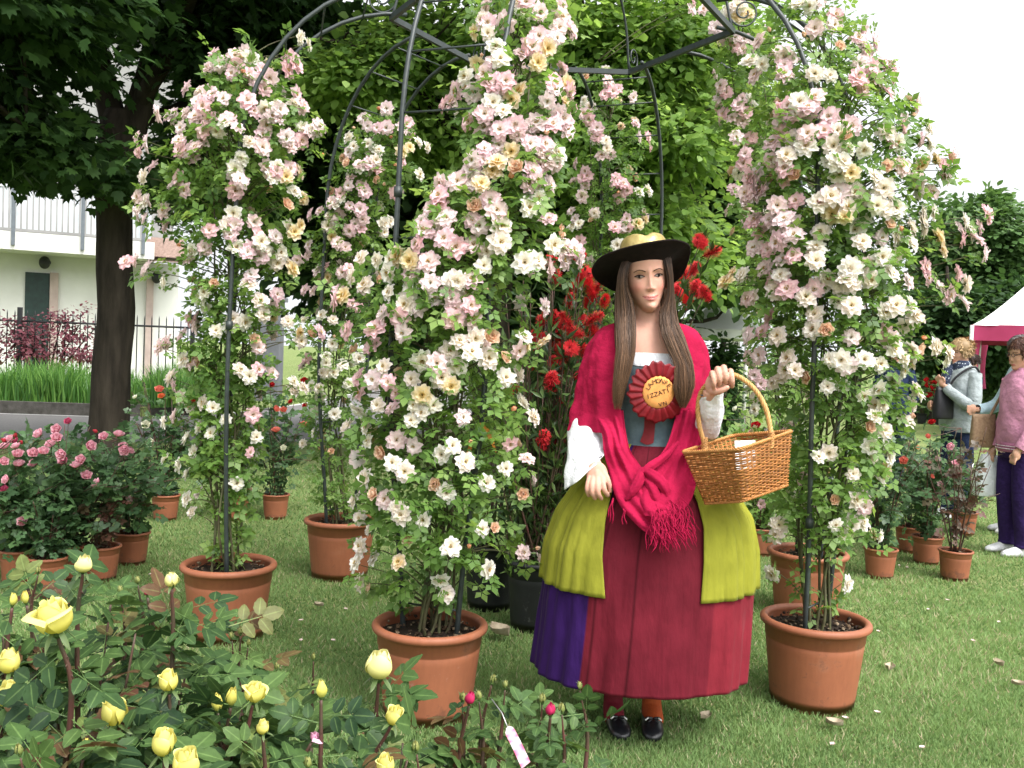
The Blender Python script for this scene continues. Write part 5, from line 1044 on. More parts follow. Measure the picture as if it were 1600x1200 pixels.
# left hand closed round the basket handle
pc = WP(*Z5(912, 212), -.248); ell(pc, (.034, .020, .040), g, 14, 20, rot=Matrix.Rotation(R(18), 3, 'Y'))
ch5([(878, 290, -.222, .022), (893, 250, -.240, .024), (908, 222, -.25, .022)], g)
for x0, y0, dx, k in ((896, 150, -4, 0), (922, 128, 0, 1), (952, 120, 4, 2), (985, 140, 8, 3)):
    r_ = (.0096, .0108, .0112, .0106)[k]
    ch5([(x0 + 6, y0 + 72, -.242, r_ * 1.12), (x0 + dx - 2, y0 + 22, -.252, r_ * 1.08), (x0 + dx, y0, -.272, r_), (x0 + dx + 5, y0 + 18, -.296, r_ * .95), (x0 + dx + 10, y0 + 56, -.300, r_ * .88), (x0 + dx + 10, y0 + 84, -.284, r_ * .8)], g)
ch5([(884, 252, -.25, .0125), (915, 256, -.278, .0118), (948, 246, -.294, .0104), (975, 232, -.300, .0088)], g)
# legs
FEET = [(957, .0), (1017, .0)]
for fx, _ in FEET:
    a = WP(fx, 1120, .07); top = WP(fx + 18 if fx < 990 else fx + 8, 770, .0)
    P = [(*top, .085), (a[0] * .5 + top[0] * .5, YW + .03, .52, .055), (a[0], a[1], .36, .052), (a[0], a[1], .2, .036), (a[0], a[1], .09, .030), (a[0], a[1] - .01, .045, .026), (a[0], a[1] - .08, .028, .020), (a[0], a[1] - .14, .022, .012)]
    PR = crom(arr(P), 40); tube(PR[:, :3], PR[:, 3], 20, g)
body = remesh(g, .0026, 3)
V = mesh_co(body); L = (V - HTc) @ HM; x, y, z = L.T; front = (y > .02) & (z > -.13) & (z < .13) & (abs(x) < .09); zz = z - 11 * x**2
col = np.tile(SK, (len(V), 1)) * (1 + .05 * vnoise(V, 30, 2))[:, None]
def blend(m, c): global col; m = np.clip(m, 0, 1)[:, None]; col = col * (1 - m) + arr(c) * m
blend(front * .55 * np.exp(-((abs(x) - .042) / .018) ** 2 - ((z + .038) / .018) ** 2), (.62, .20, .16))
blend(front * .35 * np.exp(-(x / .011) ** 2 - ((z + .040) / .012) ** 2), (.70, .30, .24))
lipw = np.clip(1 - (abs(x) / .027) ** 2.2, 0, 1); upper = (zz > -.0742) & (zz < -.0742 + .0072 * lipw ** .8 + .0006); lower = (zz <= -.0742) & (zz > -.0742 - .0098 * lipw ** .7)
blend(front * (lipw > 0) * (upper | lower) * .7, (.50, .15, .15)); blend(front * (lipw > 0) * (abs(zz + .0742) < .0009) * .9, (.16, .03, .03))
blend(front * .45 * np.exp(-((abs(x) - .031) / .017) ** 2 - ((z - .003) / .010) ** 2), (.22, .10, .075))
blend(front * .7 * np.exp(-((abs(x) - .0065) / .0026) ** 2 - ((z + .0515) / .0018) ** 2), (.15, .05, .04))
nk = (V[:, 2] > 1.15) & ~front; blend(nk * .10, (.5, .28, .2))
set_col(body, col); part_me = body; body.transform(Matrix.Translation(-Vector(WL[woman.name]))); bo = part('body', body, M_skin, woman)
def hp(x, y, z): return HM @ arr((x, y, z)) + HTc
# eyes, lashes, brows
for s in (-1, 1):
    eg = G(); cx, cz = s * .0312, -.0005; V = []; cc = []
    nu = 15
    for i, u in enumerate(np.linspace(-1, 1, nu)):
        up = .0054 * (1 - abs(u) ** 2.2) ** .9; lo = -.0040 * (1 - abs(u) ** 2.0); tl = .0013 * (u * s)
        for v in np.linspace(0, 1, 9): x_ = cx + u * .0142; z_ = cz + tl + lo + (up - lo) * v; V.append(hp(x_, face_y(x_, z_) + .0016 + .0016 * (1 - u * u), z_)); cc.append((.24 * (1 - .6 * u * u), .19 * (1 - .6 * u * u), .17 * (1 - .6 * u * u)) if v < .7 else (.13, .09, .075))
    eg.add(V, gridF(nu, 9)[:, ::-1], arr(cc)); eye = part('eye', eg, M_iris_eye, woman)
    ig = G(); ic = (cx - .0009, cz + .0006); V = [hp(ic[0], face_y(ic[0], ic[1]) + .0044, ic[1])]; cc = [(.005, .004, .003)]; F = []
    for k in range(3):
        for a in range(16):
            an = a / 16 * 6.283; rr = (.0026, .0058, .0064)[k]; x_, z_ = ic[0] + rr * math.cos(an), min(ic[1] + rr * math.sin(an), cz + .0046); V.append(hp(x_, face_y(ic[0], ic[1]) + .0042, z_)); cc.append(((.004, .003, .002), (.03, .015, .009), (.010, .006, .004))[k])
    for a in range(16): F.append((0, 1 + a, 1 + (a + 1) % 16))
    F2 = [(1 + k * 16 + a, 17 + k * 16 + a, 17 + k * 16 + (a + 1) % 16, 1 + k * 16 + (a + 1) % 16) for k in range(2) for a in range(16)]
    ig.add(V, F + F2, arr(cc)); part('iris', ig, M_iris_eye, eye)
    lg = G(); pts = []; rr = []
    for u in np.linspace(-1, 1.12, 14): x_ = cx + s * u * .0148; z_ = cz + .0056 * max(0, 1 - abs(u) ** 2.2) ** .9 + .0013 * u + (.001 if u > 1 else 0); pts.append(hp(x_, face_y(x_, z_) + .0032, z_)); rr.append(.0009 + .0008 * (u + 1) / 2)
    tube(pts, rr, 6, lg, (.02, .012, .009)); pts = []
    for u in np.linspace(-.6, 1.0, 10): x_ = cx + s * u * .0140; z_ = cz - .0042 * max(0, 1 - abs(u) ** 2.0) + .0013 * u; pts.append(hp(x_, face_y(x_, z_) + .002, z_))
    tube(pts, .00045, 5, lg, (.10, .05, .035)); part('eyelash', lg, M_iris_eye, eye)
    bg2 = G()
    rng = np.random.default_rng(5)
    for t_ in np.linspace(0, 1, 46):
        for k in range(2):
            x_ = s * (.0125 + .0335 * t_); z_ = .0135 + .0075 * math.sin(min(1, t_ * 1.15) * 2.2) - .003 * max(0, t_ - .75) * 4 + rng.uniform(-.0013, .0013) * (1 - .6 * t_)
            a_ = hp(x_, face_y(x_, z_) + .0008, z_); x2, z2 = x_ + s * .004, z_ + .0018 * (1 - t_ * 1.6); tube([a_, hp(x2, face_y(x2, z2) + .001, z2)], [.0008, .0004], 4, bg2, (.07, .038, .024), caps=False)
    part('eyebrow', bg2, M_iris_eye, woman)
# hair
M_hair = vcol_mat('brown_hair', .5, .3)
M_hair.node_tree.nodes['Principled BSDF'].inputs['Anisotropic'].default_value = .6
def hair_lock(tab, n, seed, g, core=True, wd=.0010):
    rng = np.random.default_rng(seed); tab = arr(tab); t0, t1 = tab[0, 0], tab[-1, 0]
    if core:
        secs = []
        for py in np.linspace(t0, t1 - 10, 24): l, r_, d, th = lerp_tab(tab, py); secs.append((WP((l + r_) / 2, py, d), ((r_ - l) / 2 * px_m * .86, 0, 0), (0, th * .8, 0)))
        loft(secs, 14, g, col=arr((.055, .032, .020)))
    for i in range(n):
        a = rng.uniform(-1, 1); a = a * (1 - .1 * rng.random()); b_ = -math.sqrt(max(0, 1 - a * a)) * rng.uniform(.75, 1.12) if rng.random() < .8 else rng.uniform(-1, 1); end = t1 - rng.random() ** 1.5 * 85; k = 16; P = []; ph = rng.uniform(0, 6.28)
        for j, py in enumerate(np.linspace(t0, end, k)):
            l, r_, d, th = lerp_tab(tab, py); f = j / (k - 1); aa = a * (1 - .12 * f) + .11 * math.sin(ph + f * 5) * f + .13 * math.sin(3 * a + f * 7) * f + (.35 * math.sin(ph * 3 + f * 4) * f if i % 23 == 0 else 0)
            P.append(WP((l + r_) / 2 + aa * (r_ - l) / 2, py, d + b_ * th + .003 * math.sin(ph + f * 4)))
        w_ = np.linspace(1, 1, k) * wd * rng.uniform(.6, 1.3); w_[-4:] *= (.8, .6, .4, .12)
        sh = rng.uniform(.35, 1.25) * (1 + .22 * math.sin(a * 7 + seed)) * (1.6 if i % 19 == 0 else 1); f = np.linspace(0, 1, k)[:, None]; cc = (arr((.050, .026, .015)) * (1 - f) + arr((.135, .072, .038)) * f) * sh; tube(P, w_, 4, g, cc, caps=False)
LH = [(398, 976, 996, -.045, .03), (412, 970, 986, -.055, .033), (430, 965, 981, -.058, .034), (450, 963, 981, -.056, .036), (470, 960, 990, -.055, .034), (490, 959.5, 994, -.062, .03), (510, 959.5, 994, -.092, .024), (530, 960, 994, -.118, .02), (555, 961.5, 992, -.134, .018), (580, 959, 986, -.140, .017), (600, 957.5, 980, -.144, .015), (620, 957.5, 975, -.146, .011), (640, 960, 971, -.148, .007)]
RH = [(398, 1033, 1048, -.045, .03), (412, 1036, 1050, -.05, .035), (430, 1041, 1052, -.05, .036), (450, 1043, 1053, -.05, .034), (470, 1038, 1056, -.055, .032), (487, 1029, 1057, -.065, .028), (505, 1029, 1060, -.092, .024), (523, 1031, 1068, -.118, .02), (540, 1039, 1074, -.13, .018), (568, 1053, 1083, -.146, .016), (590, 1053, 1085, -.158, .014), (606, 1052, 1085, -.166, .013), (622, 1056, 1080, -.168, .010), (638, 1063, 1072, -.166, .007)]
g = G(); hair_lock(LH, 1300, 1, g); hair_lock(RH, 1300, 2, g); hair_lock([(400, 972, 1048, .05, .055), (440, 970, 1048, .055, .05), (480, 972, 1048, .05, .045), (520, 975, 1046, .07, .03), (560, 980, 1040, .10, .02), (620, 990, 1030, .11, .01)], 260, 3, g)
V = []; 
u = np.linspace(0, math.pi, 16); v = np.arange(28) / 28 * 6.283
cap = np.stack([.078 * np.sin(u)[:, None] * np.cos(v), -.012 + .098 * np.sin(u)[:, None] * np.sin(v), .028 + .098 * np.repeat(np.cos(u)[:, None], 28, 1)], -1).reshape(-1, 3); cap[:, 1] = np.where((cap[:, 1] > .05) & (cap[:, 2] < .06), .05, cap[:, 1]); cap[:, 2] = np.maximum(cap[:, 2], -.02)
g.add(cap @ HM.T + HTc, gridF(16, 28, True)[:, ::-1], arr((.06, .034, .02))); part('hair', g, M_hair, woman)
# hat
M_felt = mat('dark_felt', (.016, .010, .010), (.009, .006, .006), 60, .95, .1, .3, .001, 400, sheen=.25)
M_gold = mat('gold_satin', (.55, .44, .18), (.34, .25, .08), 14, .34, .5, .8, .012, 22, metallic=.35)
hatT = [(0, .155, .088, .040), (30, .155, .102, .046), (60, .150, .106, .05), (90, .150, .102, .052), (120, .160, .092, .05), (150, .178, .074, .044), (180, .182, .034, .036), (205, .168, -.004, .028), (230, .150, -.038, .016), (270, .150, -.058, .006), (310, .145, -.040, .016), (335, .150, -.008, .028), (360, .155, .088, .040)]
hatT = [(0, .150, .050, .040), (22, .156, .086, .044)] + hatT[2:-1] + [(360, .150, .050, .040)]
def hat_at(th, q):
    dg = np.degrees(th) % 360; Rr, zo, zr = lerp_tab(hatT, dg); rr = .078 + (Rr - .078) * q; z_ = zr + (zo - zr) * q ** 1.25 + .006 * math.sin(q * 3.14); return hp(rr * math.cos(th) , rr * math.sin(th) * 1.0 + .005, z_)
V = [hat_at(t_, q) for q in np.linspace(0, 1, 16) for t_ in np.arange(96) / 96 * 2 * math.pi]
V = arr(V).reshape(16, 96, 3)
for _ in range(4): V = .5 * V + .25 * np.roll(V, 1, 1) + .25 * np.roll(V, -1, 1)
g = G(); g.add(V.reshape(-1, 3), gridF(16, 96, True)); up = HM[:, 2] * .005; g.add((V + up).reshape(-1, 3), gridF(16, 96, True)[:, ::-1])
tube(np.vstack([V[-1] + up / 2, V[-1][:1] + up / 2]), .0034, 6, g, caps=False); hat = part('hat', g, M_felt, woman)
V = []
for q in np.linspace(0, 1, 20):
    for t_ in np.arange(64) / 64 * 2 * math.pi:
        an = q * math.pi / 2; rr = .0865 * math.cos(an) ** .42 if q < 1 else 0; x_, y_ = rr * math.cos(t_) * 1.0, rr * math.sin(t_) * 1.12; zb_ = lerp_tab(hatT, np.degrees(t_) % 360)[2] + .004; z_ = zb_ + .016 * max(0, math.sin(t_)) * (1 - q) + (.145 - zb_) * math.sin(an) ** .85 - .016 * math.exp(-(x_ / .016) ** 2) * q ** 2 * (1 if y_ > -.06 else .4) + .0025 * math.sin(t_ * 9 + q * 6) * (1 - q); V.append(hp(x_, y_, z_))
g = G(); g.add(V, gridF(20, 64, True)); part('crown', g, M_gold, hat)

# clothes ---------------------------------------------------------------------------------
M_shawl = mat('crimson_wool', (.36, .012, .052), (.26, .008, .036), 9, .95, .05, .8, .012, 26, sheen=.12)
M_white = mat('white_cotton', (.76, .76, .78), (.66, .66, .70), 14, .85, .15, .9, .014, 30)
M_blue = mat('grey_blue_linen', (.135, .185, .21), (.09, .13, .15), 26, .9, .1, .7, .008, 30)
M_burg = mat('burgundy_silk', (.19, .006, .012), (.13, .004, .008), 30, .5, .25, .4, .002, 60)
def resec(tor, add, lo, hi, n):
    S = crom(arr([np.concatenate([c_, a, b_]) for c_, a, b_ in tor]), 200); zs = S[:, 2]; idx = (zs >= lo) & (zs <= hi); S = S[idx][::max(1, idx.sum() // n)]; S[:, 3] += add; S[:, 7] += add; return [(s[:3], s[3:6], s[6:9]) for s in S]
zz_ = lambda py: WP(1015, py)[2]
bod = part('bodice', loft(resec(TOR, .009, zz_(694), zz_(571), 26), 48, caps=False, wave=lambda f, t: 1 + .006 * np.sin(9 * t + 7 * f)), M_blue, woman)
part('blouse', loft(resec(TOR, .0055, zz_(600), zz_(550), 12), 64, caps=False, wave=lambda f, t: 1 + .022 * np.sin(34 * t + 2 * f) * (.3 + f)), M_white, woman)
def fronty(px, py, off):
    S = crom(arr([np.concatenate([c_, a, b_]) for c_, a, b_ in TOR]), 200); zq = WP(px, py)[2]; i = np.argmin(abs(S[:, 2] - zq)); xx = WP(px, py)[0] - S[i, 0]; return S[i, 1] - YW - (S[i, 7] + .009) * math.sqrt(max(0, 1 - (xx / (S[i, 3] + .009)) ** 2)) - off
def patch(rows, off, mt, name, parent, nu=12, nv=10, thick=0, fy=None):
    """rows of photo points (px,py[,d]) laid over a body, as cloth"""
    fy = fy or fronty; rows = [crom([(p_[0], p_[1], fy(p_[0], p_[1], off) if len(p_) < 3 else p_[2]) for p_ in r_], nv) for r_ in rows]; rows = arr(rows); A = np.stack([crom(rows[:, j], nu) for j in range(nv)], 1)
    V = arr([WP(*q) for q in A.reshape(-1, 3)]); g = G(); g.add(V, gridF(nu, nv)); o = part(name, g, mt, parent)
    if thick: m_ = o.modifiers.new('thickness', 'SOLIDIFY'); m_.thickness = thick; m_.offset = 0
    return o
patch([[(1007, 650), (1015, 650), (1024, 650)], [(1006, 672), (1014, 673), (1023, 672)], [(1000, 690), (1011, 695), (1021, 692)]], .004, M_burg, 'placket', bod)
patch([[(984, 569), (1000, 572), (1020, 573), (1046, 571)], [(984, 571), (1000, 574), (1020, 575), (1046, 573)]], .003, M_black, 'trim', bod)

# skirts
SKT = arr([(690, 962, 1080), (700, 953, 1088), (730, 925, 1112), (765, 893, 1150), (800, 869, 1172), (850, 850, 1181), (905, 843, 1181), (960, 837, 1178), (1000, 832, 1175), (1045, 826, 1171)])
def sk(py): l, r_ = lerp_tab(SKT, py); return (l + r_) / 2, (r_ - l) / 2
def skirt_pt(py, th, scale=1.0, amp=0., fold=None):
    cx, h = sk(min(py, 1045)); c_ = WP(cx, py); a = h * px_m * scale; f = 1 + amp * (fold(th) if fold else 0); dpt = .80 if math.sin(th) < 0 else .7
    return arr([c_[0] + a * f * math.cos(th), YW + a * f * dpt * math.sin(th), c_[2]])
def skirt_front(px, py, off):
    cx, h = sk(py); h = h * 1.0; u = min(.98, abs(px - cx) / h); return -(h * px_m * .80 * math.sqrt(1 - u * u)) * 1.05 - off
def velvet(name, sheen=.6):
    m = vcol_mat(name, .8, .1, sheen=sheen, bumps=.15, bscale=500, bdist=.0008, var=.20, vscale=9); nt = m.node_tree; b = nt.nodes['Principled BSDF']
    src = b.inputs['Base Color'].links[0].from_socket; mx = nt.nodes.new('ShaderNodeMix'); mx.data_type = 'RGBA'; mx.blend_type = 'MULTIPLY'; mx.inputs[0].default_value = 1
    nt.links.new(src, mx.inputs[6]); nt.links.new(ramp(nt, noise_n(nt, 42, 7, stretch=(1, 1, .06), rough=.7), [(.32, (.78, .78, .78)), (.5, (.97, .97, .97)), (.72, (1.0, 1.0, 1.0))]), mx.inputs[7]); nt.links.new(mx.outputs[2], b.inputs['Base Color'])
    bump(nt, b, noise_n(nt, 16, 7, stretch=(1, 1, .35), rough=.5), .6, .020); b.inputs['Sheen Tint'].default_value = (1, .8, .8, 1); return m
M_vel = velvet('velvet', .05); M_velg = velvet('velvet_green', .08); M_velg.node_tree.nodes['Principled BSDF'].inputs['Sheen Tint'].default_value = (1, 1, .6, 1)
sharp = lambda x, k=1.0: 2 * (0.5 + 0.5 * np.sin(x)) ** k - 1
foldO = lambda t: .50 * (2 * abs(math.sin(8.5 * t + .9 * math.sin(2 * t))) ** .45 - 1.5) + .34 * (2 * abs(math.sin(19 * t + 2 + .5 * math.sin(5 * t))) ** .5 - 1.4) + .20 * math.sin(5 * t + 1)
foldU = lambda t: .55 * sharp(13 * t + .6 * math.sin(3 * t), .7) + .3 * math.sin(29 * t + 1) + .25 * math.sin(7 * t)
V = []; cc = []; nT = 300
pys = np.concatenate([np.linspace(690, 900, 12), np.linspace(915, 1043, 30)])
for py in pys:
    k = (py - 690) / 353; kk = min(1, max(0, (py - 900) / 60))
    for t_ in np.arange(nT) / nT * 2 * math.pi:
        front_flat = math.exp(-((t_ - 4.75) / .55) ** 2); amp = (.006 + .030 * k) * (1 - .5 * front_flat); V.append(skirt_pt(py, t_, (.915 + .045 * min(1, max(0, (py - 820) / 75))) + .015 * k, amp, (lambda t: foldO(t) * (1 - kk) + foldU(t) * kk)))
        pf = np.degrees(t_); c_ = (.032, .009, .085) if 135 < pf < 232.5 else (.13, .011, .021) if (232.5 <= pf < 300) else (.185, .016, .027) if pf >= 300 else (.16, .013, .024)  # purple panel is real; redder right side is light painted into the burgundy
        if 235.5 < pf < 237 or 256 < pf < 257.4: c_ = tuple(q * .45 for q in c_)
        cc.append(c_)
g = G(); g.add(V, gridF(len(pys), nT, True)[:, ::-1], arr(cc)); us = part('underskirt', g, M_vel, woman); m_ = us.modifiers.new('thickness', 'SOLIDIFY'); m_.thickness = .003
foldO = lambda t: .50 * (2 * abs(math.sin(8.5 * t + .9 * math.sin(2 * t))) ** .45 - 1.5) + .34 * (2 * abs(math.sin(19 * t + 2 + .5 * math.sin(5 * t))) ** .5 - 1.4) + .20 * math.sin(5 * t + 1)
def panel(t_in0, t_in1, t_back):
    V = []; nv_ = 130; rows = np.linspace(692, 907, 34)
    for py in rows:
        k = (py - 692) / 229; ti = t_in0 + (t_in1 - t_in0) * k
        for j in range(nv_):
            u_ = j / (nv_ - 1); t_ = ti * (1 - u_) + t_back * u_; edge = min(1, u_ * 6); amp = (.030 + .034 * k) * edge
            droop = 0
            V.append(skirt_pt(py + droop, t_, 1.0, amp, foldO))
    g = G(); F = gridF(len(rows), nv_); g.add(V, F if t_back < t_in0 else F[:, ::-1], (.25, .25, .028)); o = part('overskirt', g, M_velg, woman); m_ = o.modifiers.new('thickness', 'SOLIDIFY'); m_.thickness = .004; return o
panel(R(229), R(243), R(92)); panel(R(-66), R(-70), R(92))
# waistband
part('waistband', loft([(WP(1020, 700), (.125, 0, 0), (0, .102, 0)), (WP(1020, 688), (.121, 0, 0), (0, .098, 0))], 48, caps=False), M_blue, woman)

# sleeves
rufw = lambda n, a: (lambda f, t: 1 + a * np.sin(n * t + 3 * f) * f ** 1.4 + .035 * np.sin(3 * t + 13 * f) + .022 * np.sin(5 * t - 21 * f + 2) + .02 * np.abs(np.sin(2 * t + 17 * f)))
def vec(dx, dy, dd=0): return (dx * px_m, dd, -dy * px_m)
s1 = loft([(WP(922, 612, .0), vec(13, 0), (0, .05, 0)), (WP(919, 640, -.01), vec(18, 0), (0, .055, 0)), (WP(916, 660, -.02), vec(23, 0), (0, .06, 0)), (WP(914, 680, -.045), vec(26, -2), (0, .062, 0)), (WP(914, 704, -.095), vec(26, -8), (0, .06, 0)), (WP(913, 722, -.125), vec(27, -17), (0, .06, 0)), (WP(913, 737, -.145), vec(28, -27), (0, .062, 0))], 64, caps=False, res=40, wave=rufw(7, .07))
o = part('sleeve', s1, M_white, woman); o.modifiers.new('t', 'SOLIDIFY').thickness = .0025
s2 = loft([(WP(1104, 686, -.10), vec(6, 2), (0, .02, 0)), (WP(1105, 682, -.11), vec(14, 0), (0, .038, 0)), (WP(1107, 668, -.13), vec(18.5, -3), (0, .050, 0)), (WP(1109, 645, -.17), vec(19, -2), (0, .052, 0)), (WP(1110, 625, -.20), vec(17, -4), (0, .046, 0)), (WP(1111, 615, -.21), vec(17, -7), (0, .044, 0))], 56, caps=False, res=34, wave=rufw(6, .08))
o = part('sleeve', s2, M_white, woman); o.modifiers.new('t', 'SOLIDIFY').thickness = .0025
for (a, b_, d, tw) in ((928.5, 718, -.158, .6), (1107, 622, -.22, -.35)):
    c_ = WP(a, b_, d); g = G(); ring = [c_ + arr((.0255 * math.cos(t_), .024 * math.sin(t_), .0255 * math.cos(t_) * tw)) for t_ in np.linspace(0, 6.283, 40)]; tube(ring, .0022, 6, g, caps=False); part('bracelet', g, mat('bracelet', (.12, .12, .14), None, 5, .4), woman)

# shawl
def cape(tab, side, seed):
    """tab rows: py, xo, xi, front depth, centre px"""
    tab = arr(tab); V = []; nr, nc = 46, 54
    for i in range(nr):
        py = tab[0, 0] + (tab[-1, 0] - tab[0, 0]) * (i / (nr - 1)); xo, xi, bf, xc, back = lerp_tab(tab, py); A = xo - xc
        te = math.acos(np.clip((xi - xc) / A, -1, 1))   # end angle measured from outer direction
        for j in range(nc):
            u_ = j / (nc - 1); an = math.pi / 2 * (1 - u_ * 2) if u_ < .5 else -te * (u_ * 2 - 1)
            fr = i / nr; fold = 1 + .050 * (2 * abs(math.sin(an * 4.5 + fr * 2.2 + seed)) ** .7 - 1.1) * fr + .016 * math.sin(an * 19 + fr * 5 + seed * 2) * (.3 + fr) + .014 * math.sin(fr * 17 + an * 5 + seed) * math.exp(-((fr - .75) / .25) ** 2) + .010 * math.sin(fr * 31 - an * 8)
            X = xc + A * math.cos(an) * (fold if abs(math.cos(an)) > .3 else 1); D = (bf if an < 0 else back) * math.sin(an) * fold
            sag = (u_ - .5) * 2; V.append(WP(X, py + (6 * max(0, sag) if i > nr - 10 else 0), D))
    return V, nr, nc
Lt = [(503, 968, 986, .058, 1012, .05), (510, 944, 975, .085, 1012, .07), (520, 932, 968, .105, 1012, .085), (535, 921, 962, .118, 1012, .10), (560, 912, 962, .128, 1012, .11), (600, 903, 966, .133, 1012, .115), (640, 896, 972, .138, 1012, .12), (672, 889, 976, .142, 1012, .12)]
Rt = [(501, 1042, 1028, .058, 1010, .05), (508, 1072, 1040, .085, 1010, .07), (517, 1088, 1048, .105, 1010, .085), (532, 1099, 1056, .118, 1010, .10), (560, 1107, 1062, .128, 1010, .11), (600, 1108, 1062, .140, 1010, .115), (640, 1102, 1058, .148, 1010, .12), (690, 1096, 1045, .150, 1010, .12)]
def cloth(V, nr, nc, flip, name='shawl', parent=None, th=.0028):
    g = G(); F = gridF(nr, nc); g.add(V, F[:, ::-1] if flip else F); o = part(name, g, M_shawl, parent or woman); m_ = o.modifiers.new('thickness', 'SOLIDIFY'); m_.thickness = th; m_.offset = 0; s_ = o.modifiers.new('smooth', 'SUBSURF'); s_.levels = s_.render_levels = 1; return o
# left and right capes with the long ends running down to the knot, one cloth
def strip(rows, seed, nr=40, nc=22, bulge=.012, off=.016):
    rows = arr([[*a, *b_] for a, b_ in rows]); S = crom(rows, nr); V = []
    for i in range(nr):
        for j in range(nc):
            u_ = j / (nc - 1); X = S[i, 0] * (1 - u_) + S[i, 2] * u_; Yp = S[i, 1] * (1 - u_) + S[i, 3] * u_; py = min(max(Yp, 691), 1040)
            d1 = skirt_front(X, py, 0); wgt = min(1, max(0, (Yp - 690) / 60)); d = (-.148) * (1 - wgt) + min(d1, -.15) * wgt; d = min(d, -.145)
            d += .062 * max(0, 1 - i / 10)
            f = .007 * math.sin(u_ * 13 + i * .12 + seed) + .005 * math.sin(u_ * 23 - i * .2 + seed) + .003 * math.sin(i * .6 + u_ * 6); V.append(WP(X, Yp, d - off - bulge * math.sin(math.pi * u_) + f))
    return V, nr, nc
V, a, b_ = cape(Lt, -1, 1); sh1 = cloth(V, a, b_, True)
V, a, b_ = strip([((925, 655), (974, 640)), ((940, 678), (978, 674)), ((943, 705), (985, 704)), ((952, 742), (1001, 728)), ((964, 782), (1022, 758)), ((988, 814), (1045, 788)), ((1018, 840), (1062, 806)), ((1036, 853), (1070, 822))], 1); cloth(V, a, b_, True, parent=sh1)
V, a, b_ = cape(Rt, 1, 4); sh2 = cloth(V, a, b_, False, parent=sh1)
V, a, b_ = strip([((1104, 640), (1058, 640)), ((1097, 690), (1043, 692)), ((1092, 722), (1022, 722)), ((1089, 752), (1004, 748)), ((1080, 782), (996, 772)), ((1063, 803), (1000, 792)), ((1050, 812), (1006, 806))], 3, off=.030); cloth(V, a, b_, False, parent=sh1)
V = []
# knot: two rolled folds
for pts, r_ in (([(1004, 732, -.225), (1000, 748, -.262), (990, 766, -.275), (978, 782, -.27)], [.010, .015, .013, .003]), ([(1004, 734, -.23), (1018, 742, -.268), (1034, 755, -.285), (1042, 772, -.287), (1038, 788, -.285)], [.010, .016, .016, .012, .003]), ([(1004, 745, -.24), (1016, 757, -.275), (1024, 775, -.287), (1032, 796, -.29)], [.010, .014, .015, .006]), ([(1060, 690, -.185), (1040, 712, -.21), (1015, 730, -.24), (1000, 742, -.25)], [.004, .010, .013, .006])):
    P = arr([WP(*q) for q in pts]); g = G(); PR = crom(np.column_stack([P, r_]), 26); n_ = 20; th = np.arange(n_) / n_ * 6.283; T_ = norm(np.gradient(PR[:, :3], axis=0)); N_ = norm(np.cross(T_, (0, 1, 0))); B_ = np.cross(T_, N_)
    Vv = PR[:, None, :3] + PR[:, 3][:, None, None] * (1 + .14 * np.sin(4 * th + 1)[None, :, None]) * (np.cos(th)[None, :, None] * N_[:, None] + .62 * np.sin(th)[None, :, None] * B_[:, None]); g.add(Vv.reshape(-1, 3), [gridF(26, n_, True), np.arange(n_)[::-1][None], (np.arange(n_) + 25 * n_)[None]]); part('knot', g, M_shawl, sh1)
rng = np.random.default_rng(12); fg = G(); fg2 = G()
for i in range(170):
    t_ = rng.random(); x0, y0 = 1020 + 50 * t_ + rng.normal(0, 3), 792 + rng.normal(0, 7) + (1 - t_) * 18; d0 = skirt_front(x0, y0, .045 + .02 * rng.random()); L_ = rng.uniform(35, 62); sl = rng.uniform(-.25, .55)
    P = [WP(x0 + sl * L_ * f + 3.5 * math.sin(f * 6 + i), y0 + L_ * f * .85, d0 - .02 * f * 1.5 - .006 * math.sin(f * 5 + i)) for f in np.linspace(0, 1, 8)]; tube(P, [.0015, .0015, .0014, .0014, .0013, .0013, .0012, .0006], 5, fg)
for x0, y0, x1, y1 in ((957, 778, 952, 816), (958, 780, 957, 818), (956, 782, 949, 808), (974, 795, 972, 820), (975, 797, 978, 819), (985, 770, 980, 782)):
    P = [WP(x0 + (x1 - x0) * f + 1.2 * math.sin(f * 7 + x0), y0 + (y1 - y0) * f, skirt_front(x0, y0, .02) - .012) for f in np.linspace(0, 1, 7)]; tube(P, .0021, 5, fg2)
part('fringe', fg, M_shawl, sh1); part('tassel', fg2, M_shawl, sh1)

# rosette
rc = WP(1027, 612, -.150); M_ror = mat('orange_felt', (.72, .33, .10), (.62, .27, .08), 40, .8, .2, .2, .001, 300); ros = G(); nP = 22
rx, rz, ry = norm((1, .12, .03)), norm((-.03, -.10, 1)), None; ry = np.cross(rx, rz)  # outwards is -ry
def rp(x, y, h=0): return rc + rx * x + rz * y - ry * h * -1 if False else rc + rx * x + rz * y + np.cross(rz, rx) * -h
prof_r = [(.048, .010), (.060, .012), (.078, .008), (.092, .006), (.099, .004)]; V = []; m_ = nP * 6
for q, (r_, h) in enumerate(prof_r):
    for k in range(m_):
        a = k / m_ * 6.283; ph = (k % 6) / 6; saw = (ph if ph < .84 else (1 - ph) * 5.2) * .012 * (.3 + .7 * q / 4); rr = r_ * (1 + .03 * math.sin(k / 6 * 2.4) * q / 4 + (.035 * math.sin(ph * 6.28) * q / 4)); V.append(rp(rr * math.cos(a), rr * math.sin(a), h + saw))
ros.add(V, gridF(5, m_, True)); rosette = part('rosette', ros, M_burg, woman); rosette.modifiers.new('t', 'SOLIDIFY').thickness = .002
dsk = G(); V = [rp(0, 0, .021)]; F = []
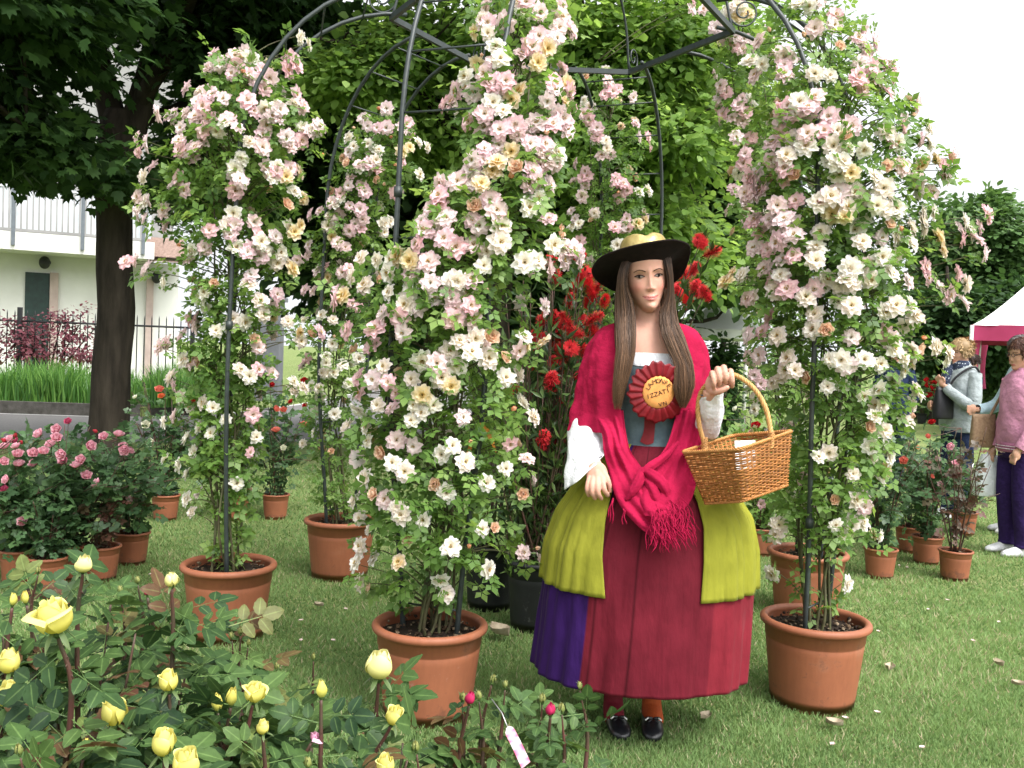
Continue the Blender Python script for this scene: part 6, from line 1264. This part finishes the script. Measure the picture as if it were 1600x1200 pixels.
for q, (r_, h) in enumerate(((.03, .0205), (.05, .019), (.054, .014), (.054, .006))):
    for k in range(48): a = k / 48 * 6.283; V.append(rp(r_ * math.cos(a), r_ * math.sin(a), h))
F = [(0, 1 + k, 1 + (k + 1) % 48) for k in range(48)] + [(1 + q * 48 + k, 49 + q * 48 + k, 49 + q * 48 + (k + 1) % 48, 1 + q * 48 + (k + 1) % 48) for q in range(3) for k in range(48)]
dsk.add(V, F); disc = part('centre', dsk, M_ror, rosette)
let = G()
def put_char(ch, x, y, size, ang):
    me = text_mesh(ch, size, .0003); Vc = mesh_co(me); ca, sa = math.cos(ang), math.sin(ang); X = Vc[:, 0] * ca - Vc[:, 1] * sa + x; Yc = Vc[:, 0] * sa + Vc[:, 1] * ca + y
    F = {}
    for pl in me.polygons: F.setdefault(len(pl.vertices), []).append(tuple(pl.vertices))
    if len(Vc): let.add(arr([rp(a, b_, .0218 + c_) for a, b_, c_ in zip(X, Yc, Vc[:, 2])]), [np.array(v) for v in F.values()])
for i, ch in enumerate('LAMONFE'):
    a = R(158 - i * 19 - (6 if i > 1 else 0)); put_char(ch, .040 * math.cos(a), .038 * math.sin(a), .021, a - math.pi / 2 + (.1 if i % 2 else -.1))
for i, ch in enumerate('IZZATI'): put_char(ch, -.036 + i * .0132, -.014 + i * .0042, .021, .28 + (.12 if i % 2 else -.1))
for i, ch in enumerate('VN'): put_char(ch, .006 + i * .015, -.040 + i * .004, .019, .3)
part('lettering', let, mat('ink', (.03, .01, .01), None, 5, .7), disc)

# stockings and shoes
M_stred = mat('crimson_stocking', (.17, .004, .018), (.13, .003, .012), 200, .8); M_stor = mat('orange_stocking', (.42, .075, .012), (.34, .055, .01), 200, .8)
M_shoe = mat('black_leather', (.010, .011, .014), (.007, .007, .009), 50, .32, .6)
M_tip = mat('white_tip', (.8, .8, .78), None, 5, .5)
for i, (fx, _) in enumerate(FEET):
    a = WP(fx, 1120, .07); yaw = (-.08, .10)[i]
    P = [(a[0], a[1], .40, .056), (a[0], a[1], .25, .042), (a[0], a[1], .15, .0345), (a[0], a[1], .09, .0335), (a[0], a[1] - .015, .055, .036), (a[0], a[1] - .06, .036, .0345), (a[0], a[1] - .10, .026, .024)]
    PR = crom(arr(P), 30); g = G(); tube(PR[:, :3], PR[:, 3], 22, g); part('stocking', g, (M_stred, M_stor)[i], woman, label=('dark red stocking', 'orange stocking')[i])
    secs = []
    for f, hw, hh, zc in ((.045, .020, .028, .030), (.03, .031, .034, .034), (-.02, .034, .033, .033), (-.07, .037, .030, .030), (-.11, .0385, .027, .027), (-.145, .036, .023, .024), (-.168, .027, .018, .020), (-.182, .010, .010, .016)):
        c_ = arr((a[0] + yaw * f, a[1] + .0 + f, zc)); secs.append((c_, (hw, 0, 0), (0, 0, hh * .95)))
    g = loft(secs, 28, res=36)
    Vv = g.V[0]; cut = (Vv[:, 2] > .040 + .0) & (Vv[:, 1] > a[1] - .085); Vv[cut, 2] = np.minimum(Vv[cut, 2], .046); Vv[:, 2] = np.maximum(Vv[:, 2], .006); shoe = part('shoe', g, M_shoe, woman)
    bow = G(); c_ = arr((a[0] - yaw * .1, a[1] - .108, .060)); 
    for s in (-1, 1): ell(c_ + (s * .014, 0, 0), (.014, .005, .006), bow, 8, 10); tube([c_, c_ + (s * .018, -.016, -.007)], .0022, 5, bow)
    part('bow', bow, M_shoe, shoe); tp = G()
    for s in (-1, 1): tube([c_ + (s * .017, -.006, .004), c_ + (s * .028, -.012, -.003)], .0026, 6, tp)
    part('bow_tip', tp, M_tip, shoe)

# ---------------------------------------------------------------- basket
M_wick = vcol_mat('wicker', .5, .4, var=.18, vscale=60)
rim = [W(1063, 709, 2.95), W(1157, 704, 2.72), W(1241, 675, 2.93), W(1150, 676, 3.14)]
rim[3] = rim[0] + rim[2] - rim[1]; bot = [W(1098, 787, 2.93), W(1162, 783, 2.78), W(1234, 757, 2.93)]; bot.append(bot[0] + bot[2] - bot[1])
bc = sum(bot) / 4; bas = thing('basket', 'open honey-brown wicker basket with hoop handle held by the woman in the hat', 'basket', bc)
def loop_pts(cs, n, rc_=.12):
    """rounded quadrilateral sampled evenly"""
    out = []; 
    for i in range(4):
        a, b_, c_ = arr(cs[i - 1]), arr(cs[i]), arr(cs[(i + 1) % 4]); p0, p1 = b_ + (a - b_) * rc_, b_ + (c_ - b_) * rc_
        for t_ in np.linspace(0, 1, 7): out.append((1 - t_) ** 2 * p0 + 2 * t_ * (1 - t_) * b_ + t_ * t_ * p1)
    out = arr(out + [out[0]]); s = np.concatenate([[0], np.cumsum(np.linalg.norm(np.diff(out, axis=0), axis=1))]); q = np.linspace(0, s[-1], n, endpoint=False); return np.column_stack([np.interp(q, s, out[:, k]) for k in range(3)])
NS = 44; per = 6; nP_ = NS * per; Lr, Lb = loop_pts(rim, nP_), loop_pts(bot, nP_); cen = bc
wk = G(); rng = np.random.default_rng(8); rows = 33
for r_ in range(rows):
    f = (r_ + .5) / rows; ring = Lb * (1 - f) + Lr * f; ring[:, 2] += .0012 * np.sin(np.arange(nP_) * .13 + r_ * 2); nrm_ = norm((ring - ring.mean(0)) * (1, 1, 0)); ph = np.arange(nP_) / per * math.pi + (r_ % 2) * math.pi
    P = ring + nrm_ * (np.cos(ph) * .0030)[:, None]; c0 = arr((.37, .145, .036)) * rng.uniform(.72, 1.2); P = np.vstack([P, P[:1]]); tube(P, .0022, 5, wk, np.clip(c0 * (1 + .15 * np.sin(np.arange(nP_ + 1) * .21 + r_ * 5))[:, None], 0, 1), caps=False)
part('weave', wk, M_wick, bas)
st = G()
for k in range(NS):
    for dk in (-.3, .3):
        i = int((k + .5) * per + dk) % nP_; a, b_ = Lb[i], Lr[i]; tube([a - (0, 0, .004), a * .5 + b_ * .5, b_ + (0, 0, .004)], .0016, 5, st, (.40, .18, .05))
part('stakes', st, M_wick, bas)
def braid(path, R_, r_, strands, turns, g, colr, closed=False):
    P = arr(path); T_ = norm(np.gradient(P, axis=0)); a0 = arr((0, 0, 1.0)) if abs(T_[0][2]) < .9 else arr((1.0, 0, 0)); N_ = [norm(np.cross(T_[0], a0))]
    for i in range(1, len(P)): n_ = N_[-1] - T_[i] * np.dot(N_[-1], T_[i]); N_.append(norm(n_))
    N_ = arr(N_); B_ = np.cross(T_, N_)
    for s in range(strands):
        ph = np.linspace(0, turns * 6.283, len(P)) + s / strands * 6.283; tube(P + R_ * (np.cos(ph)[:, None] * N_ + np.sin(ph)[:, None] * B_), r_, 6, g, arr(colr) * (1, 1.12, .9)[s % 3], caps=False)
rb_ = G(); rr_ = np.vstack([loop_pts(rim, 300), loop_pts(rim, 300)[:1]]) + (0, 0, .004); braid(rr_, .0038, .0027, 3, 42, rb_, (.46, .21, .06)); part('rim', rb_, M_wick, bas)
rb_ = G(); rr_ = np.vstack([loop_pts(bot, 200), loop_pts(bot, 200)[:1]]); braid(rr_, .0032, .0024, 3, 36, rb_, (.40, .17, .045)); 
V = list(Lb[::per]); rb_.add(arr(V + [bc]), [(i, (i + 1) % len(V), len(V)) for i in range(len(V))], (.34, .15, .045)); part('base', rb_, M_wick, bas)
hpx = [(1103, 702, -.19), (1093, 665, -.195), (1090.5, 635, -.20), (1096, 612, -.22), (1109, 597, -.25), (1125, 589, -.268), (1143, 585, -.285), (1163, 594, -.30), (1183, 613, -.32), (1197, 640, -.335), (1203, 667, -.345), (1205, 690, -.35)]
path = crom([WP(*q) for q in hpx], 150); hg = G(); braid(path, .0042, .0040, 4, 13, hg, (.52, .29, .10))
for e_ in (3, 146): c_ = path[e_]; braid(np.array([c_ + arr((0, 0, dz)) for dz in np.linspace(-.03, .02, 20)]), .009, .0028, 3, 4, hg, (.45, .22, .07))
part('handle', hg, M_wick, bas)
# tie the handle feet down onto the weave
c1 = (rim[0] + rim[1] + rim[2] + rim[3]) / 4; g = G()
nrmp = W(1150, 692, 2.9); pgn = arr([W(1142, 690, 2.90), W(1180, 688, 2.92), W(1180, 700, 2.90), W(1140, 702, 2.88)])
V = [W(1148, 689, 2.92), W(1180, 688, 2.93), W(1182, 730, 2.90), W(1150, 735, 2.88)]; g.add(V + [v + (0, .0012, .0004) for v in V], np.array([(0, 1, 2, 3), (7, 6, 5, 4), (0, 4, 5, 1), (1, 5, 6, 2), (2, 6, 7, 3), (3, 7, 4, 0)]))
solo('leaflet', g, mat('white_paper', (.8, .8, .8), (.75, .75, .76), 5, .7), 'white paper leaflet standing inside the wicker basket', 'leaflet', smooth=False)

# ---------------------------------------------------------------- visitors in the background
M_cloth = vcol_mat('plain_clothing', .9, .1, var=.16, vscale=20, bumps=.9, bscale=9, bdist=.035)
def visitor(label, px, Y, gy, hgt, yaw, colors, hair, hairL=.03, arms=(), lean=0, pants_w=1.0, specs=False, grp=None, shoe_c=(.7, .7, .72)):
    """standing person: yaw turns the body (0 = towards camera)."""
    c = W(px, 600, Y); x0, y0 = c[0], Y; k = hgt / 1.65; t = thing('person', label, 'person', (x0, y0, gy), grp)
    fx = arr((math.sin(yaw), -math.cos(yaw), 0)); sx = arr((math.cos(yaw), math.sin(yaw), 0)); O = arr((x0, y0, gy)); P3 = lambda s, f, z: O + sx * s * k + fx * (f + lean * z) * k + arr((0, 0, z * k))
    g = G(); sec = lambda z, hw, hd, f=0: (P3(0, f, z), sx * hw * k, fx * hd * k)
    tor = [sec(.80, .15, .11), sec(.92, .165, .125), sec(1.05, .145, .125, .01), sec(1.2, .155, .125, .01), sec(1.30, .17, .115), sec(1.36, .15, .085), sec(1.40, .08, .06), sec(1.44, .055, .052), sec(1.52, .05, .05, .01)]
    loft(tor, 24, g, res=40); HMv = head_frame(yaw, 0, R(8)); Tv = P3(0, .035, 1.535); head_geo(HMv, Tv, g, True, .98 * k)
    for s in (-1, 1):
        tube([P3(s * .08, 0, .86), P3(s * .085, .02, .48), P3(s * .09, -.01, .10), P3(s * .09, -.01, .05)], arr([.08, .055, .036, .034]) * k, 14, g, smooth_n=20)
        tube([P3(s * .09, -.04, .04), P3(s * .09, .06, .04), P3(s * .095, .15, .025)], arr([.034, .034, .022]) * k, 12, g, smooth_n=10)
    for s, arm in zip((-1, 1), arms):
        pts = [P3(s * .165, 0, 1.31)] + [P3(*a) for a in arm]; tube(pts, arr([.05, .041, .027, .024]) * k, 14, g, smooth_n=22)
        e_, h_ = arr(pts[-2]), arr(pts[-1]); d = norm(h_ - e_)
        ell(h_ + d * .04 * k, (.032 * k, .028 * k, .045 * k), g, 10, 12); sd_ = norm(np.cross(d, fx)) if abs(np.dot(d, fx)) < .9 else sx
        for q in range(4): b_ = h_ + d * .07 * k + sd_ * (q - 1.5) * .017 * k; tube([b_, b_ + d * .03 * k - fx * .004, b_ + d * .05 * k - fx * .02 * k], arr([.009, .0085, .007]) * k, 7, g, smooth_n=8)
        b_ = h_ + d * .03 * k + sd_ * .028 * k; tube([b_, b_ + d * .03 * k + sd_ * .018 * k, b_ + d * .05 * k + sd_ * .012 * k], arr([.011, .010, .008]) * k, 7, g, smooth_n=8)
    me = remesh(g, .006, 3); Vb = mesh_co(me); L = (Vb - Tv) @ HMv / k; x, y, z = L.T; cc = np.tile(arr((.52, .29, .20)), (len(Vb), 1)); m = (y > .03) & (abs(z + .074) < .006) & (abs(x) < .022); cc[m] = (.42, .12, .11)
    for s in (-1, 1): m = (y > .03) & (abs(z - .0) < .004) & (abs(x - s * .031) < .011); cc[m] = (.05, .03, .02); m = (y > .03) & (abs(z - .019) < .003) & (abs(x - s * .031) < .017); cc[m] = (.2, .12, .08)
    set_col(me, cc); me.transform(Matrix.Translation(-Vector(WL[t.name]))); part('body', me, M_skin, t)
    # hair
    hgv = G(); rng = np.random.default_rng(int(px)); n = 2600; d = norm(rng.normal(size=(n, 3))); keep = (d[:, 2] > -.4) & ~((d[:, 1] > .45) & (d[:, 2] < .38)); d = d[keep]; rad = arr((.080, .104, .100)); P = d * rad + (0, -.012, .03)
    ell(arr((0, -.016, .032)) * k @ HMv.T + Tv, arr((.0805, .100, .095)) * k, hgv, 16, 24, col=arr(hair) * .7); Dl = norm(np.cross(d, rng.normal(size=d.shape)) * .6 + d * .3 + (0, -.2, -.6)); leafg = G(); scatter(LEAF2, P @ HMv.T * k + Tv, Dl @ HMv.T, d @ HMv.T, rng.uniform(.7, 1.3, len(P)) * hairL * 1.5 * k, leafg, None, .32); leafg.C = [np.column_stack([arr(hair)[None] * rng.uniform(.6, 1.5, len(P)).repeat(5)[:, None], np.ones(len(P) * 5)])]; hgv.merge(leafg); hgv.hascol = True; part('hair', hgv, M_hair, t)
    jc, pc_ = colors; wv = lambda f, th: 1 + .035 * np.sin(3 * th + 9 * f) + .028 * np.sin(5 * th - 17 * f) + .02 * np.abs(np.sin(2 * th + 26 * f))
    tp = G(); J = [sec(.80, .175, .135), sec(.85, .182, .145), sec(.95, .178, .145, .01), sec(1.05, .168, .142, .012), sec(1.2, .172, .142, .012), sec(1.30, .182, .128), sec(1.365, .155, .10), sec(1.41, .085, .075), sec(1.43, .068, .068)]; loft(J, 36, tp, caps=False, col=arr(jc), res=50, wave=wv)
    for s, arm in zip((-1, 1), arms):
        pts = [P3(s * .15, 0, 1.335)] + [P3(*a) for a in arm]; pts[-1] = arr(pts[-1]) * .88 + arr(pts[-2]) * .12; tube(pts, arr([.064, .058, .046, .042]) * k, 18, tp, col=arr(jc), caps=False, smooth_n=26)
    part('jacket', tp, M_cloth, t)
    pt = G(); loft([sec(.88, .16, .13), sec(.80, .168, .135), sec(.74, .165, .125)], 30, pt, col=arr(pc_))
    for s in (-1, 1): tube([P3(s * .082, 0, .86), P3(s * .088, .015, .48), P3(s * .092, -.01, .14), P3(s * .092, -.01, .07)], arr([.092, .076, .062, .064]) * k * pants_w, 18, pt, col=arr(pc_), smooth_n=24)
    part('trousers', pt, M_cloth, t)
    for s in (-1, 1):
        sh_ = G(); secs = [(P3(s * .092, f, zc), sx * hw * k, arr((0, 0, hh * k))) for f, hw, hh, zc in ((-.075, .02, .03, .035), (-.06, .034, .045, .048), (-.01, .038, .05, .052), (.05, .042, .040, .042), (.11, .043, .03, .032), (.155, .034, .022, .025), (.175, .012, .010, .02))]; loft(secs, 20, sh_, res=26, col=arr(shoe_c)); part('shoe', sh_, M_cloth, t)
    if specs:
        gl = G()
        for s in (-1, 1):
            ring = [(arr((s * .031 + .019 * math.cos(a), .092, .013 * math.sin(a))) * k) @ HMv.T + Tv for a in np.linspace(0, 6.283, 20)]; tube(ring, .0022, 5, gl, caps=False); tube([(arr((s * .05, .088, .003)) * k) @ HMv.T + Tv, (arr((s * .074, .0, .0)) * k) @ HMv.T + Tv], .002, 5, gl)
        part('glasses', gl, M_black, t)
    return t, P3, k, HMv, Tv
Yb = 8.1; blonde, P3, k, HMv, Tv = visitor('short-haired blonde woman in pale grey denim jacket and spotted navy scarf, facing left', 1502, Yb, 0, 1.56, R(-72), ((.33, .37, .38), (.02, .03, .07)), (.36, .24, .12), .035,
    arms=(((-.22, .02, 1.06), (-.10, .22, 1.02), (-.06, .27, 1.03)), ((.21, .06, 1.06), (.12, .22, 1.16), (.08, .26, 1.22))), specs=False)
g = loft([(P3(0, .01, 1.36), norm(P3(1, 0, 0) - P3(0, 0, 0)) * .10, norm(P3(0, 1, 0) - P3(0, 0, 0)) * .09), (P3(0, .02, 1.41), norm(P3(1, 0, 0) - P3(0, 0, 0)) * .085, norm(P3(0, 1, 0) - P3(0, 0, 0)) * .085), (P3(0, .02, 1.455), norm(P3(1, 0, 0) - P3(0, 0, 0)) * .07, norm(P3(0, 1, 0) - P3(0, 0, 0)) * .07)], 30, res=20, wave=lambda f, t: 1 + .06 * np.sin(5 * t + 12 * f))
tube([P3(-.03, .10, 1.40), P3(-.03, .15, 1.28), P3(-.02, .15, 1.12)], [.035, .04, .03], 12, g, smooth_n=16); 
m, nt, b = new_mat('spotted_scarf'); tc = nt.nodes.new('ShaderNodeTexCoord'); vr = nt.nodes.new('ShaderNodeTexVoronoi'); vr.inputs['Scale'].default_value = 55; nt.links.new(tc.outputs['Object'], vr.inputs['Vector']); nt.links.new(ramp(nt, vr.outputs['Distance'], [(.22, (.5, .55, .6)), (.3, (.02, .03, .06))]), b.inputs['Base Color']); b.inputs['Roughness'].default_value = .9
part('scarf', g, m, blonde)
def bag(name, label, cat, c, a, b_, hgt, mt, strap=None, taper=.85):
    t = thing(name, label, cat, c); c = arr(c); a, b_ = arr(a), arr(b_); g = loft([(c, a * .9, b_ * .6), (c + (0, 0, hgt * .04), a, b_), (c + (0, 0, hgt * .5), a * .97, b_), (c + (0, 0, hgt), a * taper, b_ * .45)], 28, res=16, wave=lambda f, th: (abs(np.cos(th)) ** 4 + abs(np.sin(th)) ** 4) ** -.25 * .9); part('bag_body', g, mt, t)
    if strap: part('strap', tube(strap, .010, 8, smooth_n=30), mt, t)
    return t
cl = loft([(P3(0, .0, 1.33), norm(P3(1, 0, 0) - P3(0, 0, 0)) * .145, norm(P3(0, 1, 0) - P3(0, 0, 0)) * .115), (P3(0, -.005, 1.375), norm(P3(1, 0, 0) - P3(0, 0, 0)) * .12, norm(P3(0, 1, 0) - P3(0, 0, 0)) * .105), (P3(0, -.01, 1.41), norm(P3(1, 0, 0) - P3(0, 0, 0)) * .095, norm(P3(0, 1, 0) - P3(0, 0, 0)) * .095)], 30, caps=False, res=10, col=arr((.30, .34, .35))); part('collar', cl, M_cloth, blonde)
for z_ in (1.22, 1.12, 1.02, .93): part('button', ell(P3(-.03, .146, z_), (.008, .008, .008), nu=8, nv=10, col=arr((.12, .12, .12))), M_cloth, blonde)
hip = P3(-.02, .27, .84) ; sx_ = norm(P3(1, 0, 0) - P3(0, 0, 0)); fx_ = norm(P3(0, 1, 0) - P3(0, 0, 0))
bag('shoulder_bag', 'black shoulder bag hanging at the front of the blonde visitor', 'bag', P3(.05, .24, .92), fx_ * .10, sx_ * .05, .27, mat('black_leatherette', (.015, .014, .018), None, 20, .5), [P3(.05, .22, 1.15), P3(.10, .16, 1.30), P3(.16, .02, 1.40), P3(.14, -.10, 1.30)])
Yp = 6.55; pinkw, P3, k, HMv, Tv = visitor('visitor in pink hooded top, purple trousers and white trainers, cut by the right frame edge', 1600, Yp, 0, 1.53, R(-82), ((.55, .25, .36), (.035, .018, .09)), (.075, .03, .02), .03,
    arms=(((-.23, -.04, 1.07), (-.21, .06, .86), (-.20, .08, .80)), ((.22, .02, 1.08), (.20, .12, .88), (.19, .15, .82))), specs=True, pants_w=1.12)
sx_ = norm(P3(1, 0, 0) - P3(0, 0, 0)); fx_ = norm(P3(0, 1, 0) - P3(0, 0, 0))
sw = G(); 
V = []; n_ = 12
for i in range(n_):
    f = i / (n_ - 1); V += [P3(-.140, .10 - .15 * f, .045 + .03 * f - .035 * math.sin(f * 3.14) * (1 - f) + .005), P3(-.140, .10 - .15 * f, .045 + .03 * f + .012 * math.sin(f * 3.14) ** .6 * (1 - f) - .004 * (1 - f))]
Vt = arr(V) ; sw.add(Vt, gridF(n_, 2)); part('shoe_emblem', sw, mat('plum_print', (.25, .03, .16), None, 5, .5), pinkw)
hb = G(); loft([(P3(0, 0, .79), sx_ * .178 * k, fx_ * .142 * k), (P3(0, 0, .81), sx_ * .190 * k, fx_ * .152 * k), (P3(0, 0, .845), sx_ * .190 * k, fx_ * .152 * k), (P3(0, 0, .86), sx_ * .184 * k, fx_ * .148 * k)], 40, hb, caps=False, col=arr((.42, .16, .26)), res=10); part('hem_band', hb, M_cloth, pinkw)
for z_ in (.815, .835): g = G(); tube([P3(math.cos(a) * .193, math.sin(a) * .155, z_) for a in np.linspace(0, 6.283, 40)], .003, 5, g, (.7, .6, .65), caps=False); part('hem_stripe', g, M_cloth, pinkw)
part('side_panel', loft([(P3(-.155, .0, 1.24), fx_ * .035, sx_ * .02), (P3(-.158, .01, 1.05), fx_ * .045, sx_ * .022), (P3(-.168, .01, .88), fx_ * .05, sx_ * .022)], 16, res=12, col=arr((.28, .08, .24))), M_cloth, pinkw)
hd_ = loft([(P3(0, -.03, 1.36), sx_ * .12, fx_ * .11), (P3(0, -.06, 1.40), sx_ * .105, fx_ * .10), (P3(0, -.05, 1.43), sx_ * .08, fx_ * .075)], 24, res=12, col=arr((.58, .28, .40))); part('hood', hd_, M_cloth, pinkw)
bag('handbag', 'tan patterned handbag under the arm of the visitor in pink', 'bag', P3(-.21, .17, .80), fx_ * .105, sx_ * .035, .24, mat('tan_canvas', (.30, .20, .12), (.20, .12, .07), 60, .7), [P3(-.20, .14, 1.02), P3(-.18, .06, 1.2), P3(-.12, 0, 1.40)], .95)
m, nt, b = new_mat('white_plastic_film'); b.inputs['Base Color'].default_value = (.8, .84, .86, 1); b.inputs['Roughness'].default_value = .3; b.inputs['Transmission Weight'].default_value = .0; bump(nt, b, noise_n(nt, 22, 6), .8, .02)
bag('carrier_bag', 'thin white plastic carrier bag hanging from the hand of the visitor in pink', 'bag', P3(-.22, .10, .42), fx_ * .105, sx_ * .07, .30, m, [P3(-.22, .05, .71), P3(-.21, .085, .79), P3(-.22, .13, .71)], .55)
visitor('dark-haired visitor in a navy top, far away between the blonde and pink visitors', 1519, 12.2, 0, 1.50, R(-120), ((.03, .03, .09), (.02, .02, .03)), (.04, .02, .015), .03, arms=(((-.22, .02, 1.06), (-.18, .12, .9), (-.18, .14, .85)), ((.21, .02, 1.06), (.18, .12, .9), (.18, .14, .85))))
visitor('visitor in navy clothes mostly hidden behind the right rose column', 1398, 10.5, 0, 1.55, R(150), ((.018, .028, .065), (.015, .02, .045)), (.10, .07, .05), .03, arms=(((-.22, .02, 1.06), (-.18, .12, .9), (-.18, .14, .85)), ((.21, .02, 1.06), (.18, .12, .9), (.18, .14, .85))))
visitor('grey-haired visitor in pale blue behind the visitor in pink', 1597, 7.4, 0, 1.58, R(-100), ((.40, .52, .58), (.10, .12, .16)), (.14, .12, .12), .03, arms=(((-.22, .1, 1.08), (-.16, .26, 1.02), (-.14, .3, 1.02)), ((.21, .02, 1.06), (.18, .12, .9), (.18, .14, .85))))
